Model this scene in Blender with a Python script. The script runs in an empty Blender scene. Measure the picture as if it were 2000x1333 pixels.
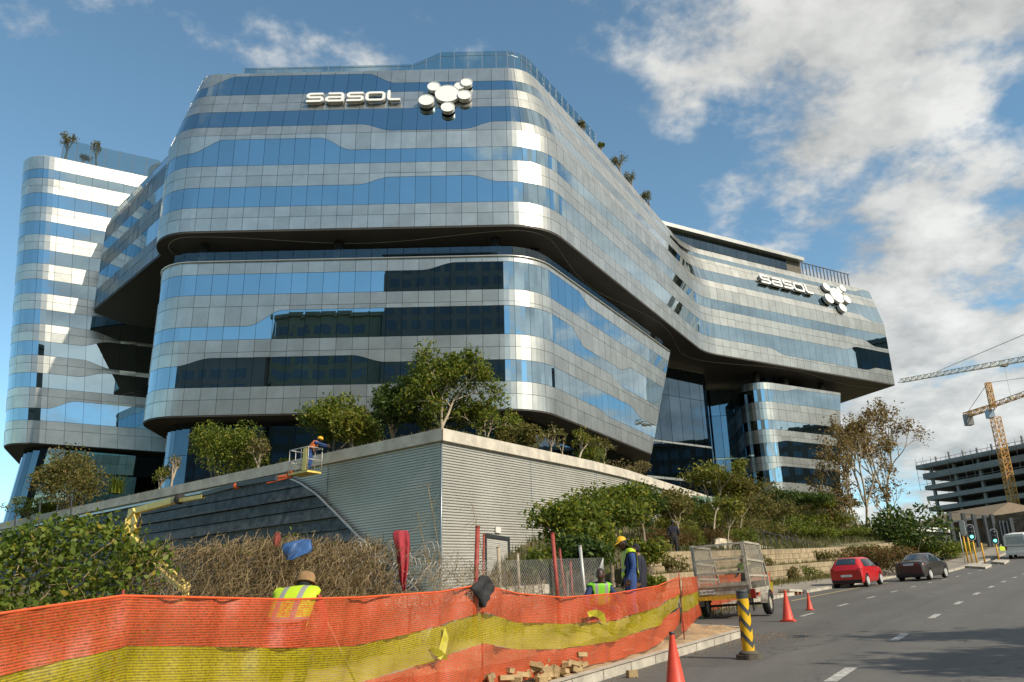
import bpy, bmesh, math, random
import numpy as np
from mathutils import Vector, Matrix
random.seed(7); RNG = np.random.default_rng(7)
SC = bpy.context.scene; COL = SC.collection
rad = math.radians

# ---------------------------------------------------------------- camera (solved from the photograph's vanishing points)
F, H, ROLL, PIT = 1600., 1.6, math.atan(.022), math.atan(545/1600.)
def ray(u, v):
    x = u-1000; y = v-666.5; c, s = math.cos(ROLL), math.sin(ROLL)
    xr = x*c-y*s; up = -(x*s+y*c)
    return np.array([xr, F*math.cos(PIT)-up*math.sin(PIT), F*math.sin(PIT)+up*math.cos(PIT)])
def proj(p):
    X, Y, Z = p[0], p[1], p[2]-H
    fw = Y*math.cos(PIT)+Z*math.sin(PIT); up = -Y*math.sin(PIT)+Z*math.cos(PIT)
    xr = X/fw*F; yr = -up/fw*F; c, s = math.cos(ROLL), math.sin(ROLL)
    return np.array([1000+xr*c+yr*s, 666.5-xr*s+yr*c])
def atY(u, v, Y): r = ray(u, v); return r*(Y/r[1])+[0, 0, H]
def hd(u, v, D): r = ray(u, v); return r*(D/math.hypot(r[0], r[1]))+[0, 0, H]
def vplane(u, v, p0, azd):
    a = rad(azd); n = np.array([math.cos(a), -math.sin(a)]); r = ray(u, v)
    return r*((n@np.array(p0[:2]))/(n@r[:2]))+[0, 0, H]
cam_d = bpy.data.cameras.new('camera'); cam = bpy.data.objects.new('camera', cam_d); COL.objects.link(cam)
cam_d.sensor_width = 36; cam_d.lens = 36*F/2000; cam_d.clip_end = 6000; cam_d.clip_start = .1
r0 = Vector(ray(1001, 666.5)-ray(1000, 666.5)).normalized(); f0 = Vector(ray(1000, 666.5)).normalized(); u0 = r0.cross(f0)
cam.matrix_world = Matrix(((r0.x, u0.x, -f0.x, 0), (r0.y, u0.y, -f0.y, 0), (r0.z, u0.z, -f0.z, H), (0, 0, 0, 1)))
SC.camera = cam

# ---------------------------------------------------------------- sky with clouds, sun, exposure
SUN_AZ, SUN_EL = 48., 37.        # azimuth from the back of the camera towards the right
W = bpy.data.worlds.new('World'); SC.world = W; W.use_nodes = True
nt = W.node_tree; nt.nodes.clear(); N = nt.nodes.new; L = nt.links.new
def math_node(tree, op, a=None, b=None, c=None, clamp=False):
    n = tree.nodes.new('ShaderNodeMath'); n.operation = op; n.use_clamp = clamp
    for i, v in enumerate((a, b, c)):
        if v is None: continue
        if isinstance(v, (int, float)): n.inputs[i].default_value = v
        else: tree.links.new(v, n.inputs[i])
    return n.outputs[0]
sky = N('ShaderNodeTexSky'); sky.sky_type = 'NISHITA'; sky.sun_disc = False
sky.sun_elevation = rad(SUN_EL); sky.sun_rotation = rad(180-SUN_AZ); sky.altitude = 1500; sky.air_density = 1.0; sky.dust_density = .6; sky.ozone_density = 1.6
tc = N('ShaderNodeTexCoord'); sp = N('ShaderNodeSeparateXYZ'); L(tc.outputs['Generated'], sp.inputs[0])
zc = math_node(nt, 'MAXIMUM', sp.outputs[2], 0.0); zd = math_node(nt, 'ADD', zc, .28)
px = math_node(nt, 'DIVIDE', sp.outputs[0], zd); py = math_node(nt, 'DIVIDE', sp.outputs[1], zd)
cb = N('ShaderNodeCombineXYZ'); L(px, cb.inputs[0]); L(py, cb.inputs[1]); cb.inputs[2].default_value = 1.7
def noise(scale, detail, rough, off=(0, 0, 0)):
    m = N('ShaderNodeVectorMath'); m.operation = 'ADD'; L(cb.outputs[0], m.inputs[0]); m.inputs[1].default_value = off
    n = N('ShaderNodeTexNoise'); n.inputs['Scale'].default_value = scale; n.inputs['Detail'].default_value = detail; n.inputs['Roughness'].default_value = rough
    L(m.outputs[0], n.inputs['Vector']); return n.outputs[0]
CLOFF = (8.03, .4, 0)
n1 = noise(2.9, 12, .60, CLOFF); n2 = noise(2.9, 12, .60, (CLOFF[0]+.07, CLOFF[1]-.05, 0)); n3 = noise(.9, 3, .5, (4.3, 1.1, 0))
bias = math_node(nt, 'MULTIPLY_ADD', sp.outputs[0], .60, -.085)                 # the cloud bank lies towards +X
bias = math_node(nt, 'MINIMUM', math_node(nt, 'MAXIMUM', bias, -.125), .115)
cov = math_node(nt, 'ADD', math_node(nt, 'MULTIPLY_ADD', math_node(nt, 'SUBTRACT', n3, .5), .25, n1), bias)
ramp = N('ShaderNodeMapRange'); ramp.interpolation_type = 'SMOOTHSTEP'; L(cov, ramp.inputs[0])
for i, v in ((1, .49), (2, .615), (3, 0.), (4, .88)): ramp.inputs[i].default_value = v
shade = math_node(nt, 'MULTIPLY_ADD', math_node(nt, 'SUBTRACT', n1, n2), 2.0, .80)
shade = math_node(nt, 'MINIMUM', math_node(nt, 'MAXIMUM', shade, .55), 1.1)
ccol = N('ShaderNodeVectorMath'); ccol.operation = 'SCALE'; ccol.inputs[0].default_value = (4.9, 4.85, 4.6); L(shade, ccol.inputs['Scale'])
hs = N('ShaderNodeHueSaturation'); hs.inputs['Saturation'].default_value = .95; hs.inputs['Value'].default_value = 1.1; L(sky.outputs[0], hs.inputs['Color'])
tint = N('ShaderNodeMixRGB'); tint.blend_type = 'MULTIPLY'; tint.inputs[0].default_value = 1; tint.inputs[2].default_value = (.83, 1.04, .95, 1); L(hs.outputs[0], tint.inputs[1])
mix = N('ShaderNodeMixRGB'); L(ramp.outputs[0], mix.inputs[0]); L(tint.outputs[0], mix.inputs[1]); L(ccol.outputs[0], mix.inputs[2])
bg = N('ShaderNodeBackground'); L(mix.outputs[0], bg.inputs[0]); bg.inputs[1].default_value = .125
out = N('ShaderNodeOutputWorld'); L(bg.outputs[0], out.inputs[0])
sd = bpy.data.lights.new('sun', 'SUN'); sd.energy = 3.4; sd.angle = rad(.5); sd.color = (1, .9, .76)
sun = bpy.data.objects.new('sun', sd); COL.objects.link(sun)
SUNV = Vector((math.sin(rad(SUN_AZ))*math.cos(rad(SUN_EL)), -math.cos(rad(SUN_AZ))*math.cos(rad(SUN_EL)), math.sin(rad(SUN_EL))))
sun.rotation_euler = SUNV.to_track_quat('Z', 'Y').to_euler(); sun.location = SUNV*200
SC.view_settings.view_transform = 'Standard'; SC.view_settings.look = 'None'; SC.view_settings.exposure = 0.5; SC.view_settings.gamma = 1
SC.cycles.use_denoising = True; SC.cycles.max_bounces = 8; SC.cycles.transparent_max_bounces = 24
SC.cycles.caustics_reflective = False; SC.cycles.caustics_refractive = False; SC.cycles.sample_clamp_indirect = 6

# ---------------------------------------------------------------- materials
def pm(name, col, rough=.6, metal=0., var=.14, scale=3., bump=0., bscale=30., island=0., spec=.5, trans=0., emit=None, detail=5., col2=None):
    m = bpy.data.materials.new(name); m.use_nodes = True; t = m.node_tree; b = t.nodes['Principled BSDF']
    nn = t.nodes.new; ll = t.links.new
    b.inputs['Roughness'].default_value = rough; b.inputs['Metallic'].default_value = metal; b.inputs['Specular IOR Level'].default_value = spec
    tcx = nn('ShaderNodeTexCoord'); no = nn('ShaderNodeTexNoise'); no.inputs['Scale'].default_value = scale; no.inputs['Detail'].default_value = detail; no.inputs['Roughness'].default_value = .6
    ll(tcx.outputs['Object'], no.inputs['Vector'])
    mx = nn('ShaderNodeMixRGB'); c2 = col2 if col2 else tuple(min(1, c*(1+var)) for c in col)
    mx.inputs[1].default_value = (*[c*(1-var) for c in col], 1); mx.inputs[2].default_value = (*c2, 1)
    mr = nn('ShaderNodeMapRange'); mr.inputs[1].default_value = .32; mr.inputs[2].default_value = .68; ll(no.outputs[0], mr.inputs[0]); ll(mr.outputs[0], mx.inputs[0])
    o = mx.outputs[0]
    if island:
        g = nn('ShaderNodeNewGeometry'); oi = nn('ShaderNodeObjectInfo')
        f = math_node(t, 'FRACT', math_node(t, 'ADD', g.outputs['Random Per Island'], oi.outputs['Random']))
        k = math_node(t, 'MULTIPLY_ADD', f, 2*island, 1-island)
        sc_ = nn('ShaderNodeVectorMath'); sc_.operation = 'SCALE'; ll(o, sc_.inputs[0]); ll(k, sc_.inputs['Scale']); o = sc_.outputs[0]
    ll(o, b.inputs['Base Color'])
    if bump:
        n2_ = nn('ShaderNodeTexNoise'); n2_.inputs['Scale'].default_value = bscale; n2_.inputs['Detail'].default_value = 4; ll(tcx.outputs['Object'], n2_.inputs['Vector'])
        bp = nn('ShaderNodeBump'); bp.inputs['Strength'].default_value = bump; bp.inputs['Distance'].default_value = .03; ll(n2_.outputs[0], bp.inputs['Height']); ll(bp.outputs[0], b.inputs['Normal'])
    if emit: b.inputs['Emission Color'].default_value = (*emit[0], 1); b.inputs['Emission Strength'].default_value = emit[1]
    return m
def leafmat(name, stops, trans=.45):
    m = bpy.data.materials.new(name); m.use_nodes = True; t = m.node_tree; t.nodes.clear(); nn = t.nodes.new; ll = t.links.new
    g = nn('ShaderNodeNewGeometry'); cr = nn('ShaderNodeValToRGB'); e = cr.color_ramp.elements
    while len(e) < len(stops): e.new(.5)
    for i, (p, c) in enumerate(stops): e[i].position = p; e[i].color = (*c, 1)
    ll(g.outputs['Random Per Island'], cr.inputs[0])
    d = nn('ShaderNodeBsdfPrincipled'); d.inputs['Roughness'].default_value = .55; d.inputs['Specular IOR Level'].default_value = .35; ll(cr.outputs[0], d.inputs['Base Color'])
    tr = nn('ShaderNodeBsdfTranslucent'); ll(cr.outputs[0], tr.inputs[0]); mx = nn('ShaderNodeMixShader'); mx.inputs[0].default_value = trans
    ll(d.outputs[0], mx.inputs[1]); ll(tr.outputs[0], mx.inputs[2]); o = nn('ShaderNodeOutputMaterial'); ll(mx.outputs[0], o.inputs[0]); return m
def glassmat(name, tint, keep=.5, rough=.02):
    """thin clear sheet: part mirror, part see-through"""
    m = bpy.data.materials.new(name); m.use_nodes = True; t = m.node_tree; t.nodes.clear(); nn = t.nodes.new; ll = t.links.new
    a = nn('ShaderNodeBsdfTransparent'); a.inputs[0].default_value = (*tint, 1); b = nn('ShaderNodeBsdfGlossy'); b.inputs[0].default_value = (.8, .9, .95, 1); b.inputs['Roughness'].default_value = rough
    mx = nn('ShaderNodeMixShader'); mx.inputs[0].default_value = keep; ll(a.outputs[0], mx.inputs[1]); ll(b.outputs[0], mx.inputs[2])
    o = nn('ShaderNodeOutputMaterial'); ll(mx.outputs[0], o.inputs[0]); return m
M = {}
M['panel'] = pm('brushed_metal', (.53, .53, .48), .31, .85, .10, .8, island=.10)
M['panelc'] = pm('brushed_metal_plain', (.56, .55, .50), .36, .8, .10, .8, island=.04)
M['glass'] = pm('mirror_glass', (.40, .52, .57), .012, 1, .04, .3, island=.05)
M['dglass'] = pm('dark_glass', (.12, .17, .21), .02, 1, .1, .3, island=.12)
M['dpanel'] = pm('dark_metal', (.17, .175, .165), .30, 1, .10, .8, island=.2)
M['core'] = pm('joint_backing', (.12, .105, .08), .8)
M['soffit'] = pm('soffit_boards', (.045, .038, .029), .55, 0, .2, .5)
M['roof'] = pm('roof_grey', (.4, .4, .38), .8)
M['signw'] = pm('sign_white', (.80, .79, .74), .4, 0, .03)
M['signs'] = pm('sign_return', (.66, .65, .60), .45, 0, .05)
M['clear'] = glassmat('clear_glass', (.70, .78, .78), .07)
M['steel'] = pm('steel_grey', (.32, .33, .33), .4, .7)
M['darksteel'] = pm('dark_steel', (.05, .055, .06), .5, .3)
M['conc'] = pm('concrete', (.56, .51, .42), .85, 0, .22, 1.5, .25, 25)
M['kerb'] = pm('kerb_concrete', (.46, .42, .34), .9, 0, .3, 2.5, .4, 30)
M['corr'] = pm('corrugated_grey', (.50, .49, .44), .45, .12, .10, .4)
M['slate'] = pm('slate_cladding', (.035, .04, .045), .6, 0, .75, 2.6, .9, 5, col2=(.095, .105, .11))
M['trim'] = pm('metal_trim', (.30, .33, .35), .35, .6)
def asphalt_mat():
    m = bpy.data.materials.new('asphalt'); m.use_nodes = True; t = m.node_tree; b = t.nodes['Principled BSDF']; nn = t.nodes.new; ll = t.links.new; b.inputs['Roughness'].default_value = .82
    uv = nn('ShaderNodeUVMap'); uv.uv_map = 'road'; mp = nn('ShaderNodeMapping'); ll(uv.outputs[0], mp.inputs[0]); mp.inputs['Scale'].default_value = (.25, 1, 1)
    def nz(vec, sc, de, ro=.6): n = nn('ShaderNodeTexNoise'); n.inputs['Scale'].default_value = sc; n.inputs['Detail'].default_value = de; n.inputs['Roughness'].default_value = ro; ll(vec, n.inputs['Vector']); return n.outputs[0]
    broad = nz(mp.outputs[0], .9, 5); streak = nz(mp.outputs[0], 5, 4); grit = nz(uv.outputs[0], 45, 3, .7); grit2 = nz(uv.outputs[0], 14, 4, .7)
    sx = nn('ShaderNodeSeparateXYZ'); ll(uv.outputs[0], sx.inputs[0]); tr = math_node(t, 'SINE', math_node(t, 'MULTIPLY', sx.outputs[1], 3.6))
    v = math_node(t, 'MULTIPLY_ADD', math_node(t, 'SUBTRACT', broad, .5), .55, 1.0); v = math_node(t, 'MULTIPLY_ADD', math_node(t, 'SUBTRACT', streak, .5), .35, v); v = math_node(t, 'MULTIPLY_ADD', math_node(t, 'SUBTRACT', grit, .5), .7, v); v = math_node(t, 'MULTIPLY_ADD', math_node(t, 'SUBTRACT', grit2, .5), .4, v); v = math_node(t, 'MULTIPLY_ADD', tr, -.05, v)
    vo = nn('ShaderNodeTexVoronoi'); vo.feature = 'DISTANCE_TO_EDGE'; vo.inputs['Scale'].default_value = .42; wv = nn('ShaderNodeVectorMath'); wv.operation = 'ADD'; nc = nn('ShaderNodeTexNoise'); nc.inputs['Scale'].default_value = 1.6; nc.inputs['Detail'].default_value = 5; ll(uv.outputs[0], nc.inputs['Vector']); sc_ = nn('ShaderNodeVectorMath'); sc_.operation = 'SCALE'; ll(nc.outputs['Color'], sc_.inputs[0]); sc_.inputs['Scale'].default_value = 1.3; ll(uv.outputs[0], wv.inputs[0]); ll(sc_.outputs[0], wv.inputs[1]); ll(wv.outputs[0], vo.inputs['Vector'])
    crack = math_node(t, 'MULTIPLY', math_node(t, 'LESS_THAN', vo.outputs['Distance'], .009), math_node(t, 'GREATER_THAN', broad, .53)); v = math_node(t, 'MULTIPLY_ADD', crack, -.45, v)
    vc = nn('ShaderNodeTexVoronoi'); vc.inputs['Scale'].default_value = .16; vc.distance = 'CHEBYCHEV'; ll(mp.outputs[0], vc.inputs['Vector']); sp2 = nn('ShaderNodeSeparateColor'); ll(vc.outputs['Color'], sp2.inputs[0]); v = math_node(t, 'MULTIPLY_ADD', math_node(t, 'GREATER_THAN', sp2.outputs[0], .82), -.14, v)
    base = nn('ShaderNodeVectorMath'); base.operation = 'SCALE'; base.inputs[0].default_value = (.118, .111, .099); ll(v, base.inputs['Scale']); ll(base.outputs[0], b.inputs['Base Color'])
    bp = nn('ShaderNodeBump'); bp.inputs['Strength'].default_value = .4; bp.inputs['Distance'].default_value = .01; ll(grit, bp.inputs['Height']); ll(bp.outputs[0], b.inputs['Normal']); return m
M['asphalt'] = asphalt_mat()
M['paint'] = pm('road_paint', (.36, .345, .31), .75, 0, .35, 11, col2=(.60, .58, .52), detail=8)
M['ypaint'] = pm('yellow_paint', (.48, .38, .16), .7, 0, .3, 3)
M['crumb'] = pm('soil_crumb', (.20, .14, .085), .95, 0, .35, 9)
M['soil'] = pm('soil', (.38, .26, .14), .95, 0, .35, 2.2, .8, 14)
M['pave'] = pm('pavement', (.25, .22, .18), .9, 0, .2, 1.2, .3, 40)
M['ground'] = pm('bank_ground', (.105, .105, .045), .95, 0, .5, .5, .6, 8, col2=(.20, .16, .085))
M['bark'] = pm('bark', (.25, .20, .145), .9, 0, .3, 3, .5, 20)
M['palebark'] = pm('pale_bark', (.42, .35, .25), .9, 0, .25, 3, .4, 20)
M['twig'] = pm('dry_twig', (.25, .18, .085), .9, 0, .35, 4, col2=(.36, .27, .14))
M['rubber'] = pm('tyre_rubber', (.018, .018, .018), .8)
M['black'] = pm('black_cloth', (.014, .015, .016), .85, 0, .3, 8)
M['skin'] = pm('skin_dark', (.055, .028, .017), .5, 0, .15, 12)
M['skin2'] = pm('skin_brown', (.23, .115, .065), .5, 0, .15, 12)
M['white'] = pm('white_paint', (.72, .71, .66), .4, 0, .06)
M['rust'] = pm('rusty_white', (.36, .30, .22), .6, 0, .3, 9, col2=(.52, .49, .41))
G1 = leafmat('leaf_green', [(0, (.06, .10, .012)), (.5, (.15, .20, .022)), (.85, (.24, .26, .03)), (1, (.34, .28, .04))])
G2 = leafmat('leaf_dark', [(0, (.03, .06, .012)), (.6, (.07, .12, .02)), (1, (.14, .18, .028))])
G3 = leafmat('leaf_yellowish', [(0, (.11, .15, .02)), (.5, (.20, .22, .03)), (1, (.32, .26, .045))])
G4 = leafmat('leaf_brown', [(0, (.17, .105, .035)), (.6, (.27, .18, .06)), (1, (.30, .25, .08))])
G5 = leafmat('leaf_olive', [(0, (.09, .11, .022)), (.5, (.17, .165, .04)), (1, (.27, .19, .06))])
G6 = leafmat('straw', [(0, (.19, .14, .05)), (.6, (.27, .20, .085)), (1, (.14, .15, .04))])
G7 = leafmat('reddish_shrub', [(0, (.13, .09, .025)), (.5, (.20, .10, .035)), (1, (.10, .12, .025))])

# ---------------------------------------------------------------- mesh helpers
def rootloc(p):
    while p.parent: p = p.parent
    return np.array(p.location)
class MB:
    def __init__(s): s.v = []; s.f = []; s.m = []; s.sm = []
    def add(s, vs, fs, m=0, smooth=False):
        o = len(s.v); s.v.extend([tuple(map(float, x)) for x in vs])
        for f in fs: s.f.append(tuple(i+o for i in f)); s.m.append(m); s.sm.append(smooth)
        return s
    def box(s, x0, x1, y0, y1, z0, z1, m=0, T=None):
        vs = [(x, y, z) for z in (z0, z1) for y in (y0, y1) for x in (x0, x1)]
        if T is not None: vs = [T@Vector(v) for v in vs]
        return s.add(vs, [(0, 2, 3, 1), (4, 5, 7, 6), (0, 1, 5, 4), (2, 6, 7, 3), (0, 4, 6, 2), (1, 3, 7, 5)], m)
    def bar(s, p, q, w, h=None, up=(0, 0, 1), m=0):
        p = Vector(p); q = Vector(q); h = h or w; d = (q-p).normalized(); U = Vector(up)
        if abs(d.dot(U)) > .98: U = Vector((1, 0, 0))
        r = d.cross(U).normalized(); U = r.cross(d)
        c = [r*(a*w/2)+U*(b*h/2) for a, b in ((-1, -1), (1, -1), (1, 1), (-1, 1))]
        return s.add([p+x for x in c]+[q+x for x in c], [(3, 2, 1, 0), (4, 5, 6, 7), (0, 1, 5, 4), (1, 2, 6, 5), (2, 3, 7, 6), (3, 0, 4, 7)], m)
    def tube(s, pts, r, n=6, m=0, cap=True, smooth=True):
        pts = [Vector(p) for p in pts]; k = len(pts); rr = r if hasattr(r, '__len__') else [r]*k
        vs = []; prev = None
        for i, p in enumerate(pts):
            d = (pts[min(i+1, k-1)]-pts[max(i-1, 0)])
            d = d.normalized() if d.length > 1e-9 else Vector((0, 0, 1))
            if prev is None: a = d.orthogonal().normalized()
            else:
                a = prev-d*prev.dot(d); a = a.normalized() if a.length > 1e-6 else d.orthogonal().normalized()
            prev = a; b = d.cross(a)
            for j in range(n): t = 2*math.pi*j/n; vs.append(p+(a*math.cos(t)+b*math.sin(t))*rr[i])
        fs = [(i*n+j, i*n+(j+1) % n, (i+1)*n+(j+1) % n, (i+1)*n+j) for i in range(k-1) for j in range(n)]
        s.add(vs, fs, m, smooth)
        if cap:
            o = len(s.v)-len(vs); s.f.append(tuple(o+j for j in range(n))[::-1]); s.m.append(m); s.sm.append(False)
            s.f.append(tuple(o+(k-1)*n+j for j in range(n))); s.m.append(m); s.sm.append(False)
        return s
    def lathe(s, prof, n=16, T=None, m=0, smooth=True, caps=True):
        T = T or Matrix(); vs = []
        for r, z in prof:
            for j in range(n): t = 2*math.pi*j/n; vs.append(T@Vector((r*math.cos(t), r*math.sin(t), z)))
        k = len(prof); fs = [(i*n+j, i*n+(j+1) % n, (i+1)*n+(j+1) % n, (i+1)*n+j) for i in range(k-1) for j in range(n)]
        s.add(vs, fs, m, smooth); o = len(s.v)-len(vs)
        if not caps: return s
        if prof[0][0] > 1e-6: s.f.append(tuple(o+j for j in range(n))[::-1]); s.m.append(m); s.sm.append(False)
        if prof[-1][0] > 1e-6: s.f.append(tuple(o+(k-1)*n+j for j in range(n))); s.m.append(m); s.sm.append(False)
        return s
    def prism(s, poly, T, d0, d1, m=0):
        """poly 2D (x,y) extruded along local z from d0 to d1"""
        n = len(poly); vs = [T@Vector((x, y, d0)) for x, y in poly]+[T@Vector((x, y, d1)) for x, y in poly]
        return s.add(vs, [tuple(range(n))[::-1], tuple(range(n, 2*n))]+[(i, (i+1) % n, n+(i+1) % n, n+i) for i in range(n)], m)
    def build(s, name, mats, parent=None, kind=None, label=None, fix=False):
        me = bpy.data.meshes.new(name)
        vs = np.array(s.v, dtype=float).reshape(-1, 3)
        if parent is not None: vs = vs-rootloc(parent)
        me.from_pydata(vs.tolist(), [], s.f)
        mats = mats if isinstance(mats, (list, tuple)) else [mats]
        for x in mats: me.materials.append(x)
        if len(mats) > 1: me.polygons.foreach_set('material_index', s.m)
        if any(s.sm): me.polygons.foreach_set('use_smooth', s.sm)
        if fix:
            bm = bmesh.new(); bm.from_mesh(me); bmesh.ops.recalc_face_normals(bm, faces=bm.faces); bm.to_mesh(me); bm.free()
        o = bpy.data.objects.new(name, me); COL.objects.link(o)
        if parent is not None: o.parent = parent
        if kind: o['kind'] = kind
        if label: o['label'] = label
        return o
def thing(name, label, cat, loc=(0, 0, 0), rz=0, group=None):
    o = bpy.data.objects.new(name, None); COL.objects.link(o); o.location = tuple(map(float, loc)); o.rotation_euler = (0, 0, rz)
    o['label'] = label; o['category'] = cat
    if group: o['group'] = group
    return o
def tag(o, label, cat, group=None):
    o['label'] = label; o['category'] = cat
    if group: o['group'] = group
    return o
def struct(o, label=None):
    o['kind'] = 'structure'
    if label: o['label'] = label
    return o
def copy_tree(o, parent=None):
    c = o.copy(); COL.objects.link(c); c.parent = parent
    for ch in list(o.children): copy_tree(ch, c)
    return c
def npmesh(name, V, Fc, mat, parent=None, kind=None):
    """fast mesh: V (n,3), Fc (m,k)"""
    V = np.asarray(V, dtype=np.float32)
    if parent is not None: V = V-rootloc(parent).astype(np.float32)
    me = bpy.data.meshes.new(name); k = Fc.shape[1]; m = len(Fc)
    me.vertices.add(len(V)); me.vertices.foreach_set('co', V.ravel()); me.loops.add(m*k); me.loops.foreach_set('vertex_index', Fc.ravel().astype(np.int32))
    me.polygons.add(m); me.polygons.foreach_set('loop_start', np.arange(0, m*k, k, dtype=np.int32)); me.polygons.foreach_set('loop_total', np.full(m, k, dtype=np.int32))
    me.update(calc_edges=True); me.materials.append(mat)
    o = bpy.data.objects.new(name, me); COL.objects.link(o)
    if parent is not None: o.parent = parent
    if kind: o['kind'] = kind
    return o
# ---------------------------------------------------------------- the road's own frame: s along, t across (left negative), gently curving right, rising 6 %
RA = rad(30.6)
def rz_(s):
    if s > 125: return rz_(125)+.05*(min(s, 190)-125)
    return .061*s+.0006*max(0, s-55)**2
def R2(s, t):
    t = t+.0008*max(0, s)**2
    return (s*math.sin(RA)+t*math.cos(RA), s*math.cos(RA)-t*math.sin(RA))
def inv(x, y):
    s = x*math.sin(RA)+y*math.cos(RA); t = x*math.cos(RA)-y*math.sin(RA)
    return s, t-.0008*max(0, s)**2
def raz(s): return RA+math.atan(.0016*max(0, s))
def smooth(a, b, x): x = min(1, max(0, (x-a)/(b-a))); return x*x*(3-2*x)
def kerb_t(s):      # edge of the left kerb: the near build-out, then the parking bay, then the far kerb
    return -5.75-4.3*smooth(19.2, 22.5, s)+2.2*smooth(60, 66, s)
def gz(x, y):
    s, t = inv(x, y); z = rz_(s); k = kerb_t(s)
    if t > k: return z
    z += .13; d = k-t
    z += .26*smooth(.9, 2.6, d)+.9*smooth(2.5, 14, d)*smooth(-10, 20, s)
    # planted terraces behind the block walls on the right
    w = smooth(29.5, 31, s)*(1-smooth(88, 96, s))
    z += w*(.75*smooth(-12.85, -12.95, t)+.95*smooth(-13.75, -13.85, t)*smooth(30, 34, s)+1.9*smooth(-14, -25, t)*smooth(31, 42, s))
    z -= 2.6*smooth(-21, -31, t)*(1-smooth(40, 60, s))*(1-w)
    return z
def onroad(u, v, dz=0.):
    lo, hi = 2., 400.
    for _ in range(50):
        mid = (lo+hi)/2; p = hd(u, v, mid)
        if p[2] > rz_(inv(p[0], p[1])[0])+dz: lo = mid
        else: hi = mid
    return hd(u, v, lo)
def on_t(u, v, t0):
    lo, hi = 3., 300.
    for _ in range(50):
        mid = (lo+hi)/2; p = hd(u, v, mid)
        if inv(p[0], p[1])[1] > t0: lo = mid
        else: hi = mid
    return hd(u, v, lo)
# ================================================================ office buildings
class Path:
    def __init__(s, corners, radii, n=10):
        P = [np.array(c, float) for c in corners]; pts = [P[0]]
        for i in range(1, len(P)-1):
            d0 = (P[i]-P[i-1]); d0 /= np.linalg.norm(d0); d1 = (P[i+1]-P[i]); d1 /= np.linalg.norm(d1)
            ang = math.acos(np.clip(d0@d1, -1, 1)); r = radii[i-1]; tl = r*math.tan(ang/2)
            a = P[i]-d0*tl; sg = np.sign(d0[0]*d1[1]-d0[1]*d1[0]); c = a+sg*r*np.array([-d0[1], d0[0]])
            for k in range(n+1):
                th = sg*ang*k/n; w = a-c; pts.append(c+np.array([w[0]*math.cos(th)-w[1]*math.sin(th), w[0]*math.sin(th)+w[1]*math.cos(th)]))
        pts.append(P[-1]); s.p = np.array(pts); s.c = np.concatenate([[0], np.cumsum(np.linalg.norm(np.diff(s.p, axis=0), axis=1))]); s.len = s.c[-1]
    def pos(s, t): return np.array([np.interp(t, s.c, s.p[:, 0]), np.interp(t, s.c, s.p[:, 1])])
    def nrm(s, t):
        d = s.pos(min(t+.15, s.len))-s.pos(max(t-.15, 0)); d /= np.linalg.norm(d); return np.array([d[1], -d[0]])
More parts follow.
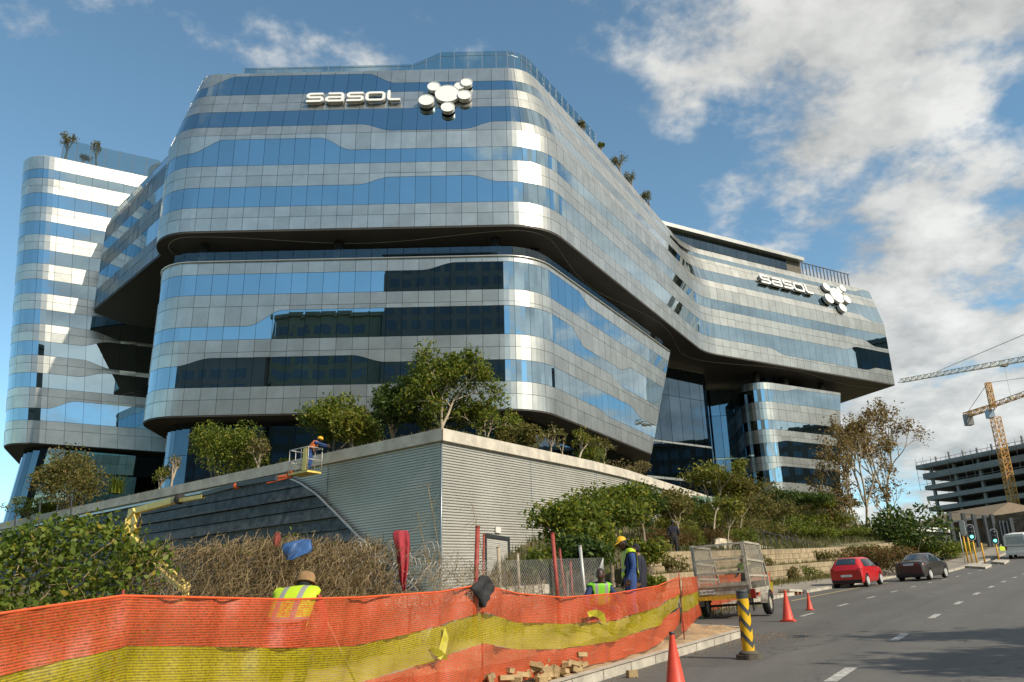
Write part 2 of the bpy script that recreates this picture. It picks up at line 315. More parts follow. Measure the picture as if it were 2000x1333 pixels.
class Facade:
    def __init__(s, path, off=lambda z: 0., lean=(0, 0), zref=0., send=None, s0=0.):
        s.path = path; s.off = off; s.lean = np.array(lean); s.zref = zref; s.send = send or (lambda z: path.len); s.pieces = {'m': [], 'g': [], 'd': [], 'r': []}; s.dark = None; s.jm = 1.
    def pt(s, t, z, o=0.):
        t = min(t, s.send(z)); p = s.path.pos(t)+s.path.nrm(t)*(o-s.off(z))+s.lean*(z-s.zref); return (p[0], p[1], z)
    def s_of_u(s, u, z, a=0, b=None):
        ts = np.linspace(a, b or s.path.len, 300); us = [proj(s.pt(t, z))[0] for t in ts]; return float(ts[int(np.argmin(np.abs(np.array(us)-u)))])
    def curved(s, a, b): return float(np.dot(s.path.nrm(a), s.path.nrm(b))) < .9995
    def piece(s, kind, a, b, lo, hi, o=.05, g=.016, k=1, jit=.007):
        if k == 1 and s.curved(a, b): k = 3
        if a+.05 >= s.send(lo(a)) and a+.05 >= s.send(hi(a)): return
        ts = np.linspace(a+g, b-g, k+1); j = RNG.uniform(-jit, jit, 4)*(s.jm if kind == 'm' else 1)
        V = []; fr = []
        for d in (0., -.09):
            for i, t in enumerate(ts):
                x = i/k; zl, zh = lo(t)+g, hi(t)-g
                if zh < zl+.02: zh = zl+.02
                V.append(s.pt(t, zl, o+d+j[0]*(1-x)+j[1]*x)); V.append(s.pt(t, zh, o+d+j[2]*(1-x)+j[3]*x))
        n = 2*(k+1)
        for i in range(k): fr.append((2*i, 2*i+2, 2*i+3, 2*i+1)); fr.append((2*i, n+2*i, n+2*i+2, 2*i+2)); fr.append((2*i+1, 2*i+3, n+2*i+3, n+2*i+1))
        fr += [(0, 1, n+1, n), (2*k, n+2*k, n+2*k+1, 2*k+1)]
        q = [proj(v) for v in (V[0], V[2*k], V[2*k+1], V[1])]
        ar = abs(sum(q[i][0]*q[(i+1) % 4][1]-q[(i+1) % 4][0]*q[i][1] for i in range(4)))/2
        if not (-60 < q[0][0] < 2060): ar *= .01
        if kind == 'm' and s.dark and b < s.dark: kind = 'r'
        s.pieces[kind].append((ar, V, fr, k > 1))
    def storey(s, cols, z0, z1, bot=None, top=None, kind='g'):
        for a, b in zip(cols[:-1], cols[1:]):
            if bot is None: s.piece('m', a, b, lambda t: z0, lambda t: z1); continue
            zh = z1 if callable(z1) else (lambda t: z1)
            fb = lambda t: z0+(zh(t)-z0)*bot(t); ft = lambda t: z0+(zh(t)-z0)*top(t)
            def kk(f): return 5 if abs(f(a)-f(b)) > .02 or abs(f((a+b)/2)-f(a)) > .02 else 1
            s.piece('m', a, b, lambda t: z0, fb, k=kk(fb)); s.piece(kind, a, b, fb, ft, o=.045, g=.014, k=max(kk(fb), kk(ft)), jit=.0022); s.piece('m', a, b, ft, zh, k=kk(ft))
    def sheet(s, zs, o, n=160, a=0, b=None):
        ts = np.linspace(a, b or s.path.len, n); mb = MB(); V = [s.pt(t, z, o) for z in zs for t in ts]
        mb.add(V, [(r*n+i, r*n+i+1, (r+1)*n+i+1, (r+1)*n+i) for r in range(len(zs)-1) for i in range(n-1)]); return mb
def prof(base, steps):
    """base fraction plus smooth steps (s, change)"""
    def f(t): return base+sum(d*smooth(c-1.45, c+1.45, t) for c, d in steps)
    return f
def cols_of(path, w=1.36, a=0, b=None):
    b = b or path.len; n = max(1, round((b-a)/w)); return list(np.linspace(a, b, n+1))
def emit_pieces(fac_list, owners, mats, nm, cap=300):
    """the largest pieces become parts of their own, the rest one joined part"""
    for kind, name in nm.items():
        allp = sorted([(p, ow) for f, ow in zip(fac_list, owners) for p in f.pieces[kind]], key=lambda q: -q[0][0])
        for p, ow in allp[:cap]:
            mb = MB(); mb.add(p[1], p[2], smooth=False); mb.build(name, mats[kind], ow)
        rest = allp[cap:]
        for ow in {id(o): o for _, o in rest}.values():
            mb = MB()
            for p, o2 in rest:
                if o2 is ow: mb.add(p[1], p[2])
            mb.build(name+'_field', mats[kind], ow, kind='stuff')
INC = lambda z: .26*max(0, z-43.6)
# ---- upper block and wing (one volume carried over the lower ones)
bld = thing('office_building', 'curved grey metal office block banded with blue mirror glass behind the garden terrace', 'building', (-14, 66, 9))
UP = Path([(-29.0, 84), (-32.9, 64), (3.05, 64), (24.9, 101.4), (57.6, 119.6)], [4.2, 5.6, 9])
fu = Facade(UP, INC)
su = lambda u, z, a=0, b=None: fu.s_of_u(u, z, a, b)
iC = UP.len-56                                             # roughly where the long right flank starts
sF = lambda u, z: su(u, z, 17, 60); sW = lambda u, z: su(u, z, 97, UP.len)
cols = cols_of(UP)
ZTOP = lambda t: 51.9-1.9*smooth(65, 103, t)
bl = fu.sheet([34.05, 43.6, 49.7], -.10).build('upper_block', M['core'], bld)
fu.storey(cols, 34.05, 35.28)
fu.storey(cols, 35.28, 39.4, prof(.25, [(sW(1519, 36), -.17), (sW(1702, 36), .15)]), prof(.73, [(sF(730, 38.5), .17), (sF(947, 38.5), -.17), (sW(1662, 38.5), .17)]))
fu.storey(cols, 39.4, 43.6, prof(.25, [(sW(1697, 40), -.19)]), prof(.58, [(sF(406, 42), .31), (sF(655, 42), -.31)]))
fu.storey(cols, 43.6, 47.7, prof(.26, [(sF(734, 44), -.215), (sF(937, 44), .215), (sW(1690, 44), -.2)]), prof(.736, [(sF(1060, 46), -.06), (sW(1470, 46), .06)]))
fu.storey(cols, 47.7, ZTOP, prof(.277, []), prof(.57, [(sF(431, 50), .324), (sF(743, 50), -.324), (sW(1672, 50), .3)]))
# soffit and roof
def cap(fac, z, o, inner, name, mat, parent, thick=.15, a=0, b=None, n=200):
    ts = np.linspace(a, b or fac.path.len, n); top = [fac.pt(t, z, o) for t in ts]; mb = MB(); iv = [(x, y, z) for x, y in inner]
    poly = top+iv; k = len(poly); v = [(x, y, z+thick) for x, y, z in poly]
    mb.add(poly+v, [tuple(range(k)), tuple(range(k, 2*k))[::-1]]+[(i, k+i, k+(i+1) % k, (i+1) % k) for i in range(k)]); return mb.build(name, mat, parent)
back = [(52, 133), (20, 121), (-2, 104), (-20, 104)]
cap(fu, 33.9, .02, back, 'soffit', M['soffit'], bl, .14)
cap(fu, 49.6, -.12, [(52, 131), (20, 119), (-2, 102), (-20, 100)], 'roof', M['roof'], bl, .2)
mb = MB(); ts = np.linspace(0, UP.len, 160); V = [fu.pt(t, 49.5, -.1) for t in ts]+[fu.pt(t, ZTOP(t)-.01, -.1) for t in ts]+[fu.pt(t, ZTOP(t)-.01, -.4) for t in ts]+[fu.pt(t, 49.5, -.4) for t in ts]; n = 160
mb.add(V, [(r*n+i, r*n+i+1, (r+1)*n+i+1, (r+1)*n+i) for r in range(3) for i in range(n-1)]); mb.build('parapet', M['core'], bl)
# pale light line let into the soffit
ts = np.linspace(14, UP.len-1, 150); g = []
for t in ts: p = UP.pos(t)-UP.nrm(t)*(1.6+1.0*math.sin(t*.21)); g.append((p[0], p[1], 33.86))
MB().tube(g, .025, 4).build('soffit_trim', M['panelc'], bl)
# ends and hidden back so that the volume is closed
def closing(pts, z0, z1, name, parent, mat):
    mb = MB()
    for (a, b) in zip(pts[:-1], pts[1:]): mb.add([(*a, z0), (*b, z0), (*b, z1), (*a, z1)], [(0, 1, 2, 3)])
    return mb.build(name, mat, parent)
closing([fu.pt(UP.len, 34.05)[:2]]+back+[UP.pos(0)], 34.05, 43.6, 'rear_wall', bl, M['panelc'])
mb = MB(); e = [fu.pt(UP.len, 43.6), fu.pt(UP.len, 50.0), (50.8, 131.5, 50), (52, 133, 43.6), fu.pt(0, 43.6), fu.pt(0, 49.9), (-20, 100, 50), (-20, 104, 43.6)]; mb.add(e, [(0, 1, 2, 3), (4, 5, 6, 7)]); mb.build('end_wall', M['panelc'], bl)
# lower return volume folded back behind the rounded left end
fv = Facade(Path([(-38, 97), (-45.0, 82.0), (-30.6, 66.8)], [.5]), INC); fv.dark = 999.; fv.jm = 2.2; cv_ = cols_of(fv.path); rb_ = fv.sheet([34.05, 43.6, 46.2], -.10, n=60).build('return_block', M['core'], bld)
fv.storey(cv_, 34.05, 35.28); fv.storey(cv_, 35.28, 39.4, prof(.25, []), prof(.73, [])); fv.storey(cv_, 39.4, 43.6, prof(.25, []), prof(.62, [])); fv.storey(cv_, 43.6, 46.2, prof(.4, []), prof(.93, []))
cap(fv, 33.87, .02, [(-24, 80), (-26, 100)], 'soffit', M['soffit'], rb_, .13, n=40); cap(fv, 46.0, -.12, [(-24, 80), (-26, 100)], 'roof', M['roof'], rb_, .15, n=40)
# rooftop: low curved plant room, glass balustrade, penthouse on the wing
mb = MB(); prr = Path([(-22, 80), (-18, 70), (-4, 70), (3, 80)], [4, 4]); q = [prr.pos(t) for t in np.linspace(0, prr.len, 40)]; k = len(q)
mb.add([(*p, 49.7) for p in q]+[(*p, 54.0) for p in q], [(i, i+1, k+i+1, k+i) for i in range(k-1)]+[tuple(range(k, 2*k))]); mb.build('plant_room', M['panelc'], bld)
s828 = sF(828, 52)
ftop = lambda t: ZTOP(t)+1.05+1.35*smooth(s828-1.2, s828+1.6, t)
t0, t1 = sF(470, 51), su(1180, 51, 56, 101)
tt = np.arange(t0, t1, 1.36)
for i, t in enumerate(tt):
    p = fu.pt(t, ZTOP(t)-.1, -.5); MB().bar(p, (p[0], p[1], ftop(t)), .05).build('balustrade_post', M['steel'], bld)
    if i+1 < len(tt):
        a = fu.pt(t, ZTOP(t)+.05, -.5); b = fu.pt(tt[i+1], ZTOP(tt[i+1])+.05, -.5); za, zb = ftop(t), ftop(tt[i+1])
        n_ = np.append(UP.nrm(t), 0)*.02
        mb = MB(); A = [np.array(a), np.array(b), np.array((b[0], b[1], zb)), np.array((a[0], a[1], za))]; mb.add(A+[v-n_ for v in A], [(0, 1, 2, 3), (7, 6, 5, 4), (0, 4, 5, 1), (3, 2, 6, 7)]); mb.build('balustrade_pane', M['clear'], bld)
mb = MB()
for t, t2 in zip(tt[:-1], tt[1:]): mb.bar(fu.pt(t, ftop(t), -.5), fu.pt(t2, ftop(t2), -.5), .06, .04)
mb.build('balustrade_rail', M['steel'], bld)
wd = np.array([math.sin(rad(60.9)), math.cos(rad(60.9))]); wn = np.array([wd[1], -wd[0]]); wb = np.array([24.9, 101.4])
def wing(d, o, z): p = wb+wd*d+wn*o; return (p[0], p[1], z)
dA, dB = -5.0, 22.5
mb = MB(); P = [wing(dA, -1.6, 0), wing(dB, -1.6, 0), wing(dB, -14, 0), wing(dA, -14, 0)]
mb.add([(x, y, 49.8) for x, y, _ in P]+[(x, y, 51.9) for x, y, _ in P], [(0, 1, 5, 4), (1, 2, 6, 5), (4, 5, 6, 7)]); ph = mb.build('penthouse', M['core'], bld)
for i in range(22):
    a = dA+i*(dB-dA-3)/22; b = dA+(i+1)*(dB-dA-3)/22
    mb = MB(); A = [np.array(wing(a+.02, -1.55, 50.0)), np.array(wing(b-.02, -1.55, 50.0)), np.array(wing(b-.02, -1.55, 51.75)), np.array(wing(a+.02, -1.55, 51.75))]; n_ = np.append(wn, 0)*.05
    mb.add(A+[v-n_ for v in A], [(0, 1, 2, 3), (0, 4, 5, 1), (3, 2, 6, 7), (1, 5, 6, 2), (0, 3, 7, 4)]); mb.build('window_pane', M['dglass'], ph)
mb = MB(); P = [wing(dA, -.7, 0), wing(dB, -.7, 0), wing(dB, -14, 0), wing(dA, -14, 0)]
for z0, z1 in ((51.8, 52.35),): mb.add([(x, y, z0) for x, y, _ in P]+[(x, y, z1) for x, y, _ in P], [(0, 1, 2, 3), (4, 5, 6, 7), (0, 1, 5, 4), (1, 2, 6, 5), (2, 3, 7, 6), (3, 0, 4, 7)])
mb.build('roof_slab', M['panelc'], ph)
for i in range(15):
    a = wing(dB+.3+i*.78, -2.2, 49.8); MB().bar(a, (a[0], a[1], 52.3), .09, .16).build('screen_fin', M['darksteel'], bld)
MB().bar(wing(dB, -2.2, 52.32), wing(dB+11.6, -2.2, 52.32), .12, .09).build('screen_rail', M['darksteel'], bld)

# ---- lower block
LO = Path([(-31.5, 79), (-30.9, 64.2), (2.1, 64.2), (18.6, 92.2)], [3.6, 5.0])
sL = LO.len
fl = Facade(LO, send=lambda z: sL-8.6*max(0, min(1, (31.15-z)/13.5)))
lw = fl.sheet([17.7, 24, 31.15], -.10, a=0, b=sL).build('lower_block', M['core'], bld)
colsL = cols_of(LO); q = lambda u, z, a=0, b=None: fl.s_of_u(u, z, a, b)
qF = lambda u, z: q(u, z, 12, 50); qR = lambda u, z: q(u, z, 48, sL)
fl.storey(colsL, 17.7, 18.98)
fl.storey(colsL, 18.98, 23.0, prof(.26, [(qR(1175, 20), -.1)]), prof(.72, [(qF(376, 22.4), .16), (qF(721, 22.4), -.16), (qR(1240, 22), -.2)]))
fl.storey(colsL, 23.0, 27.05, prof(.27, [(qR(1205, 24), -.17)]), prof(.56, [(qF(517, 26), .34), (qR(1128, 26), -.34), (qR(1222, 26), .2)]))
fl.storey(colsL, 27.05, 31.15, prof(.26, []), prof(.724, [(qF(856, 30), .16), (qR(1140, 30), -.22)]))
backL = [(16, 100), (-20, 100)]
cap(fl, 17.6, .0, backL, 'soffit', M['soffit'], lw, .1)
cap(fl, 31.12, -.03, backL, 'terrace', M['roof'], lw, .12)
tt = np.arange(qF(330, 31), sL-1, 1.36)
for i in range(len(tt)-1):
    a = fl.pt(tt[i]+.02, 31.25, -.35); b = fl.pt(tt[i+1]-.02, 31.25, -.35); n_ = np.append(LO.nrm(tt[i]), 0)*.02
    A = [np.array(a), np.array(b), np.array((b[0], b[1], 32.3)), np.array((a[0], a[1], 32.3))]
    mb = MB(); mb.add(A+[v-n_ for v in A], [(0, 1, 2, 3), (7, 6, 5, 4), (0, 4, 5, 1), (3, 2, 6, 7)]); mb.build('terrace_pane', M['clear'], lw)
mb = MB(); g = [fl.pt(t, 31.2, .1) for t in np.linspace(qF(318, 31), sL-.3, 90)]; mb.tube(g, .09, 5); mb.build('edge_trim', M['panelc'], lw)
# recess between the two volumes: dark glazed wall and round columns
RC = Path([(-29, 82), (-26, 70.5), (-2.5, 70.5), (15, 100)], [2, 3]); fr_ = Facade(RC)
fr_.sheet([31.2, 33.9], 0, n=60).build('recess_wall', M['dglass'], bld)
for t in (17, 29, 43, 50, 56, 62.5, 69, 75):
    p = LO.pos(t)-LO.nrm(t)*2.2; MB().lathe([(.42, 31.2), (.42, 33.88)], 14, Matrix.Translation((p[0], p[1], 0))).build('column', M['darksteel'], bld)
# ground storey: tall recessed panes under the lower block
GR = Path([(-29.9, 78), (-29.5, 66.2), (.4, 66.2), (12.6, 87)], [3.0, 3.6]); fg = Facade(GR)
gw = fg.sheet([9, 17.6], -.1, n=80).build('ground_storey', M['core'], bld)
cg = cols_of(GR, 2.0)
for a, b in zip(cg[:-1], cg[1:]):
    for z0, z1 in ((9, 12.3), (12.3, 14.9), (14.9, 17.55)): fg.piece('d', a, b, lambda t: z0, lambda t: z1, k=1, jit=.004)
# ---- dark glazed link between the lower block and the right tower
lk = [hd(1250, 900, 103)[:2], hd(1392, 900, 112)[:2], hd(1396, 900, 121)[:2], hd(1470, 900, 122)[:2]]
fk = Facade(Path(lk, [.1, .1])); fk.sheet([9, 33.5], -.1, n=60).build('link_wall', M['core'], bld)
ck = cols_of(fk.path, 1.9)
for a, b in zip(ck[:-1], ck[1:]):
    z = 9.0
    for h_ in (4.1, .35, 4.6, .35, 4.4, .3, 6.2, 3.9):
        k_ = 'm' if h_ < 1 else 'd'
        fk.piece(k_, a, b, lambda t: z, lambda t: z+h_, g=.03, jit=.004); z += h_
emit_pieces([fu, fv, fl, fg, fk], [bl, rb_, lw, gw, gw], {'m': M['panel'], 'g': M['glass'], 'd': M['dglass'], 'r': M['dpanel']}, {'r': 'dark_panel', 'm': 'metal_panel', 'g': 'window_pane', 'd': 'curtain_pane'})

# ---- left tower
tw = thing('office_tower', 'sunlit tower with pale metal bands standing behind the block\'s left end', 'building', (-46, 90, 9))
tc0 = np.array([-53.5, 80.5]); td = np.array([math.sin(rad(61)), math.cos(rad(61))])
TW = Path([tuple(tc0+np.array([-6, 15])), tuple(tc0), tuple(tc0+td*21)], [3.2])
ft = Facade(TW, lean=(-.11, 0), zref=36.)
ft.jm = 3.2
tb = ft.sheet([19.7, 53.2], -.1, n=80).build('tower_block', M['core'], tw)
ct = cols_of(TW, 1.7); qt = lambda u, z: ft.s_of_u(u, z, 12, TW.len)
ft.storey(ct, 49.4, 53.2, prof(.25, []), prof(.56, [])); zz = 49.4
spec = [(.25, [], .93, []), (.25, [], .72, []), (.25, [], .72, []), (.25, [], .72, []), (.25, [(205, -.2)], .72, [(190, .0)]),
        (.25, [(190, -.2)], .70, [(185, .22)]), (.25, [], .70, [(180, .2)]), (.25, [], .62, [(118, .3)])]
h_ = (49.4-21.2)/8
for i, (b0, bs, t0_, tp) in enumerate(spec):
    z0 = zz-h_; ft.storey(ct, z0, zz, prof(b0, [(qt(u, z0+1), d) for u, d in bs]), prof(t0_-(.2 if i == 0 else 0), [(qt(u, z0+3), d) for u, d in tp])); zz = z0
ft.storey(ct, 19.7, 21.2)
bt = [tuple(tc0+td*21+np.array([-6, 12])), tuple(tc0+np.array([-5, 22]))]
cap(ft, 53.1, -.05, bt, 'roof', M['roof'], tb, .2, n=60); cap(ft, 19.6, 0, bt, 'soffit', M['soffit'], tb, .1, n=60)
ft2 = Facade(Path([tuple(tc0+np.array([-2, 16])), tuple(tc0+np.array([2.8, 1.9])), tuple(tc0+td*21+np.array([-1, 2]))], [2.2]), lean=(.12, 0), zref=19.6)
g2 = ft2.sheet([5, 19.6], -.1, n=40).build('ground_storey', M['core'], tw); c2 = cols_of(ft2.path, 2.1)
for a, b in zip(c2[:-1], c2[1:]):
    for z0, z1 in ((5, 9.5), (9.5, 14.3), (14.3, 19.55)): ft2.piece('d', a, b, lambda t: z0, lambda t: z1, jit=.004)
# glass screen and curved stair head on the tower roof
pr = [ft.pt(t, 53.2, -.5) for t in np.arange(18.5, 29.2, 1.5)]
for a, b in zip(pr[:-1], pr[1:]):
    MB().bar(a, (a[0], a[1], 56.2), .06).build('screen_post', M['steel'], tw)
    A = [np.array(a), np.array(b), np.array((b[0], b[1], 56.1)), np.array((a[0], a[1], 56.1))]; mb = MB(); mb.add(A+[v+np.array((-.02, .02, 0)) for v in A], [(0, 1, 2, 3), (7, 6, 5, 4)]); mb.build('screen_pane', M['clear'], tw)
p = ft.pt(31.5, 53.2, -4); MB().lathe([(3.6, 53.2), (3.6, 56.3), (3.2, 56.6), (0, 56.6)], 28, Matrix.Translation((p[0], p[1], 0))).build('stair_head', M['panelc'], tw)
emit_pieces([ft, ft2], [tb, g2], {'m': M['panel'], 'g': M['glass'], 'd': M['dglass']}, {'m': 'metal_panel', 'g': 'window_pane', 'd': 'curtain_pane'})

# ---- right tower under the wing
rt = thing('corner_tower', 'banded tower with a bright rounded metal corner standing under the cantilevered wing', 'building', (38, 110, 9))
rc = np.array([31.2, 107.0]); rd = np.array([math.sin(rad(62)), math.cos(rad(62))])
RT = Path([tuple(rc+np.array([2, 17])), tuple(rc), tuple(rc+rd*18.6)], [2.6]); rl = RT.len
fr = Facade(RT, send=lambda z: rl-3.6*max(0, min(1, (31.9-z)/17.)))
rb = fr.sheet([9, 20, 31.9], -.1, n=80).build('tower_block', M['core'], rt); cr_ = cols_of(RT, 1.45); qr = lambda u, z: fr.s_of_u(u, z, 14, rl)
fr.storey(cr_, 28.2, 31.9, prof(.27, []), prof(.74, [(qr(1545, 30), .14)])); fr.storey(cr_, 24.5, 28.2, prof(.23, []), prof(.58, []))
fr.storey(cr_, 20.8, 24.5, prof(.24, []), prof(.72, [(qr(1525, 23), .12)])); fr.storey(cr_, 17.1, 20.8, prof(.3, [(qr(1620, 18), -.2)]), prof(.72, [(qr(1515, 20), .16)]))
fr.storey(cr_, 15.4, 17.1)
for a, b in zip(cr_[:-1], cr_[1:]): fr.piece('g', a, b, lambda t: 12.6, lambda t: 15.4, o=-.02); fr.piece('d', a, b, lambda t: 9, lambda t: 12.6, o=-.02)
cap(fr, 31.85, -.05, [(52, 128), (36, 128)], 'terrace', M['roof'], rb, .1, n=60)
for u in (1474, 1560, 1632):
    t = qr(u, 31.9); p = RT.pos(t)-RT.nrm(t)*2.4; MB().lathe([(.55, 31.9), (.5, 33.9)], 14, Matrix.Translation((p[0], p[1], 0))).build('column', M['soffit'], rt)
fw_ = Facade(Path([tuple(rc+np.array([5, 14])), tuple(rc+np.array([3.2, 4.6])), tuple(rc+rd*16+np.array([-2, 4]))], [1.5])); fw_.sheet([31.9, 33.9], 0, n=30).build('recess_wall', M['dglass'], rt)
emit_pieces([fr], [rb], {'m': M['panel'], 'g': M['glass'], 'd': M['dglass']}, {'m': 'metal_panel', 'g': 'window_pane', 'd': 'curtain_pane'})

# ================================================================ the two signs
def stroke(mb, pts, w, depth, T, m_front=0, m_side=1, closed=False, n=7):
    """a flat stroke of even width with round ends, extruded"""
    P = [np.array(p, float) for p in pts]; k = len(P); Lf = []; Rt = []
    for i in range(k):
        a = P[i-1] if (i or closed) else P[i]; b = P[(i+1) % k] if (i < k-1 or closed) else P[i]
        d0 = P[i]-a; d1 = b-P[i]; d0 = d0/np.linalg.norm(d0) if np.linalg.norm(d0) > 1e-9 else d1/np.linalg.norm(d1); d1 = d1/np.linalg.norm(d1) if np.linalg.norm(d1) > 1e-9 else d0
        n0 = np.array([-d0[1], d0[0]]); n1_ = np.array([-d1[1], d1[0]]); m = n0+n1_; m /= np.linalg.norm(m); m *= 1/max(.35, m@n0); Lf.append(P[i]+m*w/2); Rt.append(P[i]-m*w/2)
    if not closed:
        def capp(c, d):
            a0 = math.atan2(d[1], d[0]); return [c+np.array([math.cos(a0+math.pi/2-math.pi*j/n), math.sin(a0+math.pi/2-math.pi*j/n)])*w/2 for j in range(1, n)]
        e = capp(P[-1], P[-1]-P[-2]); st_ = capp(P[0], P[0]-P[1]); out = Lf+e+Rt[::-1]+st_; kk = len(out)
        V = [T@Vector((x, y, depth)) for x, y in out]+[T@Vector((x, y, 0)) for x, y in out]
        o = len(mb.v); fs = [(i, i+1, kk-1-len(st_)-i-1, kk-1-len(st_)-i) for i in range(k-1)]
        fs += [tuple([k-1]+list(range(k, k+len(e)))+[k+len(e)]), tuple([k+len(e)+k-1]+list(range(kk-len(st_), kk))+[0])]
        mb.add(V, fs, m_front); V0 = len(mb.v)-len(V)
        for i in range(kk): mb.f.append((V0+i, V0+(i+1) % kk, V0+kk+(i+1) % kk, V0+kk+i)); mb.m.append(m_side); mb.sm.append(False)
    else:
        V = [T@Vector((*p, depth)) for p in Lf]+[T@Vector((*p, depth)) for p in Rt]+[T@Vector((*p, 0)) for p in Lf]+[T@Vector((*p, 0)) for p in Rt]
        mb.add(V, [(i, (i+1) % k, k+(i+1) % k, k+i) for i in range(k)], m_front); V0 = len(mb.v)-len(V)
        for i in range(k):
            for b0 in (0, k): mb.f.append((V0+b0+i, V0+b0+(i+1) % k, V0+2*k+b0+(i+1) % k, V0+2*k+b0+i)); mb.m.append(m_side); mb.sm.append(False)
def arc(cx, cy, r, a0, a1, n=7): return [(cx+r*math.cos(rad(a0+(a1-a0)*i/n)), cy+r*math.sin(rad(a0+(a1-a0)*i/n))) for i in range(n+1)]
def letters():      # unit: letter height 1.0 between outer edges; stroke .21
    w = .21; a, b, c = .105, .5, .895; r = .1975
    S = [(1.14, c)]+arc(.302, c-r, r, 90, 270)+arc(1.0, a+r, r, 90, -90)+[(.105, a)]
    A = ([(.30, c)]+arc(1.09, c-.2, .2, 90, 0)+[(1.29, .0+.105)], arc(.302, a+r, r, 270, 90), )
    O = arc(1.13, .66, .235, 0, 90)+arc(.34, .66, .235, 90, 180)+arc(.34, .34, .235, 180, 270)+arc(1.13, .34, .235, 270, 360)
    Lp = [(.105, 1.02)]+arc(.31, a+.205, .205, 180, 270)+[(.90, a)]
    return S, A, O, Lp
def sign(root_name, label, origin, xa, ya, hgt, gap, disc_o):
    z = np.cross(xa, ya); Tm = Matrix(((xa[0], ya[0], z[0], origin[0]), (xa[1], ya[1], z[1], origin[1]), (xa[2], ya[2], z[2], origin[2]), (0, 0, 0, 1)))
    T = Tm@Matrix.Scale(hgt, 4); root = thing(root_name, label, 'sign', origin); S, A, O, Lp = letters(); D = .24
    mt = [M['signw'], M['signs']]; x = 0.
    def mv(pts, dx): return [(p[0]+dx, p[1]) for p in pts]
    for ch in 'sasol':
        mb = MB()
        if ch == 's': stroke(mb, mv(S, x), .21, D, T); adv = 1.40
        if ch == 'a':
            stroke(mb, mv(A[0], x), .21, D, T); lo = [(1.185, .105)]+[(p[0], p[1]) for p in A[1]]+[(1.185, .5)]
            stroke(mb, mv(lo, x), .206, D-.006, T); adv = 1.58
        if ch == 'o': stroke(mb, mv(O, x), .21, D, T, closed=True); adv = 1.62
        if ch == 'l': stroke(mb, mv(Lp, x), .21, D, T); adv = 1.2
        mb.build('letter', mt, root, label='white raised letter '+ch); x += adv
    for dx, dy, r, dep in [(a_, b_, c_, d_*.68) for a_, b_, c_, d_ in disc_o]:
        mb = MB(); k = 36; V = [T@Vector((dx+r*math.cos(2*math.pi*j/k), dy+r*math.sin(2*math.pi*j/k), dd)) for dd in (dep, 0) for j in range(k)]
        mb.add(V, [tuple(range(k))]); o = len(mb.v)-len(V)
        for j in range(k): mb.f.append((o+j, o+(j+1) % k, o+k+(j+1) % k, o+k+j)); mb.m.append(1); mb.sm.append(False)
        rim = [T@Vector((dx+r*math.cos(2*math.pi*j/k), dy+r*math.sin(2*math.pi*j/k), dep+.004)) for j in range(k)]
        mb.tube(rim+rim[:1], .03*hgt, 4, m=2, cap=False); mb.build('disc', mt+[M['white']], root)
    return root
DISCS = [(10.45, .55, .90, .42), (9.42, 1.42, .47, .36), (11.33, 1.46, .37, .33), (11.86, 1.74, .42, .44), (11.73, .28, .49, .52), (8.93, -.18, .56, .50), (10.52, -.96, .49, .46)]
def on_front(u, v):
    """point on the inclined front plane y = 64 + .26 (z-43.6)"""
    r = ray(u, v); n = np.array([0, 1, -.26]); c = 64-.26*43.6; k = (c-n@np.array([0, 0, H]))/(n@r); return r*k+[0, 0, H]
ya = np.array([0, .26, 1]); ya /= np.linalg.norm(ya); xa = np.array([1., 0, 0]); nz = np.cross(xa, ya)
p0 = on_front(599, 208); p1 = on_front(787, 207); hgt = (p1[0]-p0[0])/7.15
sign('company_sign', 'white raised sasol lettering with seven discs on the front facade', p0+nz*.2, xa, ya, hgt, 0, DISCS)
pw0 = np.array([*UP.pos(UP.len-24)]); wd3 = np.array([*wd, 0]); wn3 = np.array([*wn, 0]); up3 = np.array([0, 0, 1.])-wn3*.26; up3 /= np.linalg.norm(up3)
def on_wing(u, v):
    p = wb; n = wn3+np.array([0, 0, .26]); c = wn@p+.26*43.6; r = ray(u, v); k = (c-n@np.array([0, 0, H]))/(n@r); return r*k+[0, 0, H]
p0 = on_wing(1483, 556); p1 = on_wing(1588, 582); hg2 = np.linalg.norm(p1-p0)/7.15; nz2 = np.cross(wd3, up3)
sign('wing_sign', 'white raised sasol lettering with seven discs on the projecting wing', p0+nz2*.2, wd3, up3, hg2, 0, DISCS)
# ================================================================ terrain, road, kerbs, markings
def grid_sheet(S, T, zf, name, mat, uv=None):
    mb = MB(); V = []
    for s in S:
        for t in (T(s) if callable(T) else T): x, y = R2(s, t); V.append((x, y, zf(s, t, x, y)))
    k = len(T(S[0]) if callable(T) else T)
    mb.add(V, [(i*k+j, i*k+j+1, (i+1)*k+j+1, (i+1)*k+j) for i in range(len(S)-1) for j in range(k-1)], 0, True); o = mb.build(name, mat)
    if uv:
        UV = np.array([(s, t) for s in S for t in (T(s) if callable(T) else T)]); l_ = o.data.uv_layers.new(name=uv); li = np.zeros(len(o.data.loops), dtype=np.int32); o.data.loops.foreach_get('vertex_index', li); l_.data.foreach_set('uv', UV[li].ravel())
    return o
Sg = list(np.concatenate([np.arange(-90, -10, 10), np.arange(-10, 100, 1.0), np.arange(100, 240, 6), [300, 450, 700, 1200, 2500]]))
Tg = list(np.concatenate([[-2500, -1200, -600, -300, -150, -90], np.arange(-60, -26, 3), np.arange(-26, -4, .5), [-3, 0, 4, 7, 7.3, 8, 10, 14, 20, 40, 80, 200, 600, 1500, 2500]]))
def gsheet(s, t, x, y):
    z = gz(x, y)
    if t > kerb_t(s)-.6: z = rz_(s)-.25
    if t > 7.25: z = rz_(s)+.10
    return z-.02
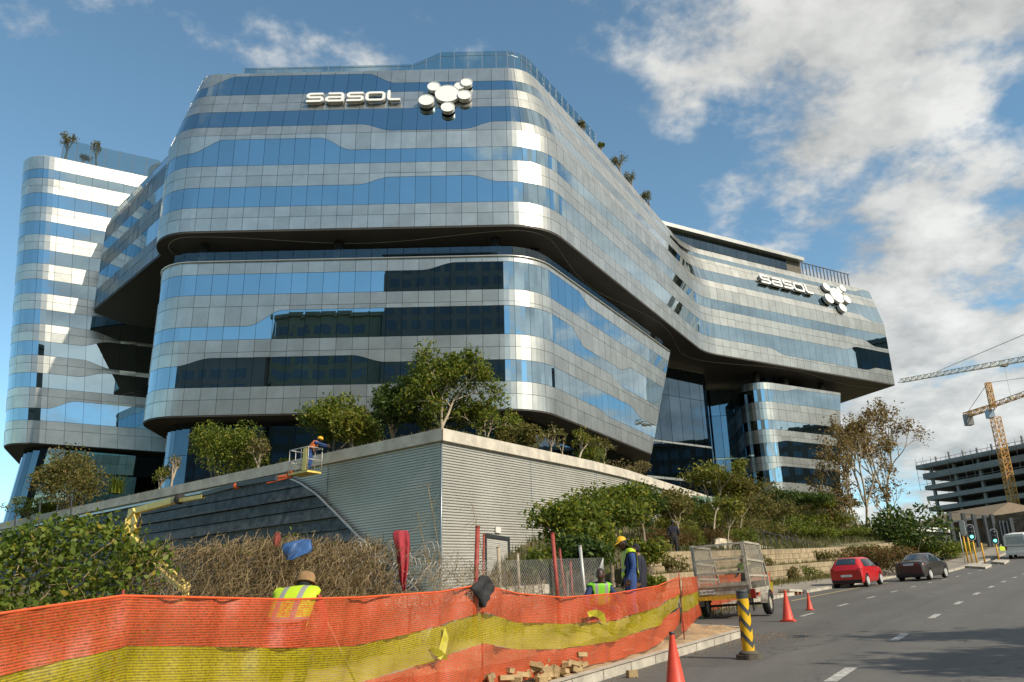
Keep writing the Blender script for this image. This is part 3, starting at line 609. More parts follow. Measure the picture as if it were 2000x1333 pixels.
struct(grid_sheet(Sg, Tg, gsheet, 'ground', M['ground']))
Sr = list(np.arange(-30, 60, .5))+list(np.arange(60, 230, 2.))
struct(grid_sheet(Sr, lambda s: [kerb_t(s)+.02, kerb_t(s)+1.5, -4, -2, 0, 2, 4, 7.05], lambda s, t, x, y: rz_(s), 'road', M['asphalt'], 'road'))
# cross street at the junction ahead
# pavement strip behind the kerb; loose soil where it has been dug up
def pv(s, t, x, y): return gz(x, y)+.012
struct(grid_sheet([s for s in Sr if s >= 20], lambda s: list(np.linspace(kerb_t(s)-.17, kerb_t(s)-2.2, 6)), pv, 'pavement', M['pave']))
def soilz(s, t, x, y):
    d = kerb_t(s)-t; e = smooth(.1, .5, d)*smooth(20.2, 19.2, s); return gz(x, y)-.12*(1-smooth(.0, .2, d))-.2*(1-smooth(20.4, 19.6, s))+e*(.02+.05*math.sin(3.1*x+1.3*y)*math.sin(2.3*y)+RNG.uniform(0, .06))
struct(grid_sheet(list(np.arange(-6, 20.6, .2)), lambda s: list(kerb_t(s)-.1-np.linspace(0, 1, 30)**1.3*5.8), soilz, 'dug_soil', M['soil']))
struct(grid_sheet([s for s in Sr if s < 150], [7.28, 8, 9.8], lambda s, t, x, y: rz_(s)+.13, 'far_pavement', M['pave']))
# kerbstones, each about a metre long
kc = 0; s = -4.; kp = thing('kerb', 'pale concrete kerb running along the road edge past the orange net', 'kerb', (*R2(8, -5.8), rz_(8)))
def kseg(sa, sb, parent, tf=kerb_t, sg=-1, w=.16, h=.15):
    mb = MB(); V = []
    for sx in (sa+.012, sb-.012):
        for tt_, zz_ in ((0, -.2), (0, h-.02), (-.025*-sg*-1, h), (sg*w, h), (sg*w, -.2)):
            x, y = R2(sx, tf(sx)+tt_); V.append((x, y, rz_(sx)+zz_))
    mb.add(V, [(0, 1, 6, 5), (1, 2, 7, 6), (2, 3, 8, 7), (3, 4, 9, 8), (0, 4, 3, 2, 1), (5, 6, 7, 8, 9)]); return mb.build('kerbstone', M['kerb'], parent)
while s < 100:
    st_ = 1.0 if not 18.5 < s < 23 else .45
    if not (38.4 < s < 40.4): kseg(s, s+st_, kp)
    s += st_
# storm drain inlet in the bay kerb
x, y = R2(39.4, kerb_t(39.4)); dr = thing('storm_drain', 'brick storm drain inlet under a concrete lid in the parking kerb', 'drain', (x, y, rz_(39.4)))
T = Matrix.Translation((x, y, rz_(39.4)))@Matrix.Rotation(-raz(39.4), 4, 'Z')
mb = MB(); mb.box(-.5, 0, -1.0, 1.0, .14, .24, T=T); mb.build('lid', M['kerb'], dr)
for yy in (-.9, -.3, .3, .9): mb = MB(); mb.box(-.3, -.02, yy-.1, yy+.1, -.05, .138, T=T); mb.build('brick', pm('drain_brick', (.33, .14, .07), .9), dr)
mb = MB(); mb.box(-.5, -.31, -1, 1, -.1, .135, T=T); mb.build('back', M['core'], dr)
# painted markings, a few millimetres proud
def dash(sa, sb, t, w, name, mat, par=None, z=.006):
    mb = MB(); n = max(1, int((sb-sa)/1.5)); V = []
    for i in range(n+1):
        sx = sa+(sb-sa)*i/n
        for tt_ in (t-w/2, t+w/2): x, y = R2(sx, tt_); V.append((x, y, rz_(sx)+z))
    mb.add(V, [(2*i, 2*i+2, 2*i+3, 2*i+1) for i in range(n)]); o = mb.build(name, mat, par); return o
mk = bpy.data.objects.new('road_marking', None); COL.objects.link(mk); mk['kind'] = 'structure'
s = 6.55
while s < 150: dash(s, s+1.5 if s < 60 else s+2, -2.55, .17, 'centre_dash', M['paint'], mk); s += 5.6
s = 25.
while s < 78: dash(s, s+1.4, -6.05, .13, 'lane_dash', M['paint'], mk); s += 4.6
dash(34, 92, -8.75, .13, 'edge_line', M['ypaint'], mk)
dash(-3, 12, 1.6, .15, 'centre_dash', M['paint'], mk) if False else None
s = 13.
while s < 40: dash(s, s+1.5, 1.9, .15, 'right_lane_dash', M['paint'], mk); s += 9
# rubble spilled over the kerb on to the road
rub = MB()
for i in range(1100):
    s = RNG.uniform(9, 20.5) if RNG.random() < .5 else RNG.normal(18.3, 1.1); d = abs(RNG.normal(0, .3+.35*(s > 16))); t = kerb_t(s)+.05+d; x, y = R2(s, t); r = RNG.uniform(.006, .022)
    a = RNG.uniform(0, 6.3, 3); V = [(x+r*math.cos(k*2.1+a[0])*RNG.uniform(.7, 1.3), y+r*math.sin(k*2.1+a[0])*RNG.uniform(.7, 1.3), rz_(s)+.004) for k in range(3)]+[(x, y, rz_(s)+r*RNG.uniform(.6, 1.2))]
    rub.add(V, [(0, 1, 3), (1, 2, 3), (2, 0, 3)])
rub.build('soil_crumbs', M['crumb'], kind='stuff')['label'] = 'loose brown soil crumbs spilled along the kerb'
# ================================================================ podium with corrugated cladding, slate base and concrete coping
C3 = np.array([-2.96, 33.0]); LD = np.array([math.sin(rad(-51.3)), math.cos(rad(-51.3))]); RD = np.array([math.sin(rad(30.3)), math.cos(rad(30.3))])
LN = np.array([-LD[1], LD[0]]); LN = LN if LN[1] < 0 else -LN; RN = np.array([RD[1], -RD[0]])
ZT = 9.08
def zr(d): return .055*min(d, 17)+.012*max(0, d-17)
pod = thing('garden_podium', 'grey corrugated podium with pale concrete coping and dark slate base', 'podium', (C3[0], C3[1], 3))
def wl(w, z, o=0.): p = C3+LD*w+LN*o; return (p[0], p[1], z)
def wr(d, z, o=0.): p = C3+RD*d+RN*o; return (p[0], p[1], z)
def corr(fn, a, b, z0, z1, slope, name):
    mb = MB(); ds = np.linspace(a, b, 12); rows = []
    z = z0
    while z < z1: rows += [(z, 0), (z+.056, 0), (z+.068, -.05), (z+.103, -.05)]; z += .115
    V = [fn(d, zz+slope(d), o) for zz, o in rows for d in ds]; k = len(ds)
    mb.add(V, [(r*k+i, r*k+i+1, (r+1)*k+i+1, (r+1)*k+i) for r in range(len(rows)-1) for i in range(k-1)]); return mb.build(name, M['corr'], pod, kind='stuff')
M['corr'] = pm('corrugated_grey_worn', (.46, .45, .40), .45, .12, .16, .55, detail=8, col2=(.52, .51, .46)) if False else M['corr']
corr(wl, 0, 62, .3, 8.6, lambda d: 0, 'corrugated_cladding'); corr(wr, 0, 52, .6, 8.6, zr, 'corrugated_cladding')
MB().tube([(*C3, .5), (*C3, 8.6)], .035, 6).build('corner_trim', M['trim'], pod)
for fn_, lst, sl in ((wl, (7.2, 14.6, 22.4, 30.5, 40), lambda d: 0), (wr, (7.4, 14.9, 22.6, 31, 40), zr)):
    for d_ in lst: mb = MB(); mb.bar(fn_(d_, 1.0, .006), fn_(d_, 8.58+sl(d_), .006), .035, .02); mb.build('sheet_joint', M['trim'], pod)
def coping(fn, a, b, n, slope, far):
    L_ = np.linspace(a, b, n+1)
    for i in range(n):
        mb = MB(); V = []
        for d in (L_[i]+(.006 if i else -.0), L_[i+1]-.006):
            for o, z in ((.16, 8.58), (.16, ZT), (-.6, ZT+.02), (-.6, 8.58)): V.append(fn(d if not (i == 0 and d == L_[0]) else -o*far, z+slope(max(d, 0)), o))
        mb.add(V, [(0, 1, 5, 4), (1, 2, 6, 5), (2, 3, 7, 6), (3, 0, 4, 7), (0, 3, 2, 1), (4, 5, 6, 7)]); mb.build('coping', M['conc'], pod)
kap = math.tan(rad((180-81.6)/2-8.4))
coping(wl, 0, 62, 13, lambda d: 0, .87); coping(wr, 0, 52, 11, zr, .87)
# garden deck on the podium
dk = [wl(0, 8.95, -.5)[:2], wl(62, 0, -.5)[:2], (-90, 200), (120, 200), (62, 118), wr(52, 0, -.5)[:2], wr(17, 0, -.5)[:2]]
mb = MB(); zs = [8.9, 8.9, 8.9, 9.9, 9.9, 8.9+zr(52), 8.9+zr(17)]; mb.add([(x, y, z) for (x, y), z in zip(dk, zs)], [(5, 4, 3), (5, 3, 2), (5, 2, 1), (5, 1, 0), (5, 0, 6)]); mb.build('garden_deck', M['ground'], pod)
p5, p4 = wr(52, 0), (62, 118); mb = MB(); mb.add([(p5[0], p5[1], 3), (*p4, 3), (*p4, 9.9), (p5[0], p5[1], 8.9+zr(52))], [(0, 1, 2, 3)]); mb.build('return_wall', M['slate'], pod)
# slate base: sloping courses with a curved upper end, each course a ledge of its own
def wz(u, v): p = vplane(u, v, C3, -51.3); return (np.dot(p[:2]-C3, LD), p[2])
cv = sorted([wz(*q) for q in ((566, 934), (590, 944), (625, 968), (665, 1008), (712, 1056), (760, 1100), (815, 1145))], key=lambda q: q[1])
cz = [c[1] for c in cv]; cw = [c[0] for c in cv]
def wcurve(z): return float(np.interp(z, cz, cw)) if z > cz[0] else cw[0]-(cz[0]-z)*.9
ztop = cz[-1]; hgt_ = .56; z = ztop; i = 0
while z > .2:
    zl = z-hgt_; mb = MB(); o0 = .10+.05*(i % 2); k = 8; ws = lambda zz: np.concatenate([np.linspace(wcurve(zz), wcurve(zz)+4, 5)[:-1], np.linspace(wcurve(zz)+4, 62, 28)])
    A = ws(z-.02); B = ws(zl+.03); n = len(A); jo = RNG.uniform(-.02, .02, n)
    V = [wl(a, z-.02, o0+.05+j) for a, j in zip(A, jo)]+[wl(b, zl+.03, o0+.13+j) for b, j in zip(B, jo)]+[wl(a, z-.02, -.08) for a in A]+[wl(b, zl+.03, -.08) for b in B]
    mb.add(V, [(j, j+1, n+j+1, n+j) for j in range(n-1)]+[(2*n+j, 2*n+j+1, j+1, j) for j in range(n-1)]+[(n+j, n+j+1, 3*n+j+1, 3*n+j) for j in range(n-1)]+[(0, n, 3*n, 2*n)]); mb.build('slate_course', M['slate'], pod)
    z = zl; i += 1
mb = MB(); pts = [wl(wcurve(z)-.03, z, .2) for z in np.linspace(.6, ztop, 40)]; mb.tube(pts, .05, 5); mb.build('edge_trim', M['trim'], pod)
mb = MB(); mb.bar(wl(cw[-1], ztop+.06, .2), wl(62, ztop+.06, .2), .3, .1); mb.build('ledge_trim', M['trim'], pod)
# service door in the right flank
dd = [np.dot(vplane(u, 1045, C3, 30.3)[:2]-C3, RD) for u in (947, 994)]
dz0, dz1 = 2.6, 5.12; dm = MB()
for a, b, z0, z1 in ((dd[0], dd[0]+.08, dz0, dz1), (dd[1]-.14, dd[1], dz0, dz1), (dd[0]+.08, dd[1]-.14, dz1-.16, dz1)):
    V = [wr(x, z, o) for o in (.05, -.3) for x in (a, b) for z in (z0, z1)]; dm.add(V, [(0, 2, 3, 1), (0, 1, 5, 4), (2, 6, 7, 3), (1, 3, 7, 5), (0, 4, 6, 2)])
door = dm.build('door', M['darksteel'], pod)  # dark frame set proud of the cladding, standing in for the recess shade
mb = MB(); z = dz0
while z < dz1-.2: V = [wr(dd[0]+.09, z+a, o) for a, o in ((0, .012), (.05, .012), (.055, .0), (.075, .0))]+[wr(dd[1]-.15, z+a, o) for a, o in ((0, .012), (.05, .012), (.055, .0), (.075, .0))]; mb.add(V, [(0, 1, 5, 4), (1, 2, 6, 5), (2, 3, 7, 6)]); z += .078
mb.build('door_leaf', M['corr'], door)
mb = MB(); d0 = (dd[0]+dd[1])/2-.2; V = [wr(d0+a, dz1+.1+b, .07) for a, b in ((0, 0), (.42, 0), (.42, .26), (0, .26))]; mb.add(V+[wr(d0+a, dz1+.1+b, .03) for a, b in ((0, 0), (.42, 0), (.42, .26), (0, .26))], [(0, 1, 2, 3), (0, 4, 5, 1), (1, 5, 6, 2), (2, 6, 7, 3), (3, 7, 4, 0)]); mb.build('door_plate', M['white'], pod)

# ================================================================ stepped block walls beside the pavement
bw = thing('block_wall', 'stepped retaining wall of tan rounded concrete blocks above the pavement', 'wall', (*R2(40, -12.8), rz_(40)))
M['block'] = pm('tan_block', (.38, .30, .185), .9, 0, .25, 4, .5, 40, island=.22)
def block_mesh(w, h, d):
    mb = MB(); k = 6; P = [(-w/2+w*i/k, -.17*math.sin(math.pi*i/k)) for i in range(k+1)]; P = P+[(w/2, d), (-w/2, d)]
    mb.prism(P, Matrix.Identity(4), 0, h); me_o = mb.build('block', M['block']); me = me_o.data; bpy.data.objects.remove(me_o); return me
bme = block_mesh(.385, .268, .3); BO = rootloc(bw); cnt = []
for tier, (t0, zb, rows) in enumerate(((-12.7, .42, 3), (-13.6, 1.28, 3))):
    for r in range(rows):
        s = 30.4+(.215 if r % 2 else 0)+tier*.2
        while s < 92:
            x, y = R2(s, t0-.05*r); cnt.append((s, x, y, rz_(s)+zb+r*.285, raz(s))); s += .43
cnt.sort(key=lambda c: c[0]); bob = MB()
for i, (s, x, y, z, a) in enumerate(cnt):
    T = Matrix.Translation((x+RNG.uniform(-.03, .03), y+RNG.uniform(-.03, .03), z))@Matrix.Rotation(-a+math.pi/2+RNG.uniform(-.05, .05), 4, 'Z')
    if i < 300:
        o = bpy.data.objects.new('block', bme); COL.objects.link(o); o.parent = bw; o.matrix_local = Matrix.Translation(-Vector(BO))@T
    else: bob.add([T@v.co for v in bme.vertices], [tuple(p.vertices) for p in bme.polygons])
bob.build('block_field', M['block'], bw, kind='stuff')
# ramp wall with slim railing above the blocks
rw = thing('ramp_wall', 'cream ramp wall with a slim steel railing on the planted bank', 'wall', on_t(1560, 1085, -15.2))
pts = [on_t(u, v, -15.2) for u, v in ((1395, 1049), (1470, 1062), (1560, 1080), (1650, 1100))]
mb = MB(); n = len(pts); V = [tuple(p) for p in pts]+[(p[0], p[1], p[2]-1.1) for p in pts]+[(p[0]-.2, p[1]+.25, p[2]) for p in pts]
mb.add(V, [(i, i+1, n+i+1, n+i) for i in range(n-1)]+[(i, i+1, 2*n+i+1, 2*n+i) for i in range(n-1)]); mb.build('wall', pm('cream_plaster', (.60, .53, .40), .85, 0, .15, 2), rw)
def lerp_pts(pts, f):
    c = np.concatenate([[0], np.cumsum([np.linalg.norm(b-a) for a, b in zip(pts[:-1], pts[1:])])]); return np.array([np.interp(f*c[-1], c, [p[i] for p in pts]) for i in range(3)])
rp = [on_t(u, v, -14.6) for u, v in ((1470, 1066), (1560, 1084), (1650, 1103), (1690, 1106))]
for i in range(24):
    p = lerp_pts(rp, i/23); MB().bar((p[0], p[1], p[2]-.3), (p[0], p[1], p[2]+.95), .045).build('rail_post', M['darksteel'], rw)
mb = MB(); n_ = [lerp_pts(rp, i/23)+[0, 0, .95] for i in range(24)]; mb.tube(n_, .03, 5); mb.build('handrail', M['darksteel'], rw)
# pale path edge and glass fence higher up the bank
gp = [on_t(u, v, -20) for u, v in ((1290, 1045), (1350, 1034), (1440, 1040), (1540, 1042))]
pe = thing('path_edge', 'low pale concrete path edge among shrubs on the bank', 'wall', gp[0]); mb = MB(); n = len(gp)
V = [tuple(p) for p in gp]+[(p[0], p[1], p[2]-.8) for p in gp]+[(p[0]-.2, p[1]+.3, p[2]) for p in gp]
mb.add(V, [(i, i+1, n+i+1, n+i) for i in range(n-1)]+[(i, i+1, 2*n+i+1, 2*n+i) for i in range(n-1)]); mb.build('edge_block', M['conc'], pe)
gf = thing('glass_fence', 'green tinted glass fence running behind young trees on the bank', 'fence', on_t(1440, 1035, -22))
gg = [on_t(u, v, -22) for u, v in ((1340, 1030), (1430, 1034), (1530, 1036))]
for i in range(16):
    a = lerp_pts(gg, i/16); b = lerp_pts(gg, (i+1)/16-.004)
    A = [a, b, b+[0, 0, 2.3], a+[0, 0, 2.3]]; mb = MB(); mb.add(A+[q+np.array((-.02, .03, 0)) for q in A], [(0, 1, 2, 3), (7, 6, 5, 4)]); mb.build('glass_pane', M.setdefault('greeng', glassmat('green_glass', (.55, .72, .62), .12)), gf)
    MB().bar(a, a+np.array([0, 0, 2.4]), .05).build('post', M['steel'], gf)
# ================================================================ orange and yellow debris net
def netmat(name, col, open_=.30):
    m = bpy.data.materials.new(name); m.use_nodes = True; t = m.node_tree; t.nodes.clear(); nn = t.nodes.new; ll = t.links.new
    uv = nn('ShaderNodeUVMap'); uv.uv_map = 'net'; sx = nn('ShaderNodeSeparateXYZ'); ll(uv.outputs[0], sx.inputs[0])
    h = math_node(t, 'SINE', math_node(t, 'MULTIPLY', sx.outputs[1], 2*math.pi/.021)); v = math_node(t, 'SINE', math_node(t, 'MULTIPLY', sx.outputs[0], 2*math.pi/.016))
    no = nn('ShaderNodeTexNoise'); no.inputs['Scale'].default_value = 34; no.inputs['Detail'].default_value = 3; ll(uv.outputs[0], no.inputs['Vector'])
    n2_ = nn('ShaderNodeTexNoise'); n2_.inputs['Scale'].default_value = 2.3; n2_.inputs['Detail'].default_value = 3; ll(uv.outputs[0], n2_.inputs['Vector'])
    a = math_node(t, 'MULTIPLY_ADD', h, .20, open_); a = math_node(t, 'MULTIPLY_ADD', v, .05, a); a = math_node(t, 'MULTIPLY_ADD', math_node(t, 'SUBTRACT', no.outputs[0], .5), 1.25, a); a = math_node(t, 'MULTIPLY_ADD', math_node(t, 'SUBTRACT', n2_.outputs[0], .5), .35, a, clamp=True)
    c1 = nn('ShaderNodeMixRGB'); c1.inputs[1].default_value = (*[c*.6 for c in col], 1); c1.inputs[2].default_value = (*col, 1); ll(math_node(t, 'MULTIPLY_ADD', h, -.5, .65), c1.inputs[0])
    d = nn('ShaderNodeBsdfPrincipled'); d.inputs['Roughness'].default_value = .45; ll(c1.outputs[0], d.inputs['Base Color']); tl = nn('ShaderNodeBsdfTranslucent'); ll(c1.outputs[0], tl.inputs[0])
    m1 = nn('ShaderNodeMixShader'); m1.inputs[0].default_value = .35; ll(d.outputs[0], m1.inputs[1]); ll(tl.outputs[0], m1.inputs[2])
    tr = nn('ShaderNodeBsdfTransparent'); m2 = nn('ShaderNodeMixShader'); ll(a, m2.inputs[0]); ll(m1.outputs[0], m2.inputs[1]); ll(tr.outputs[0], m2.inputs[2])
    o = nn('ShaderNodeOutputMaterial'); ll(m2.outputs[0], o.inputs[0]); return m
M['neto'] = netmat('orange_net', (.80, .135, .045), .24); M['nety'] = netmat('yellow_net', (.56, .45, .012), .27)
def band(name, top, bot, mat, parent, nu, nv, fold=1., v0=0.):
    """top / bot: functions f in 0..1 -> point"""
    V = []; UV = []; seed = RNG.uniform(0, 9); along = 0; prev = None
    for i in range(nu+1):
        a = np.array(top(i/nu)); b = np.array(bot(i/nu))
        if prev is not None: along += np.linalg.norm((a-prev)[:2])
        prev = a
        for j in range(nv+1):
            f_ = j/nv; p = a*(1-f_)+b*f_; hh = f_*np.linalg.norm(a-b)+v0
            w_ = .035*math.sin(along*3.7+seed+1.2*hh+1.4*math.sin(along*.9))+.022*math.sin(along*9.1+3*hh+2*math.sin(along*1.7+seed))+.018*math.sin(hh*11+along*2.6+math.sin(along*4))+.012*math.sin(along*23+hh*5)
            V.append(p+np.array([.86, -.5, 0])*w_*fold); UV.append((along, hh))
    mb = MB(); mb.add(V, [(i*(nv+1)+j, (i+1)*(nv+1)+j, (i+1)*(nv+1)+j+1, i*(nv+1)+j+1) for i in range(nu) for j in range(nv)], 0, True); o = mb.build(name, mat, parent)
    u_ = o.data.uv_layers.new(name='net'); li = np.zeros(len(o.data.loops), dtype=np.int32); o.data.loops.foreach_get('vertex_index', li); u_.data.foreach_set('uv', np.array(UV)[li].ravel()); return o
KN = [(-260, 1262, 1440, 1600, 1740), (0, 1200, 1322, 1452, 1565), (120, 1182, 1291, 1404, 1500), (240, 1165, 1262, 1366, 1452), (420, 1169, 1263, 1358, 1432), (560, 1172, 1266, 1350, 1420), (700, 1168, 1262, 1334, 1398), (860, 1157, 1222, 1287, 1349), (940, 1143, 1196, 1257, 1338), (1010, 1160, 1216, 1269, 1332), (1100, 1168, 1219, 1268, 1307), (1200, 1160, 1213, 1252, 1291), (1285, 1145, 1186, 1221, 1262), (1326, 1128, 1160, 1186, 1219)]
KP = [[on_t(k[0], k[i], -6.05) for k in KN] for i in (1, 2, 3, 4)]
def netcurve(i):
    ks = [k[0] for k in KN]
    def f(x):
        u = ks[0]+x*(ks[-1]-ks[0]); w = np.searchsorted(ks, u, 'right')-1; w = min(max(w, 0), len(ks)-2); q_ = (u-ks[w])/(ks[w+1]-ks[w]); q_ = q_*q_*(3-2*q_)*.5+q_*.5
        return KP[i][w]*(1-q_)+KP[i][w+1]*q_
    return f
nett = thing('debris_net', 'orange netting with a broad yellow stripe strung along the kerb', 'barrier net', KP[3][8])
for i, (m_, l_) in enumerate((('neto', 'upper orange strip'), ('nety', 'yellow middle strip'), ('neto', 'lower orange strip'))):
    o = band('net_band', netcurve(i), netcurve(i+1), M[m_], nett, 260, 10, v0=i*.4)
mb = MB(); mb.tube([np.array(netcurve(0)(x))+[0, 0, .004] for x in np.linspace(0, 1, 160)], .011, 5); mb.build('hem', pm('net_hem', (.75, .11, .025), .5), nett)
def flap(uvs, mat):
    pts = [on_t(u, v, -6.0) for u, v in uvs]; mb = MB(); n = len(pts)//2; mb.add([p_+np.array([.05, -.03, 0])*(1+.6*math.sin(i)) for i, p_ in enumerate(pts)], [(i, i+1, 2*n-2-i, 2*n-1-i) for i in range(n-1)]); o = mb.build('torn_flap', mat, nett); sd_ = o.modifiers.new('t', 'SOLIDIFY'); sd_.thickness = .004; return o
M['flapy'] = pm('net_scrap', (.50, .44, .03), .5, 0, .2, 20); M['flapo'] = pm('net_scrap_orange', (.80, .24, .02), .5, 0, .2, 20)
flap([(861, 1225), (864, 1248), (858, 1275), (852, 1290), (850, 1286), (855, 1262), (858, 1240), (858, 1224)], M['flapy']); flap([(836, 1262), (850, 1270), (863, 1287), (860, 1289), (846, 1280), (835, 1268)], M['flapy'])
flap([(1140, 1195), (1156, 1191), (1170, 1198), (1177, 1216), (1172, 1214), (1164, 1206), (1152, 1204), (1141, 1206)], M['flapy'])
nb = thing('corner_net', 'orange netting turning the corner behind the caged trailer', 'barrier net', KP[3][-1])
c_t = [KP[0][-1], on_t(1366, 1126, -9.4), on_t(1432, 1122, -10.7), on_t(1505, 1118, -10.8)]
gl = lambda p, h: np.array([p[0], p[1], p[2]-h])
def cpol(h):
    pts = [gl(p, h*(1.0 if i < 1 else 1.1)) for i, p in enumerate(c_t)]; return lambda x: lerp_pts(pts, x)
for a, b, m_ in ((0, .38, 'neto'), (.38, .7, 'nety'), (.7, 1.02, 'neto')): band('net_band', cpol(a), cpol(b), M[m_], nb, 40, 4, v0=a)
M['redpost'] = pm('red_oxide', (.30, .05, .035), .6, 0, .25, 8)
M['galv'] = pm('galvanised', (.45, .45, .42), .5, .4)
# net posts
for (u, v, lab) in ((240, 1163, 'thin steel bar holding up the net beside the leafy hedge'), (941, 1141, 'thin steel bar holding up the net under the black jacket'), (1326, 1122, 'thin steel bar at the corner of the orange net')):
    p = on_t(u, v, -6.1); g = gz(p[0], p[1]); mb = MB(); mb.tube([(p[0], p[1], g-.2), (p[0], p[1], p[2]+.04)], .012, 6); tag(mb.build('net_post', M['redpost']), lab, 'post', 'bars that carry the net')
# ================================================================ old fence posts
def post(u, vt, t0, r, mat, lab, lean=0., u2=None):
    p = on_t(u, vt, t0); a = np.array(R2(inv(p[0], p[1])[0], t0)); g = gz(p[0], p[1]); b = on_t(u2 or u+10, vt+60, t0)
    d = b-p; k = (g-.2-p[2])/d[2]; q_ = p+d*k
    mb = MB(); mb.tube([q_, p], r, 8); mb.tube([p, p+np.array([0, 0, .02])], r*1.15, 8); return tag(mb.build('fence_post', mat), lab, 'post', 'posts of the old fence')
post(933, 1030, -9.2, .045, M['redpost'], 'thick red fence post with tangled vine on its tip', u2=931)
post(945, 1046, -9.6, .022, M['redpost'], 'slim red post just left of the service door', u2=944)
post(973, 1070, -9.4, .035, M['palebark'], 'weathered wooden post in front of the service door', u2=976)
post(1011, 1083, -9.4, .03, M['palebark'], 'short wooden post between the door and the leafy tree', u2=1014)
post(1079, 1043, -9.2, .045, M['redpost'], 'tallest red post in front of the leafy tree', u2=1084)
post(1093, 1074, -9.6, .03, M['redpost'], 'middle red post leaning in front of the leafy tree', u2=1100)
post(1114, 1099, -9.6, .03, M['redpost'], 'shortest red post in front of the leafy tree', u2=1118)
post(1133, 1068, -8.6, .038, M['galv'], 'pale galvanised post beside the crouching worker', u2=1139)
for k_, (u, v) in enumerate(((30, 1010), (78, 985), (112, 990), (140, 972))):
    post(u, v, -9.6, .009, M['darksteel'], ['rusty bar at the hedge\'s far left', 'rusty bar rising above the hedge top', 'twisted rusty bar standing in the hedge', 'tallest rusty bar above the hedge'][k_], u2=u-3)
# razor wire and chain-link remains
mb = MB()
for k in range(26):
    u = 640+k*9; p = on_t(u, 1105+18*math.sin(k*.8), -9.3); r = .28
    mb.tube([p+np.array([.1*math.sin(a)*r*3, -.05, 0])+np.array([r*math.cos(a)*.6, 0, r*math.sin(a)]) for a in np.linspace(0, 6.0, 12)], .006, 4)
o = tag(mb.build('razor_wire', M['galv']), 'loose coils of razor wire beside the hanging red cloth', 'wire')
cl = thing('wire_fence', 'sagging chain-link fence between the old red and wooden posts', 'fence', (*R2(17, -9.3), gz(*R2(17, -9.3)))); mb = MB()
for sgn in (-1, 1):
    for k in range(-14, 90):
        A = []
        for j in range(2):
            s = 12.5+k*.09+sgn*(j*1.3 if sgn > 0 else -(j*1.3)*-1); zz = .15+j*1.3
            x, y = R2(min(max(s, 12.4), 19.6), -9.35); A.append((x, y, gz(x, y)+zz))
        mb.tube(A, .0035, 3, cap=False)
mb.build('wire_mesh', M['galv'], cl, kind='stuff')

# ================================================================ cones and bollard
M['cone'] = pm('cone_orange', (.70, .075, .04), .5, 0, .12, 5); M['byel'] = pm('bollard_yellow', (.72, .43, .01), .45, 0, .12, 8); M['bgrey'] = pm('bollard_grey', (.055, .065, .07), .5, 0, .15, 8)
def cone(u, v, h, label, dirty=False):
    p = onroad(u, v); a = raz(inv(p[0], p[1])[0]); r = thing('traffic_cone', label, 'traffic cone', p, -a, 'orange road cones'); L0 = r.location.copy(); r.location = (0, 0, 0); k = h/.75
    mb = MB(); w = .18*k
    P = [(w*math.cos(t)*(1/max(abs(math.cos(t)), abs(math.sin(t))))**.7, w*math.sin(t)*(1/max(abs(math.cos(t)), abs(math.sin(t))))**.7) for t in np.linspace(0, 2*math.pi, 25)[:-1]]
    mb.prism(P, Matrix.Identity(4), 0, .035*k); mb.build('base', M['cone'], r)
    mb = MB(); mb.lathe([(.145*k, .035*k), (.135*k, .05*k), (.032*k, .70*k), (.034*k, .715*k)], 20); mb.build('body', M['cone'], r)
    mb = MB(); mb.lathe([(.038*k, .715*k), (.038*k, .75*k), (.026*k, .752*k), (.022*k, .70*k)], 16); mb.build('collar', M['bgrey'] if dirty else M['cone'], r); r.location = L0
cone(1321, 1352, .74, 'tall red cone with a dark collar standing at the kerb beside the bollard', True)
cone(1540, 1214, .78, 'clean red cone standing next to the trailer wheel'); cone(1582, 1192, .52, 'small faded cone on the asphalt short of the red car')
p = onroad(1464, 1287); bo = thing('road_bollard', 'yellow and dark grey chevron plastic bollard on a round base', 'bollard', p); bo.location = (0, 0, 0)
mb = MB(); P = [(.21*math.cos(t)*(1+.03*math.cos(8*t)), .21*math.sin(t)*(1+.03*math.cos(8*t))) for t in np.linspace(0, 2*math.pi, 33)[:-1]]; mb.prism(P, Matrix.Identity(4), 0, .07); mb.lathe([(.18, .07), (.15, .115), (.10, .13)], 24); mb.build('base', pm('dusty_rubber', (.10, .085, .065), .9), bo)
def cyl_r(z): return .105-.006*z
def mkband(name, f0, f1, mat, dr=0.):
    mb = MB(); n = 40; V = []
    for j in range(n):
        t = 2*math.pi*j/n
        for z in (f0(t), f1(t)): r = cyl_r(z)+dr; V.append((r*math.cos(t), r*math.sin(t), z))
    mb.add(V, [(2*j, (2*j+2) % (2*n), (2*j+3) % (2*n), 2*j+1) for j in range(n)], 0, True); mb.build(name, mat, bo)
mkband('sleeve', lambda t: .12, lambda t: .97, M['byel']); mkband('cap', lambda t: .97, lambda t: 1.07, M['bgrey']); MB().lathe([(cyl_r(1.07), 1.07), (.10, 1.10), (0, 1.105)], 24).build('cap_top', M['bgrey'], bo)
def zig(t, base): x = (t/(2*math.pi)*2) % 1; return base+.20*abs(2*x-1)
for b0 in (.17, .42, .68):
    mb = MB(); n = 48; V = []
    for j in range(n+1):
        t = 2*math.pi*j/n+.55
        lo_ = max(.15, zig(t, b0)); hi_ = min(.94, lo_+.095)
        for z in (lo_, max(lo_+.001, hi_)): r = cyl_r(z)+.003; V.append((r*math.cos(t), r*math.sin(t), z))
    mb.add(V, [(2*j, 2*j+2, 2*j+3, 2*j+1) for j in range(n)], 0, True); mb.build('chevron_stripe', M['bgrey'], bo)
bo.location = tuple(p); bo.rotation_euler = (rad(1.5), rad(-2.5), .5)
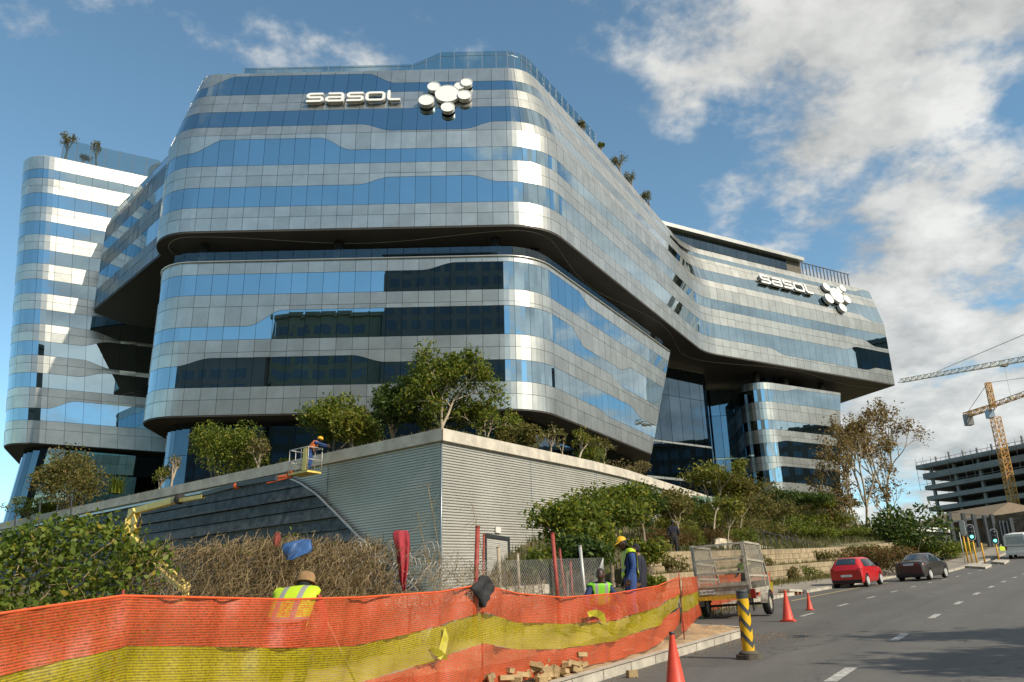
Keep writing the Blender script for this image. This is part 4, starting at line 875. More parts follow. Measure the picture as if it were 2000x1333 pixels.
# loose brick pavers beside the kerb
M['paver'] = pm('tan_paver', (.42, .30, .15), .9, 0, .25, 6, .4, 40, island=.2); mb = MB(); mb.box(-.1, .1, -.05, .05, 0, .06); po = mb.build('paver', M['paver']); pme = po.data; bpy.data.objects.remove(po); npv = 0
for layer, cntp in ((0, 22), (1, 14), (2, 7)):
    for i in range(cntp):
        s = RNG.uniform(9.2, 12.0)-layer*.1; t = -5.97-RNG.uniform(.0, .16); x, y = R2(s, t); o = bpy.data.objects.new('paving_brick', pme); COL.objects.link(o)
        o.location = (x, y, gz(x, y)+.03+layer*.085+RNG.uniform(0, .03)); o.rotation_euler = (RNG.uniform(-.35, .35)+(math.pi/2 if RNG.random() < .4 else 0), RNG.uniform(-.3, .3), RNG.uniform(0, 3.1)); tag(o, 'tan paving brick dumped in a heap between the net and kerb', 'brick', 'heap of loose paving bricks')
x, y = R2(12.3, -5.45); o = bpy.data.objects.new('paving_brick', pme); COL.objects.link(o); o.location = (x, y, rz_(12.3)+.001); o.rotation_euler = (math.pi/2, 0, .7); o.location.z += .05; tag(o, 'lone tan brick lying on the road against the kerb', 'brick')

# ================================================================ caged trailer
pL = onroad(1395, 1212); pR = onroad(1508, 1200); pc = np.array([6.05, 25.0]); hz = raz(24)-rad(4); zc_ = rz_(inv(*pc)[0])
tr = thing('caged_trailer', 'white mesh caged utility trailer parked in the bay', 'trailer'); w = .78; Lt = 2.4; fz = .66
M['tyel'] = pm('worn_yellow', (.55, .33, .03), .6, 0, .3, 8); M['tailred'] = pm('tail_red', (.22, .012, .012), .3)
M['plate'] = pm('plate_white', (.62, .64, .66), .4); M['ink'] = pm('plate_ink', (.03, .04, .12), .6)
mb = MB(); mb.box(-w, w, .02, Lt, fz, fz+.05); mb.build('floor', M['rust'], tr)
mb = MB(); mb.box(-w, w, -.02, .05, fz-.12, fz+.0); mb.build('rear_beam', M['tyel'], tr)
mb = MB(); mb.box(-w+.03, w-.03, -.015, .01, fz+.01, fz+.24); mb.build('tail_board', M['rust'], tr)
mb = MB()
for sx in (-1, 1): mb.box(sx*w-.015, sx*w+.015, .05, Lt, fz, fz+.12)
mb.box(-w, w, Lt-.03, Lt, fz, fz+.3); mb.build('side_board', M['rust'], tr)
tz = fz+1.42; gate = MB()
for a, b in (((-w+.06, fz+.24), (-w+.06, tz)), ((w-.06, fz+.24), (w-.06, tz)), ((-w+.06, tz), (w-.06, tz)), ((-w+.06, fz+.26), (w-.06, fz+.26)), ((-w+.06, fz+.62), (w-.06, fz+.62)), ((-w+.06, fz+1.0), (w-.06, fz+1.0))): gate.bar((a[0], -.02, a[1]), (b[0], -.02, b[1]), .055)
gt = gate.build('tail_gate', M['rust'], tr)
def meshwire(fn, a0, a1, b0, b1, st=.075):
    mb = MB(); W_ = a1-a0; H_ = b1-b0
    for sg in (1, -1):
        x = -H_
        while x < W_:
            p_ = [(x, 0), (x+H_, H_)]; xa_ = max(0, x); xb_ = min(W_, x+H_); ya_ = xa_-x; yb_ = xb_-x
            if xb_ > xa_: q0 = (a0+xa_, b0+ya_) if sg > 0 else (a1-xa_, b0+ya_); q1 = (a0+xb_, b0+yb_) if sg > 0 else (a1-xb_, b0+yb_); mb.tube([fn(*q0), fn(*q1)], .0055, 3, cap=False)
            x += st
    return mb
meshwire(lambda a, b: (a, -.005, b), -w+.07, w-.07, fz+.27, tz).build('wire_mesh', M['rust'], gt, kind='stuff')
for sx in (-1, 1):
    cg_ = MB(); X = sx*w
    for a, b in (((0, fz), (0, tz+.04)), ((Lt-.5, fz), (Lt-.5, tz-.05)), ((0, tz+.02), (Lt-.5, tz-.05)), ((0, fz+.95), (Lt-.3, fz+.85)), ((0, fz+.5), (Lt-.1, fz+.42)), ((Lt-.5, tz-.05), (Lt, fz+.4)), ((Lt, fz), (Lt, fz+.42))): cg_.bar((X, a[0], a[1]), (X, b[0], b[1]), .058)
    o = cg_.build('side_cage', M['rust'], tr); meshwire(lambda a, b: (X, a, b), .02, Lt-.52, fz+.31, tz-.06, .085).build('wire_mesh', M['rust'], o, kind='stuff')
    mb = MB(); mb.box(X-.11 if sx < 0 else X+.0, X+.0 if sx < 0 else X+.13, -.06, .03, fz-.14, fz+.12); o = mb.build('tail_lamp', M['tailred'], tr)
    mb = MB(); cx = X+sx*.17; fnd = [(math.cos(t)*.42, math.sin(t)*.38) for t in np.linspace(.25, math.pi-.05, 12)]
    for (y0, z0), (y1, z1) in zip(fnd[:-1], fnd[1:]): mb.add([(cx-.11, 1.15+y0, .33+z0), (cx+.11, 1.15+y0, .33+z0), (cx+.11, 1.15+y1, .33+z1), (cx-.11, 1.15+y1, .33+z1)], [(0, 1, 2, 3)])
    mb.build('mudguard', M['rust'], tr)
    T = Matrix.Translation((cx, 1.15, .33))@Matrix.Rotation(math.pi/2, 4, 'Y'); mb = MB(); mb.lathe([(.2, -.1), (.3, -.1), (.33, -.07), (.33, .07), (.3, .1), (.2, .1), (.19, .0)], 28, T, caps=False); wh = mb.build('wheel', M['rubber'], tr)
    mb = MB(); mb.lathe([(.0, -.05), (.2, -.06), (.21, .0), (.2, .08), (.14, .05), (.05, .06), (0, .06)], 20, T); mb.build('rim', M['rust'], wh)
mb = MB(); mb.bar((-w, 1.15, .33), (w, 1.15, .33), .07); mb.bar((-.3, .1, fz-.06), (-.3, Lt, fz-.06), .06, .1); mb.bar((.3, .1, fz-.06), (.3, Lt, fz-.06), .06, .1); mb.build('chassis', M['darksteel'], tr)
mb = MB(); mb.bar((-.4, Lt, fz-.08), (0, Lt+1.1, .45), .06); mb.bar((.4, Lt, fz-.08), (0, Lt+1.1, .45), .06); mb.bar((0, Lt+.9, .45), (0, Lt+.9, .02), .05); mb.build('drawbar', M['darksteel'], tr)
mb = MB(); mb.box(-w+.06, -w+.50, -.035, -.018, fz+.05, fz+.18); pl = mb.build('number_plate', M['plate'], tr)
def text(name, body, size, T, mat, parent, ext=.002, align='CENTER'):
    c = bpy.data.curves.new(name, 'FONT'); c.body = body; c.size = size; c.extrude = ext; c.align_x = align; c.align_y = 'CENTER'; c.materials.append(mat); t_ = bpy.data.objects.new(name, c); COL.objects.link(t_); dg_ = bpy.context.evaluated_depsgraph_get(); me = bpy.data.meshes.new_from_object(t_.evaluated_get(dg_)); bpy.data.objects.remove(t_); o = bpy.data.objects.new(name, me); COL.objects.link(o); o.parent = parent; o.matrix_local = T; return o
text('plate_text', 'ZL 46 TH GP', .085, Matrix.Translation((-w+.28, -.038, fz+.115))@Matrix.Rotation(math.pi/2, 4, 'X'), M['ink'], pl)
tr.location = (pc[0], pc[1], zc_); tr.rotation_euler = (math.atan(.061), rad(-2.0), -hz)

# ================================================================ cars
M['carglass'] = pm('car_glass', (.03, .045, .055), .05, 0, .1, 1, spec=.9); M['alloy'] = pm('alloy', (.60, .60, .58), .4, .2)
def car(name, label, paint, st, L_, wid, wheels, wr_, pos, head, hatch, plate_z):
    """st: stations (y, hood/roof z, belt z, roof half width, body half width); y from the tail forward"""
    r = thing(name, label, 'car'); ys = sorted(set([round(v, 3) for v in np.concatenate([np.arange(0, L_+.001, .07), [s_[0] for s_ in st]])])); col = lambda i: [s_[i] for s_ in st]
    ring = []
    for y in ys:
        zt = np.interp(y, col(0), col(1)); zb = np.interp(y, col(0), col(2)); rw_ = np.interp(y, col(0), col(3)); bw_ = np.interp(y, col(0), col(4)); zl = .23
        for wy in wheels:
            d = abs(y-wy); R_ = wr_+.055
            if d < R_: zl = max(zl, wr_+math.sqrt(R_*R_-d*d))
        zl = min(zl, zb-.12); mid = max(zl+.02, .55)
        half = [(bw_*.93, zl), (bw_*.995, max(zl+.015, zl*.6+mid*.4)), (bw_, max(mid, zl+.03)), (bw_*.965, zb), (rw_, zt-.06 if zt-zb > .12 else zb+.6*(zt-zb)), (rw_*.8, zt-.012), (0, zt)]
        ring.append([(-x, y, z) for x, z in half]+[(x, y, z) for x, z in half[-2::-1]])
    k = len(ring[0]); mb = MB(); mb.add([p for q_ in ring for p in q_], [(i*k+j, i*k+j+1, (i+1)*k+j+1, (i+1)*k+j) for i in range(len(ys)-1) for j in range(k-1)], 0, True)
    mb.add(ring[0], [tuple(range(k))]); mb.add(ring[-1], [tuple(range(k))[::-1]]); body = mb.build('body', paint, r)
    mb = MB(); mb.box(-wid*.42, wid*.42, .12, L_-.1, .2, .5); mb.build('underbody', M['rubber'], r)
    def P(y, j):
        i = np.searchsorted(ys, y); i = min(max(i, 1), len(ys)-1); f_ = (y-ys[i-1])/(ys[i]-ys[i-1]); return np.array(ring[i-1][j])*(1-f_)+np.array(ring[i][j])*f_
    def pane(name, corners, out):
        c = [np.array(q_)+np.array(out)*.006 for q_ in corners]; mb = MB(); mb.add(c, [tuple(range(len(c)))]); o = mb.build(name, M['carglass'], r); return o
    for sgn, jb, jr in ((-1, 3, 4), (1, k-4, k-5)):
        for a, b, ta, tb_ in hatch['side']:
            q_ = []
            for y, ty in ((a, ta), (b, tb_)): lo_, hi_ = P(y, jb), P(ty, jr); q_.append((lo_*.93+hi_*.07, lo_*.1+hi_*.9))
            pane('side_window', [q_[0][0], q_[1][0], q_[1][1], q_[0][1]], (sgn*1.6, 0, .3))
    for nm_, y0, y1 in (('rear_window', *hatch['rear']), ('windscreen', *hatch['front'])):
        mb = MB(); V = []; yy = np.linspace(y0, y1, 6)
        for y in yy:
            for j in (4, 5, 6, 7, 8): p_ = P(y, j); V.append(p_*[.93, 1, 1]+[0, -.008 if 'rear' in nm_ else .008, .008])
        mb.add(V, [(i*5+j, i*5+j+1, (i+1)*5+j+1, (i+1)*5+j) for i in range(5) for j in range(4)], 0, True); mb.build(nm_, M['carglass'], r)
    for sx in (-1, 1):
        for wy in wheels:
            T = Matrix.Translation((sx*(wid/2-.10), wy, wr_))@Matrix.Rotation(math.pi/2, 4, 'Y'); mb = MB(); mb.lathe([(wr_*.66, -.1), (wr_*.94, -.1), (wr_, -.07), (wr_, .07), (wr_*.94, .1), (wr_*.66, .1), (wr_*.64, 0), (wr_*.66, -.1)], 26, T, caps=False); wh = mb.build('wheel', M['rubber'], r)
            mb = MB(); z0 = sx*.085; mb.lathe([(wr_*.58, z0-sx*.01), (wr_*.69, z0+sx*.03), (wr_*.66, 0)], 26, T, caps=False); mb.lathe([(0, 0), (wr_*.66, 0)], 20, T, 1, caps=False); mb.lathe([(wr_*.16, z0+sx*.012), (0, z0+sx*.014)], 12, T, caps=False)
            for q_ in range(9):
                a = 2*math.pi*q_/9; d_ = Vector((math.cos(a), math.sin(a), 0)); mb.bar(T@(d_*.03+Vector((0, 0, z0))), T@(d_*wr_*.64+Vector((0, 0, z0))), .05, .03, up=T.to_3x3()@Vector((0, 0, 1)))
            mb.build('rim', [M['alloy'], M['rubber']], wh)
        mb = MB(); x0, x1, z0, z1, yd = hatch['lamp']; a, b = (x0*sx, x1*sx); V = [P(.0, 0)*0+np.array((x, y, z)) for x, y, z in ((a, -.012, z0), (b, yd, z0+.02), (b, yd, z1), (a, -.012, z1))]; mb.add(V+[v+np.array((0, .03, 0)) for v in V], [(0, 1, 2, 3), (0, 4, 5, 1), (1, 5, 6, 2), (2, 6, 7, 3), (3, 7, 4, 0)])
        V2 = [np.array((b+sx*.004, yd, z0+.02)), np.array((b+sx*.004, yd+.16, z0+.05)), np.array((b+sx*.004, yd+.16, z1-.03)), np.array((b+sx*.004, yd, z1))]; mb.add(V2, [(0, 1, 2, 3)]); mb.build('tail_lamp', hatch.get('lm', M['tailred']), r)
        mb = MB(); my = hatch['mirror']; mb.box(sx*wid/2-.02 if sx > 0 else sx*wid/2-.16, sx*wid/2+.16 if sx > 0 else sx*wid/2+.02, my, my+.1, .98, 1.12); mb.build('mirror', M['rubber'], r)
    mb = MB(); mb.box(-.26, .26, -.03, -.012, plate_z, plate_z+.115); pl_ = mb.build('number_plate', M['plate'], r)
    mb = MB(); mb.box(-wid*.44, wid*.44, -.02, .05, .24, .38); mb.build('bumper', M['rubber'], r)
    r.location = tuple(pos); r.rotation_euler = (math.atan(.065), 0, -head); return r
M['redcar'] = pm('red_paint', (.50, .012, .014), .22, 0, .03, spec=.7); M['greycar'] = pm('grey_paint', (.085, .078, .07), .25, .5, .03, spec=.7)
s_, t_ = 46.6, -9.35+.75; x, y = onroad(1657, 1149)[:2]; hd_ = raz(46)+rad(3)
car('hatchback_car', 'bright red hatchback parked in the roadside bay', M['redcar'], [(0, .86, .80, .70, .74), (.06, 1.0, .86, .70, .79), (.14, 1.16, .92, .62, .81), (.42, 1.40, .94, .58, .82), (.75, 1.455, .95, .57, .825), (1.6, 1.47, .95, .57, .83), (2.25, 1.41, .94, .57, .83), (2.95, 1.0, .92, .62, .82), (3.2, .94, .88, .66, .81), (3.7, .80, .76, .64, .76), (3.9, .62, .58, .55, .66)], 3.9, 1.66, (.68, 3.12), .30, (x, y, rz_(inv(x, y)[0])), hd_,
    dict(side=[(.62, 1.42, .72, 1.44), (1.50, 2.62, 1.50, 2.2)], rear=(.12, .44), front=(2.28, 2.92), lamp=(.60, .765, .66, .92, .05), mirror=2.45), .52)
x, y = onroad(1780, 1136)[:2]
car('sedan_car', 'brownish grey sedan with red tail lamps parked ahead of the red hatchback', M['greycar'], [(0, .90, .84, .66, .70), (.10, 1.04, .93, .68, .80), (.42, 1.08, .95, .62, .83), (.66, 1.12, .96, .58, .84), (1.35, 1.42, .97, .54, .845), (1.8, 1.475, .97, .55, .845), (2.4, 1.465, .96, .55, .845), (2.75, 1.39, .95, .55, .845), (3.45, 1.0, .93, .62, .84), (4.1, .88, .82, .64, .79), (4.42, .66, .6, .5, .66)], 4.42, 1.70, (.80, 3.40), .31, (x, y, rz_(inv(x, y)[0])), raz(55)+rad(8),
    dict(side=[(.98, 1.75, 1.28, 1.78), (1.83, 2.62, 1.83, 2.62), (2.68, 3.18, 2.68, 2.78)], rear=(.70, 1.32), front=(2.78, 3.42), lamp=(.36, .80, .82, .96, .10), mirror=2.95), .84)
# white minibus seen from behind at the junction
p = onroad(1990, 1092); vn = thing('minibus', 'white minibus seen from behind at the junction', 'van'); vn.location = (0, 0, 0); mb = MB()
P = [(-.84, .35), (-.86, 1.1), (-.80, 1.9), (-.70, 2.06), (.70, 2.06), (.80, 1.9), (.86, 1.1), (.84, .35)]; Tz = Matrix.Rotation(math.pi/2, 4, 'X'); mb.prism(P, Tz, 0, -4.6); mb.build('body', M['white'], vn)
mb = MB(); mb.add([(-.70, -.012, 1.22), (.70, -.012, 1.22), (.64, -.012, 1.86), (-.64, -.012, 1.86)], [(0, 1, 2, 3)]); mb.build('rear_window', pm('pale_screen', (.42, .44, .42), .2), vn)
mb = MB(); mb.box(-.86, .86, -.09, .0, .36, .56); mb.build('bumper', M['white'], vn)
mb = MB(); mb.box(-.7, .7, -.016, -.004, 1.02, 1.06); mb.build('garnish', M['bgrey'], vn)
for sx in (-1, 1):
    mb = MB(); mb.box(sx*.76-.06, sx*.76+.06, -.02, .02, .8, 1.1); mb.build('tail_lamp', M['tailred'], vn)
    for yy in (1.0, 3.6): T = Matrix.Translation((sx*.72, yy, .32))@Matrix.Rotation(math.pi/2, 4, 'Y'); mb = MB(); mb.lathe([(.0, -.1), (.3, -.1), (.32, -.06), (.32, .06), (.3, .1), (0, .1)], 20, T); mb.build('wheel', M['rubber'], vn)
vn.location = tuple(p); vn.rotation_euler = (math.atan(.1), 0, -raz(90))

# ================================================================ traffic lights
M['poley'] = pm('pole_yellow', (.70, .36, .01), .5); M['lens'] = pm('green_lens', (.02, .5, .35), .3, emit=((.15, .95, .72), 2.2)); M['lensoff'] = pm('dark_lens', (.02, .012, .01), .3)
isl = thing('traffic_island', 'low concrete island carrying the yellow signal poles', 'traffic island', onroad(1905, 1106)); pI = [onroad(u, v) for u, v in ((1868, 1108), (1925, 1112), (1937, 1106), (1890, 1103))]
mb = MB(); V = [tuple(q_) for q_ in pI]+[(q_[0], q_[1], q_[2]+.14) for q_ in pI]; mb.add(V, [(4, 5, 6, 7), (0, 1, 5, 4), (1, 2, 6, 5), (2, 3, 7, 6), (3, 0, 4, 7)]); mb.build('island_slab', M['kerb'], isl)
is2 = [onroad(u, v) for u, v in ((1938, 1101), (1962, 1103), (1972, 1097), (1945, 1096))]; i2 = thing('traffic_island', 'smaller concrete island with one signal pole beside the minibus', 'traffic island', is2[0]); mb = MB(); V = [tuple(q_) for q_ in is2]+[(q_[0], q_[1], q_[2]+.14) for q_ in is2]; mb.add(V, [(4, 5, 6, 7), (0, 1, 5, 4), (1, 2, 6, 5), (2, 3, 7, 6), (3, 0, 4, 7)]); mb.build('island_slab', M['kerb'], i2)
def signal(u, v, vt, label, head=None, back=False):
    p = onroad(u, v); D = math.hypot(p[0], p[1]); r = thing('traffic_light' if head else 'signal_pole', label, 'traffic light' if head else 'pole', p, 0, 'yellow signal poles'); h = (v-vt)*D/1690.; toC = math.atan2(-p[0], p[1]); r.location = (0, 0, 0)
    mb = MB(); mb.tube([(0, 0, 0), (0, 0, h)], .06, 10); mb.build('pole', M['poley'], r)
    if head:
        T = Matrix.Rotation(toC+(math.pi*.75 if back else 0), 4, 'Z')@Matrix.Translation((0, -.12, h+.62)); k = 20
        P = [(.24*math.cos(t), .24*math.sin(t)+(.36 if math.sin(t) >= 0 else -.36)) for t in np.linspace(0, 2*math.pi, k+1)[:-1]]; P2 = [(x*1.16, y*1.07) for x, y in P]; Rx = T@Matrix.Rotation(math.pi/2, 4, 'X')
        mb = MB(); mb.prism(P2, Rx, -.04, -.02); mb.build('backplate_rim', M['white'], r)
        mb = MB(); mb.prism(P, Rx, -.02, .05); hb = mb.build('signal_head', M['darksteel'], r)
        for i, (dz, m_) in enumerate(((.34, 'lensoff'), (0, 'lensoff'), (-.34, 'lens'))):
            mb = MB(); mb.lathe([(.125, 0), (.11, .03), (0, .05)], 18, Rx@Matrix.Translation((0, dz, .052))); mb.build('lens', M[m_], hb)
    r.location = tuple(p); return r
signal(1909, 1104, 1062, 'largest signal on the island showing green', True); signal(1952, 1097, 1068, 'signal on the smaller island showing green beside the minibus', True)
signal(1892, 1103, 1054, 'leftmost island signal turned sideways towards the cross street', True, True); signal(1900, 1103, 1056, 'plain yellow pole between two island signals'); signal(1924, 1101, 1066, 'short plain yellow pole at the island\'s far end')
p = onroad(1886, 1104); MBx = MB(); MBx.tube([(p[0], p[1], p[2]), (p[0], p[1], p[2]+2.6)], .035, 8); tag(MBx.build('sign_pole', M['galv']), 'thin grey sign pole next to the yellow signal poles', 'pole')
# ================================================================ background: house, posts, hoarding, construction site, cranes
hA = hd(1775, 1086, 118); hB = hd(2045, 1076, 104); hdv = (hB-hA)[:2]; hl = np.linalg.norm(hdv); hdv /= hl; hn = np.array([-hdv[1], hdv[0]]); hn = hn if hn[1] > 0 else -hn
hs_ = thing('tiled_house', 'brick house with a brown hipped roof beyond the junction', 'house', hA); ez = hd(1830, 1026, 115)[2]; rzg = hd(1912, 990, 111)[2]+.6
def hp(a, b, z): q_ = hA[:2]+hdv*a+hn*b; return (q_[0], q_[1], z)
mb = MB(); mb.add([hp(0, 0, 5), hp(hl, 0, 5), hp(hl, 12, 5), hp(0, 12, 5), hp(0, 0, ez), hp(hl, 0, ez), hp(hl, 12, ez), hp(0, 12, ez)], [(0, 1, 5, 4), (1, 2, 6, 5), (2, 3, 7, 6), (3, 0, 4, 7)]); mb.build('wall', pm('brick_wall', (.20, .13, .09), .9, 0, .5, 1.4, col2=(.26, .20, .13)), hs_)
mb = MB(); mb.add([hp(-1, -.7, ez), hp(hl*.72, -.7, ez), hp(hl*.72, 12.7, ez), hp(-1, 12.7, ez), hp(2, 6, rzg), hp(hl*.55, 6, rzg)], [(0, 1, 5, 4), (1, 2, 5), (2, 3, 4, 5), (3, 0, 4), (0, 3, 2, 1)]); rf = mb.build('roof', pm('brown_roof', (.19, .14, .085), .85, 0, .2, 2, .4, 12), hs_)
mb = MB(); mb.add([hp(hl*.6, 1, ez-.4), hp(hl+6, 1, ez-.4), hp(hl+6, 14, ez-.4), hp(hl*.6, 14, ez-.4), hp(hl*.64, 7, rzg-1.0), hp(hl+4, 7, rzg-1.0)], [(0, 1, 5, 4), (1, 2, 5), (2, 3, 4, 5), (3, 0, 4)]); mb.build('rear_roof', rf.data.materials[0], hs_)
mb = MB(); mb.bar(hp(-1, -.72, ez-.08), hp(hl*.72, -.72, ez-.08), .12, .2); mb.build('gutter', M['white'], hs_)
for (u, vt, vb, lab) in ((1853, 1000, 1076, 'first black steel post left of the signals'), (1880, 1003, 1078, 'black steel post behind the left signals'), (1900, 1005, 1078, 'black steel post behind the largest green signal'), (1922, 1007, 1080, 'black steel post between the two green signals'), (1936, 1005, 1080, 'black steel post left of the smaller green signal'), (1952, 1018, 1080, 'first of the close set black posts by the minibus'), (1958, 1018, 1080, 'second of the close set black posts by the minibus'), (1966, 1018, 1078, 'third of the close set black posts by the minibus'), (1972, 1012, 1078, 'tallest of the close set black posts by the minibus')):
    p = hd(u+12, vb, 101); q_ = hd(u, vt, 101); mb = MB(); mb.box(-.17, .17, -.17, .17, 0, q_[2]-p[2]+1.2, T=Matrix.Translation((q_[0], q_[1], p[2]-1.2))); mb.bar((q_[0], q_[1], q_[2]-.15), (q_[0]+.9, q_[1]-.2, q_[2]-.1), .06); tag(mb.build('steel_post', M['darksteel']), lab, 'post', 'black posts before the house')
p0 = hd(1922, 1094, 98); p1 = hd(1972, 1090, 98); hb_ = thing('site_hoarding', 'ribbed pale blue sheet hoarding behind the signal poles', 'hoarding', p0); nrib = 24; M['hoard'] = pm('pale_blue_sheet', (.32, .36, .44), .5)
for i in range(nrib):
    a = p0+(p1-p0)*i/nrib; b = p0+(p1-p0)*(i+1)/nrib; m_ = (a+b)/2+np.array([.02, -.06, 0]); mb = MB(); V = [(q_[0], q_[1], q_[2]+z) for z in (-.5, .95) for q_ in (a, m_, b)]; mb.add(V, [(0, 1, 4, 3), (1, 2, 5, 4)]); mb.build('sheet', M['hoard'], hb_)
p = hd(1960, 1088, 97); mb = MB(); mb.box(-.36, .36, -.02, .02, -.3, 1.0, T=Matrix.Translation(p)@Matrix.Rotation(.2, 4, 'Y')); tag(mb.build('warning_board', pm('lime_board', (.55, .72, .02), .5)), 'lime yellow board leaning beside the minibus', 'board')
# entrance pavilion: slate wall, white lintel, round column
pp = hd(1690, 1085, 92); pv_ = thing('entrance_pavilion', 'slate clad entrance pavilion with pale lintel and round column', 'building', pp)
pd = np.array([math.sin(rad(62)), math.cos(rad(62))]); pn = np.array([-pd[1], pd[0]])
def pq(a, b, z): q_ = pp[:2]+pd*a+pn*b; return (q_[0], q_[1], z)
zt_ = hd(1690, 1024, 92)[2]; zg_ = pp[2]-1.5
def pbox(name, a0, a1, b0, b1, z0, z1, mat): mb = MB(); V = [pq(a, b, z) for z in (z0, z1) for b in (b0, b1) for a in (a0, a1)]; mb.add(V, [(0, 2, 3, 1), (4, 5, 7, 6), (0, 1, 5, 4), (2, 6, 7, 3), (0, 4, 6, 2), (1, 3, 7, 5)]); return mb.build(name, mat, pv_)
M['slate2'] = pm('slate_pale', (.12, .13, .135), .7, 0, .5, 3, .6, 9)
pbox('side_wall', -2.6, -.6, 0, 6, zg_, zt_-.5, M['slate2']); pbox('lintel', -.55, 14, .1, 5.8, zt_-1.5, zt_-.5, M['slate2']); pbox('coping', -2.9, 14.2, -.25, 6.2, zt_-.46, zt_, M['white']); pbox('rear_wall', -.5, 14, 4.6, 5.4, zg_, zt_-1.55, M['soffit']); pbox('fascia', -.5, 14, -.06, .09, zt_-1.75, zt_-1.52, M['white'])
for a in (3.0, 8.6): q_ = pq(a, .8, 0); MB().lathe([(.34, zg_), (.34, zt_-1.55)], 16, Matrix.Translation((q_[0], q_[1], 0))).build('column', M['white'], pv_)
# construction frame
cA = hd(1819, 1000, 330); cdv = np.array([.41, -.912]); cn = np.array([.912, .41]); cs = thing('building_frame', 'unfinished concrete frame building with open floors beyond the house', 'building', (cA[0], cA[1], 10))
def cq(a, b, z): q_ = cA[:2]+cdv*a+cn*b; return (q_[0], q_[1], z)
def cbox(name, a0, a1, b0, b1, z0, z1, mat, par=cs): mb = MB(); V = [cq(a, b, z) for z in (z0, z1) for b in (b0, b1) for a in (a0, a1)]; mb.add(V, [(0, 2, 3, 1), (4, 5, 7, 6), (0, 1, 5, 4), (2, 6, 7, 3), (0, 4, 6, 2), (1, 3, 7, 5)]); return mb.build(name, mat, par)
M['rawc'] = pm('raw_concrete', (.21, .205, .195), .9, 0, .2, .2); M['shade'] = pm('inner_wall_shade', (.05, .05, .05), .9); ztc = hd(1822, 908, 330)[2]; z = ztc-1.4; i = 0  # near-black inner walls: the shade between open floors is put into the colour
while z > 12:
    cbox('floor_slab', 0 if i else -1.5, 200, -1.0 if i else -2.0, 30, z, z+(1.5 if i != 1 else 2.1), M['rawc'])
    for a in np.arange(2, 150, 9.5): cbox('pillar', a, a+.9, .3, 1.2, z-2.2, z-.01, M['rawc'])
    z -= 3.75; i += 1
mbp = MB()
for zz_ in np.arange(ztc-5.1, 30, -3.75):
    for a in np.arange(1, 120, 1.7):
        if RNG.random() < .5: mbp.bar(cq(a, RNG.uniform(.5, 6), zz_-.0), cq(a+RNG.uniform(-.2, .2), RNG.uniform(.5, 6), zz_+2.25), .11)
for a in np.arange(-1, 120, 3.2):
    if RNG.random() < .6: mbp.bar(cq(a, -2.2, ztc-9), cq(a, -2.2, ztc+1.6+RNG.random()), .1)
for zz_ in (ztc-7, ztc-4.5, ztc-1): mbp.bar(cq(-1, -2.2, zz_), cq(60, -2.2, zz_), .1)
mbp.build('prop_field', M['rawc'], cs, kind='stuff')
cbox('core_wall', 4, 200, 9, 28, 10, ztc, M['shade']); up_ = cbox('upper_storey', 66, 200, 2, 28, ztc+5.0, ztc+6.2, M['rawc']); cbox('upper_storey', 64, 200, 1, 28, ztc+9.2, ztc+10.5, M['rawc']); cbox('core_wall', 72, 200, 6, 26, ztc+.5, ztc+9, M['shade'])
for a in np.arange(3, 64, 5.5): cbox('rebar_column', a, a+.5, 3, 3.5, ztc, ztc+2.2+1.6*RNG.random(), M['rawc'])
for a in np.arange(66, 190, 8): cbox('pillar', a, a+.8, 2.2, 3, ztc, ztc+9.1, M['rawc'])
mb = MB()
for a in np.arange(-1, 64, 2.0): mb.bar(cq(a, -1.8, ztc), cq(a, -1.8, ztc+1.2), .12)
mb.bar(cq(-1, -1.8, ztc+1.1), cq(64, -1.8, ztc+1.1), .12); mb.build('guard_rail', M['rawc'], cs)
# cranes
def lattice(mb, p, q, w, n, up=(0, 0, 1), r=.09, tri=False):
    p = Vector(p); q = Vector(q); d = (q-p).normalized(); U = Vector(up); U = U if abs(d.dot(U)) < .95 else Vector((1, 0, 0)); a = d.cross(U).normalized(); b = a.cross(d)
    cs_ = [a*w/2+b*w/2, a*w/2-b*w/2, -a*w/2-b*w/2, -a*w/2+b*w/2] if not tri else [b*w*.9, a*w/2, -a*w/2]
    for c in cs_: mb.bar(p+c, q+c, r*2)
    k = len(cs_)
    for i in range(n):
        f0, f1 = p+(q-p)*(i/n), p+(q-p)*((i+1)/n)
        for j in range(k): A, B = (cs_[j], cs_[(j+1) % k]) if i % 2 else (cs_[(j+1) % k], cs_[j]); mb.bar(f0+A, f1+B, r*1.3); mb.bar(f1+cs_[j], f1+cs_[(j+1) % k], r*1.2)
M['crane'] = pm('crane_orange', (.50, .24, .035), .55, 0, .15, .3); M['crane2'] = pm('crane_cream', (.42, .36, .24), .6)
mt_ = hd(1940, 798, 300); cr = thing('tower_crane', 'orange tower crane standing before the unfinished building', 'crane', (mt_[0], mt_[1], 10))
mb = MB(); lattice(mb, (mt_[0], mt_[1], 10), (mt_[0], mt_[1], mt_[2]-3), 2.2, 34, r=.11); mb.build('mast', M['crane'], cr)
je = hd(2180, 850, 270); jd = (je-mt_)[:2]; jd = np.append(jd/np.linalg.norm(jd), 0)
mb = MB(); lattice(mb, mt_+np.array([0, 0, .5]), mt_+jd*60+np.array([0, 0, 0.5]), 1.5, 34, r=.09, tri=True); mb.build('jib', M['crane'], cr)
mb = MB(); lattice(mb, mt_+np.array([0, 0, .5]), mt_-jd*13+np.array([0, 0, .9]), 1.5, 8, r=.11); mb.build('counter_jib', M['crane'], cr)
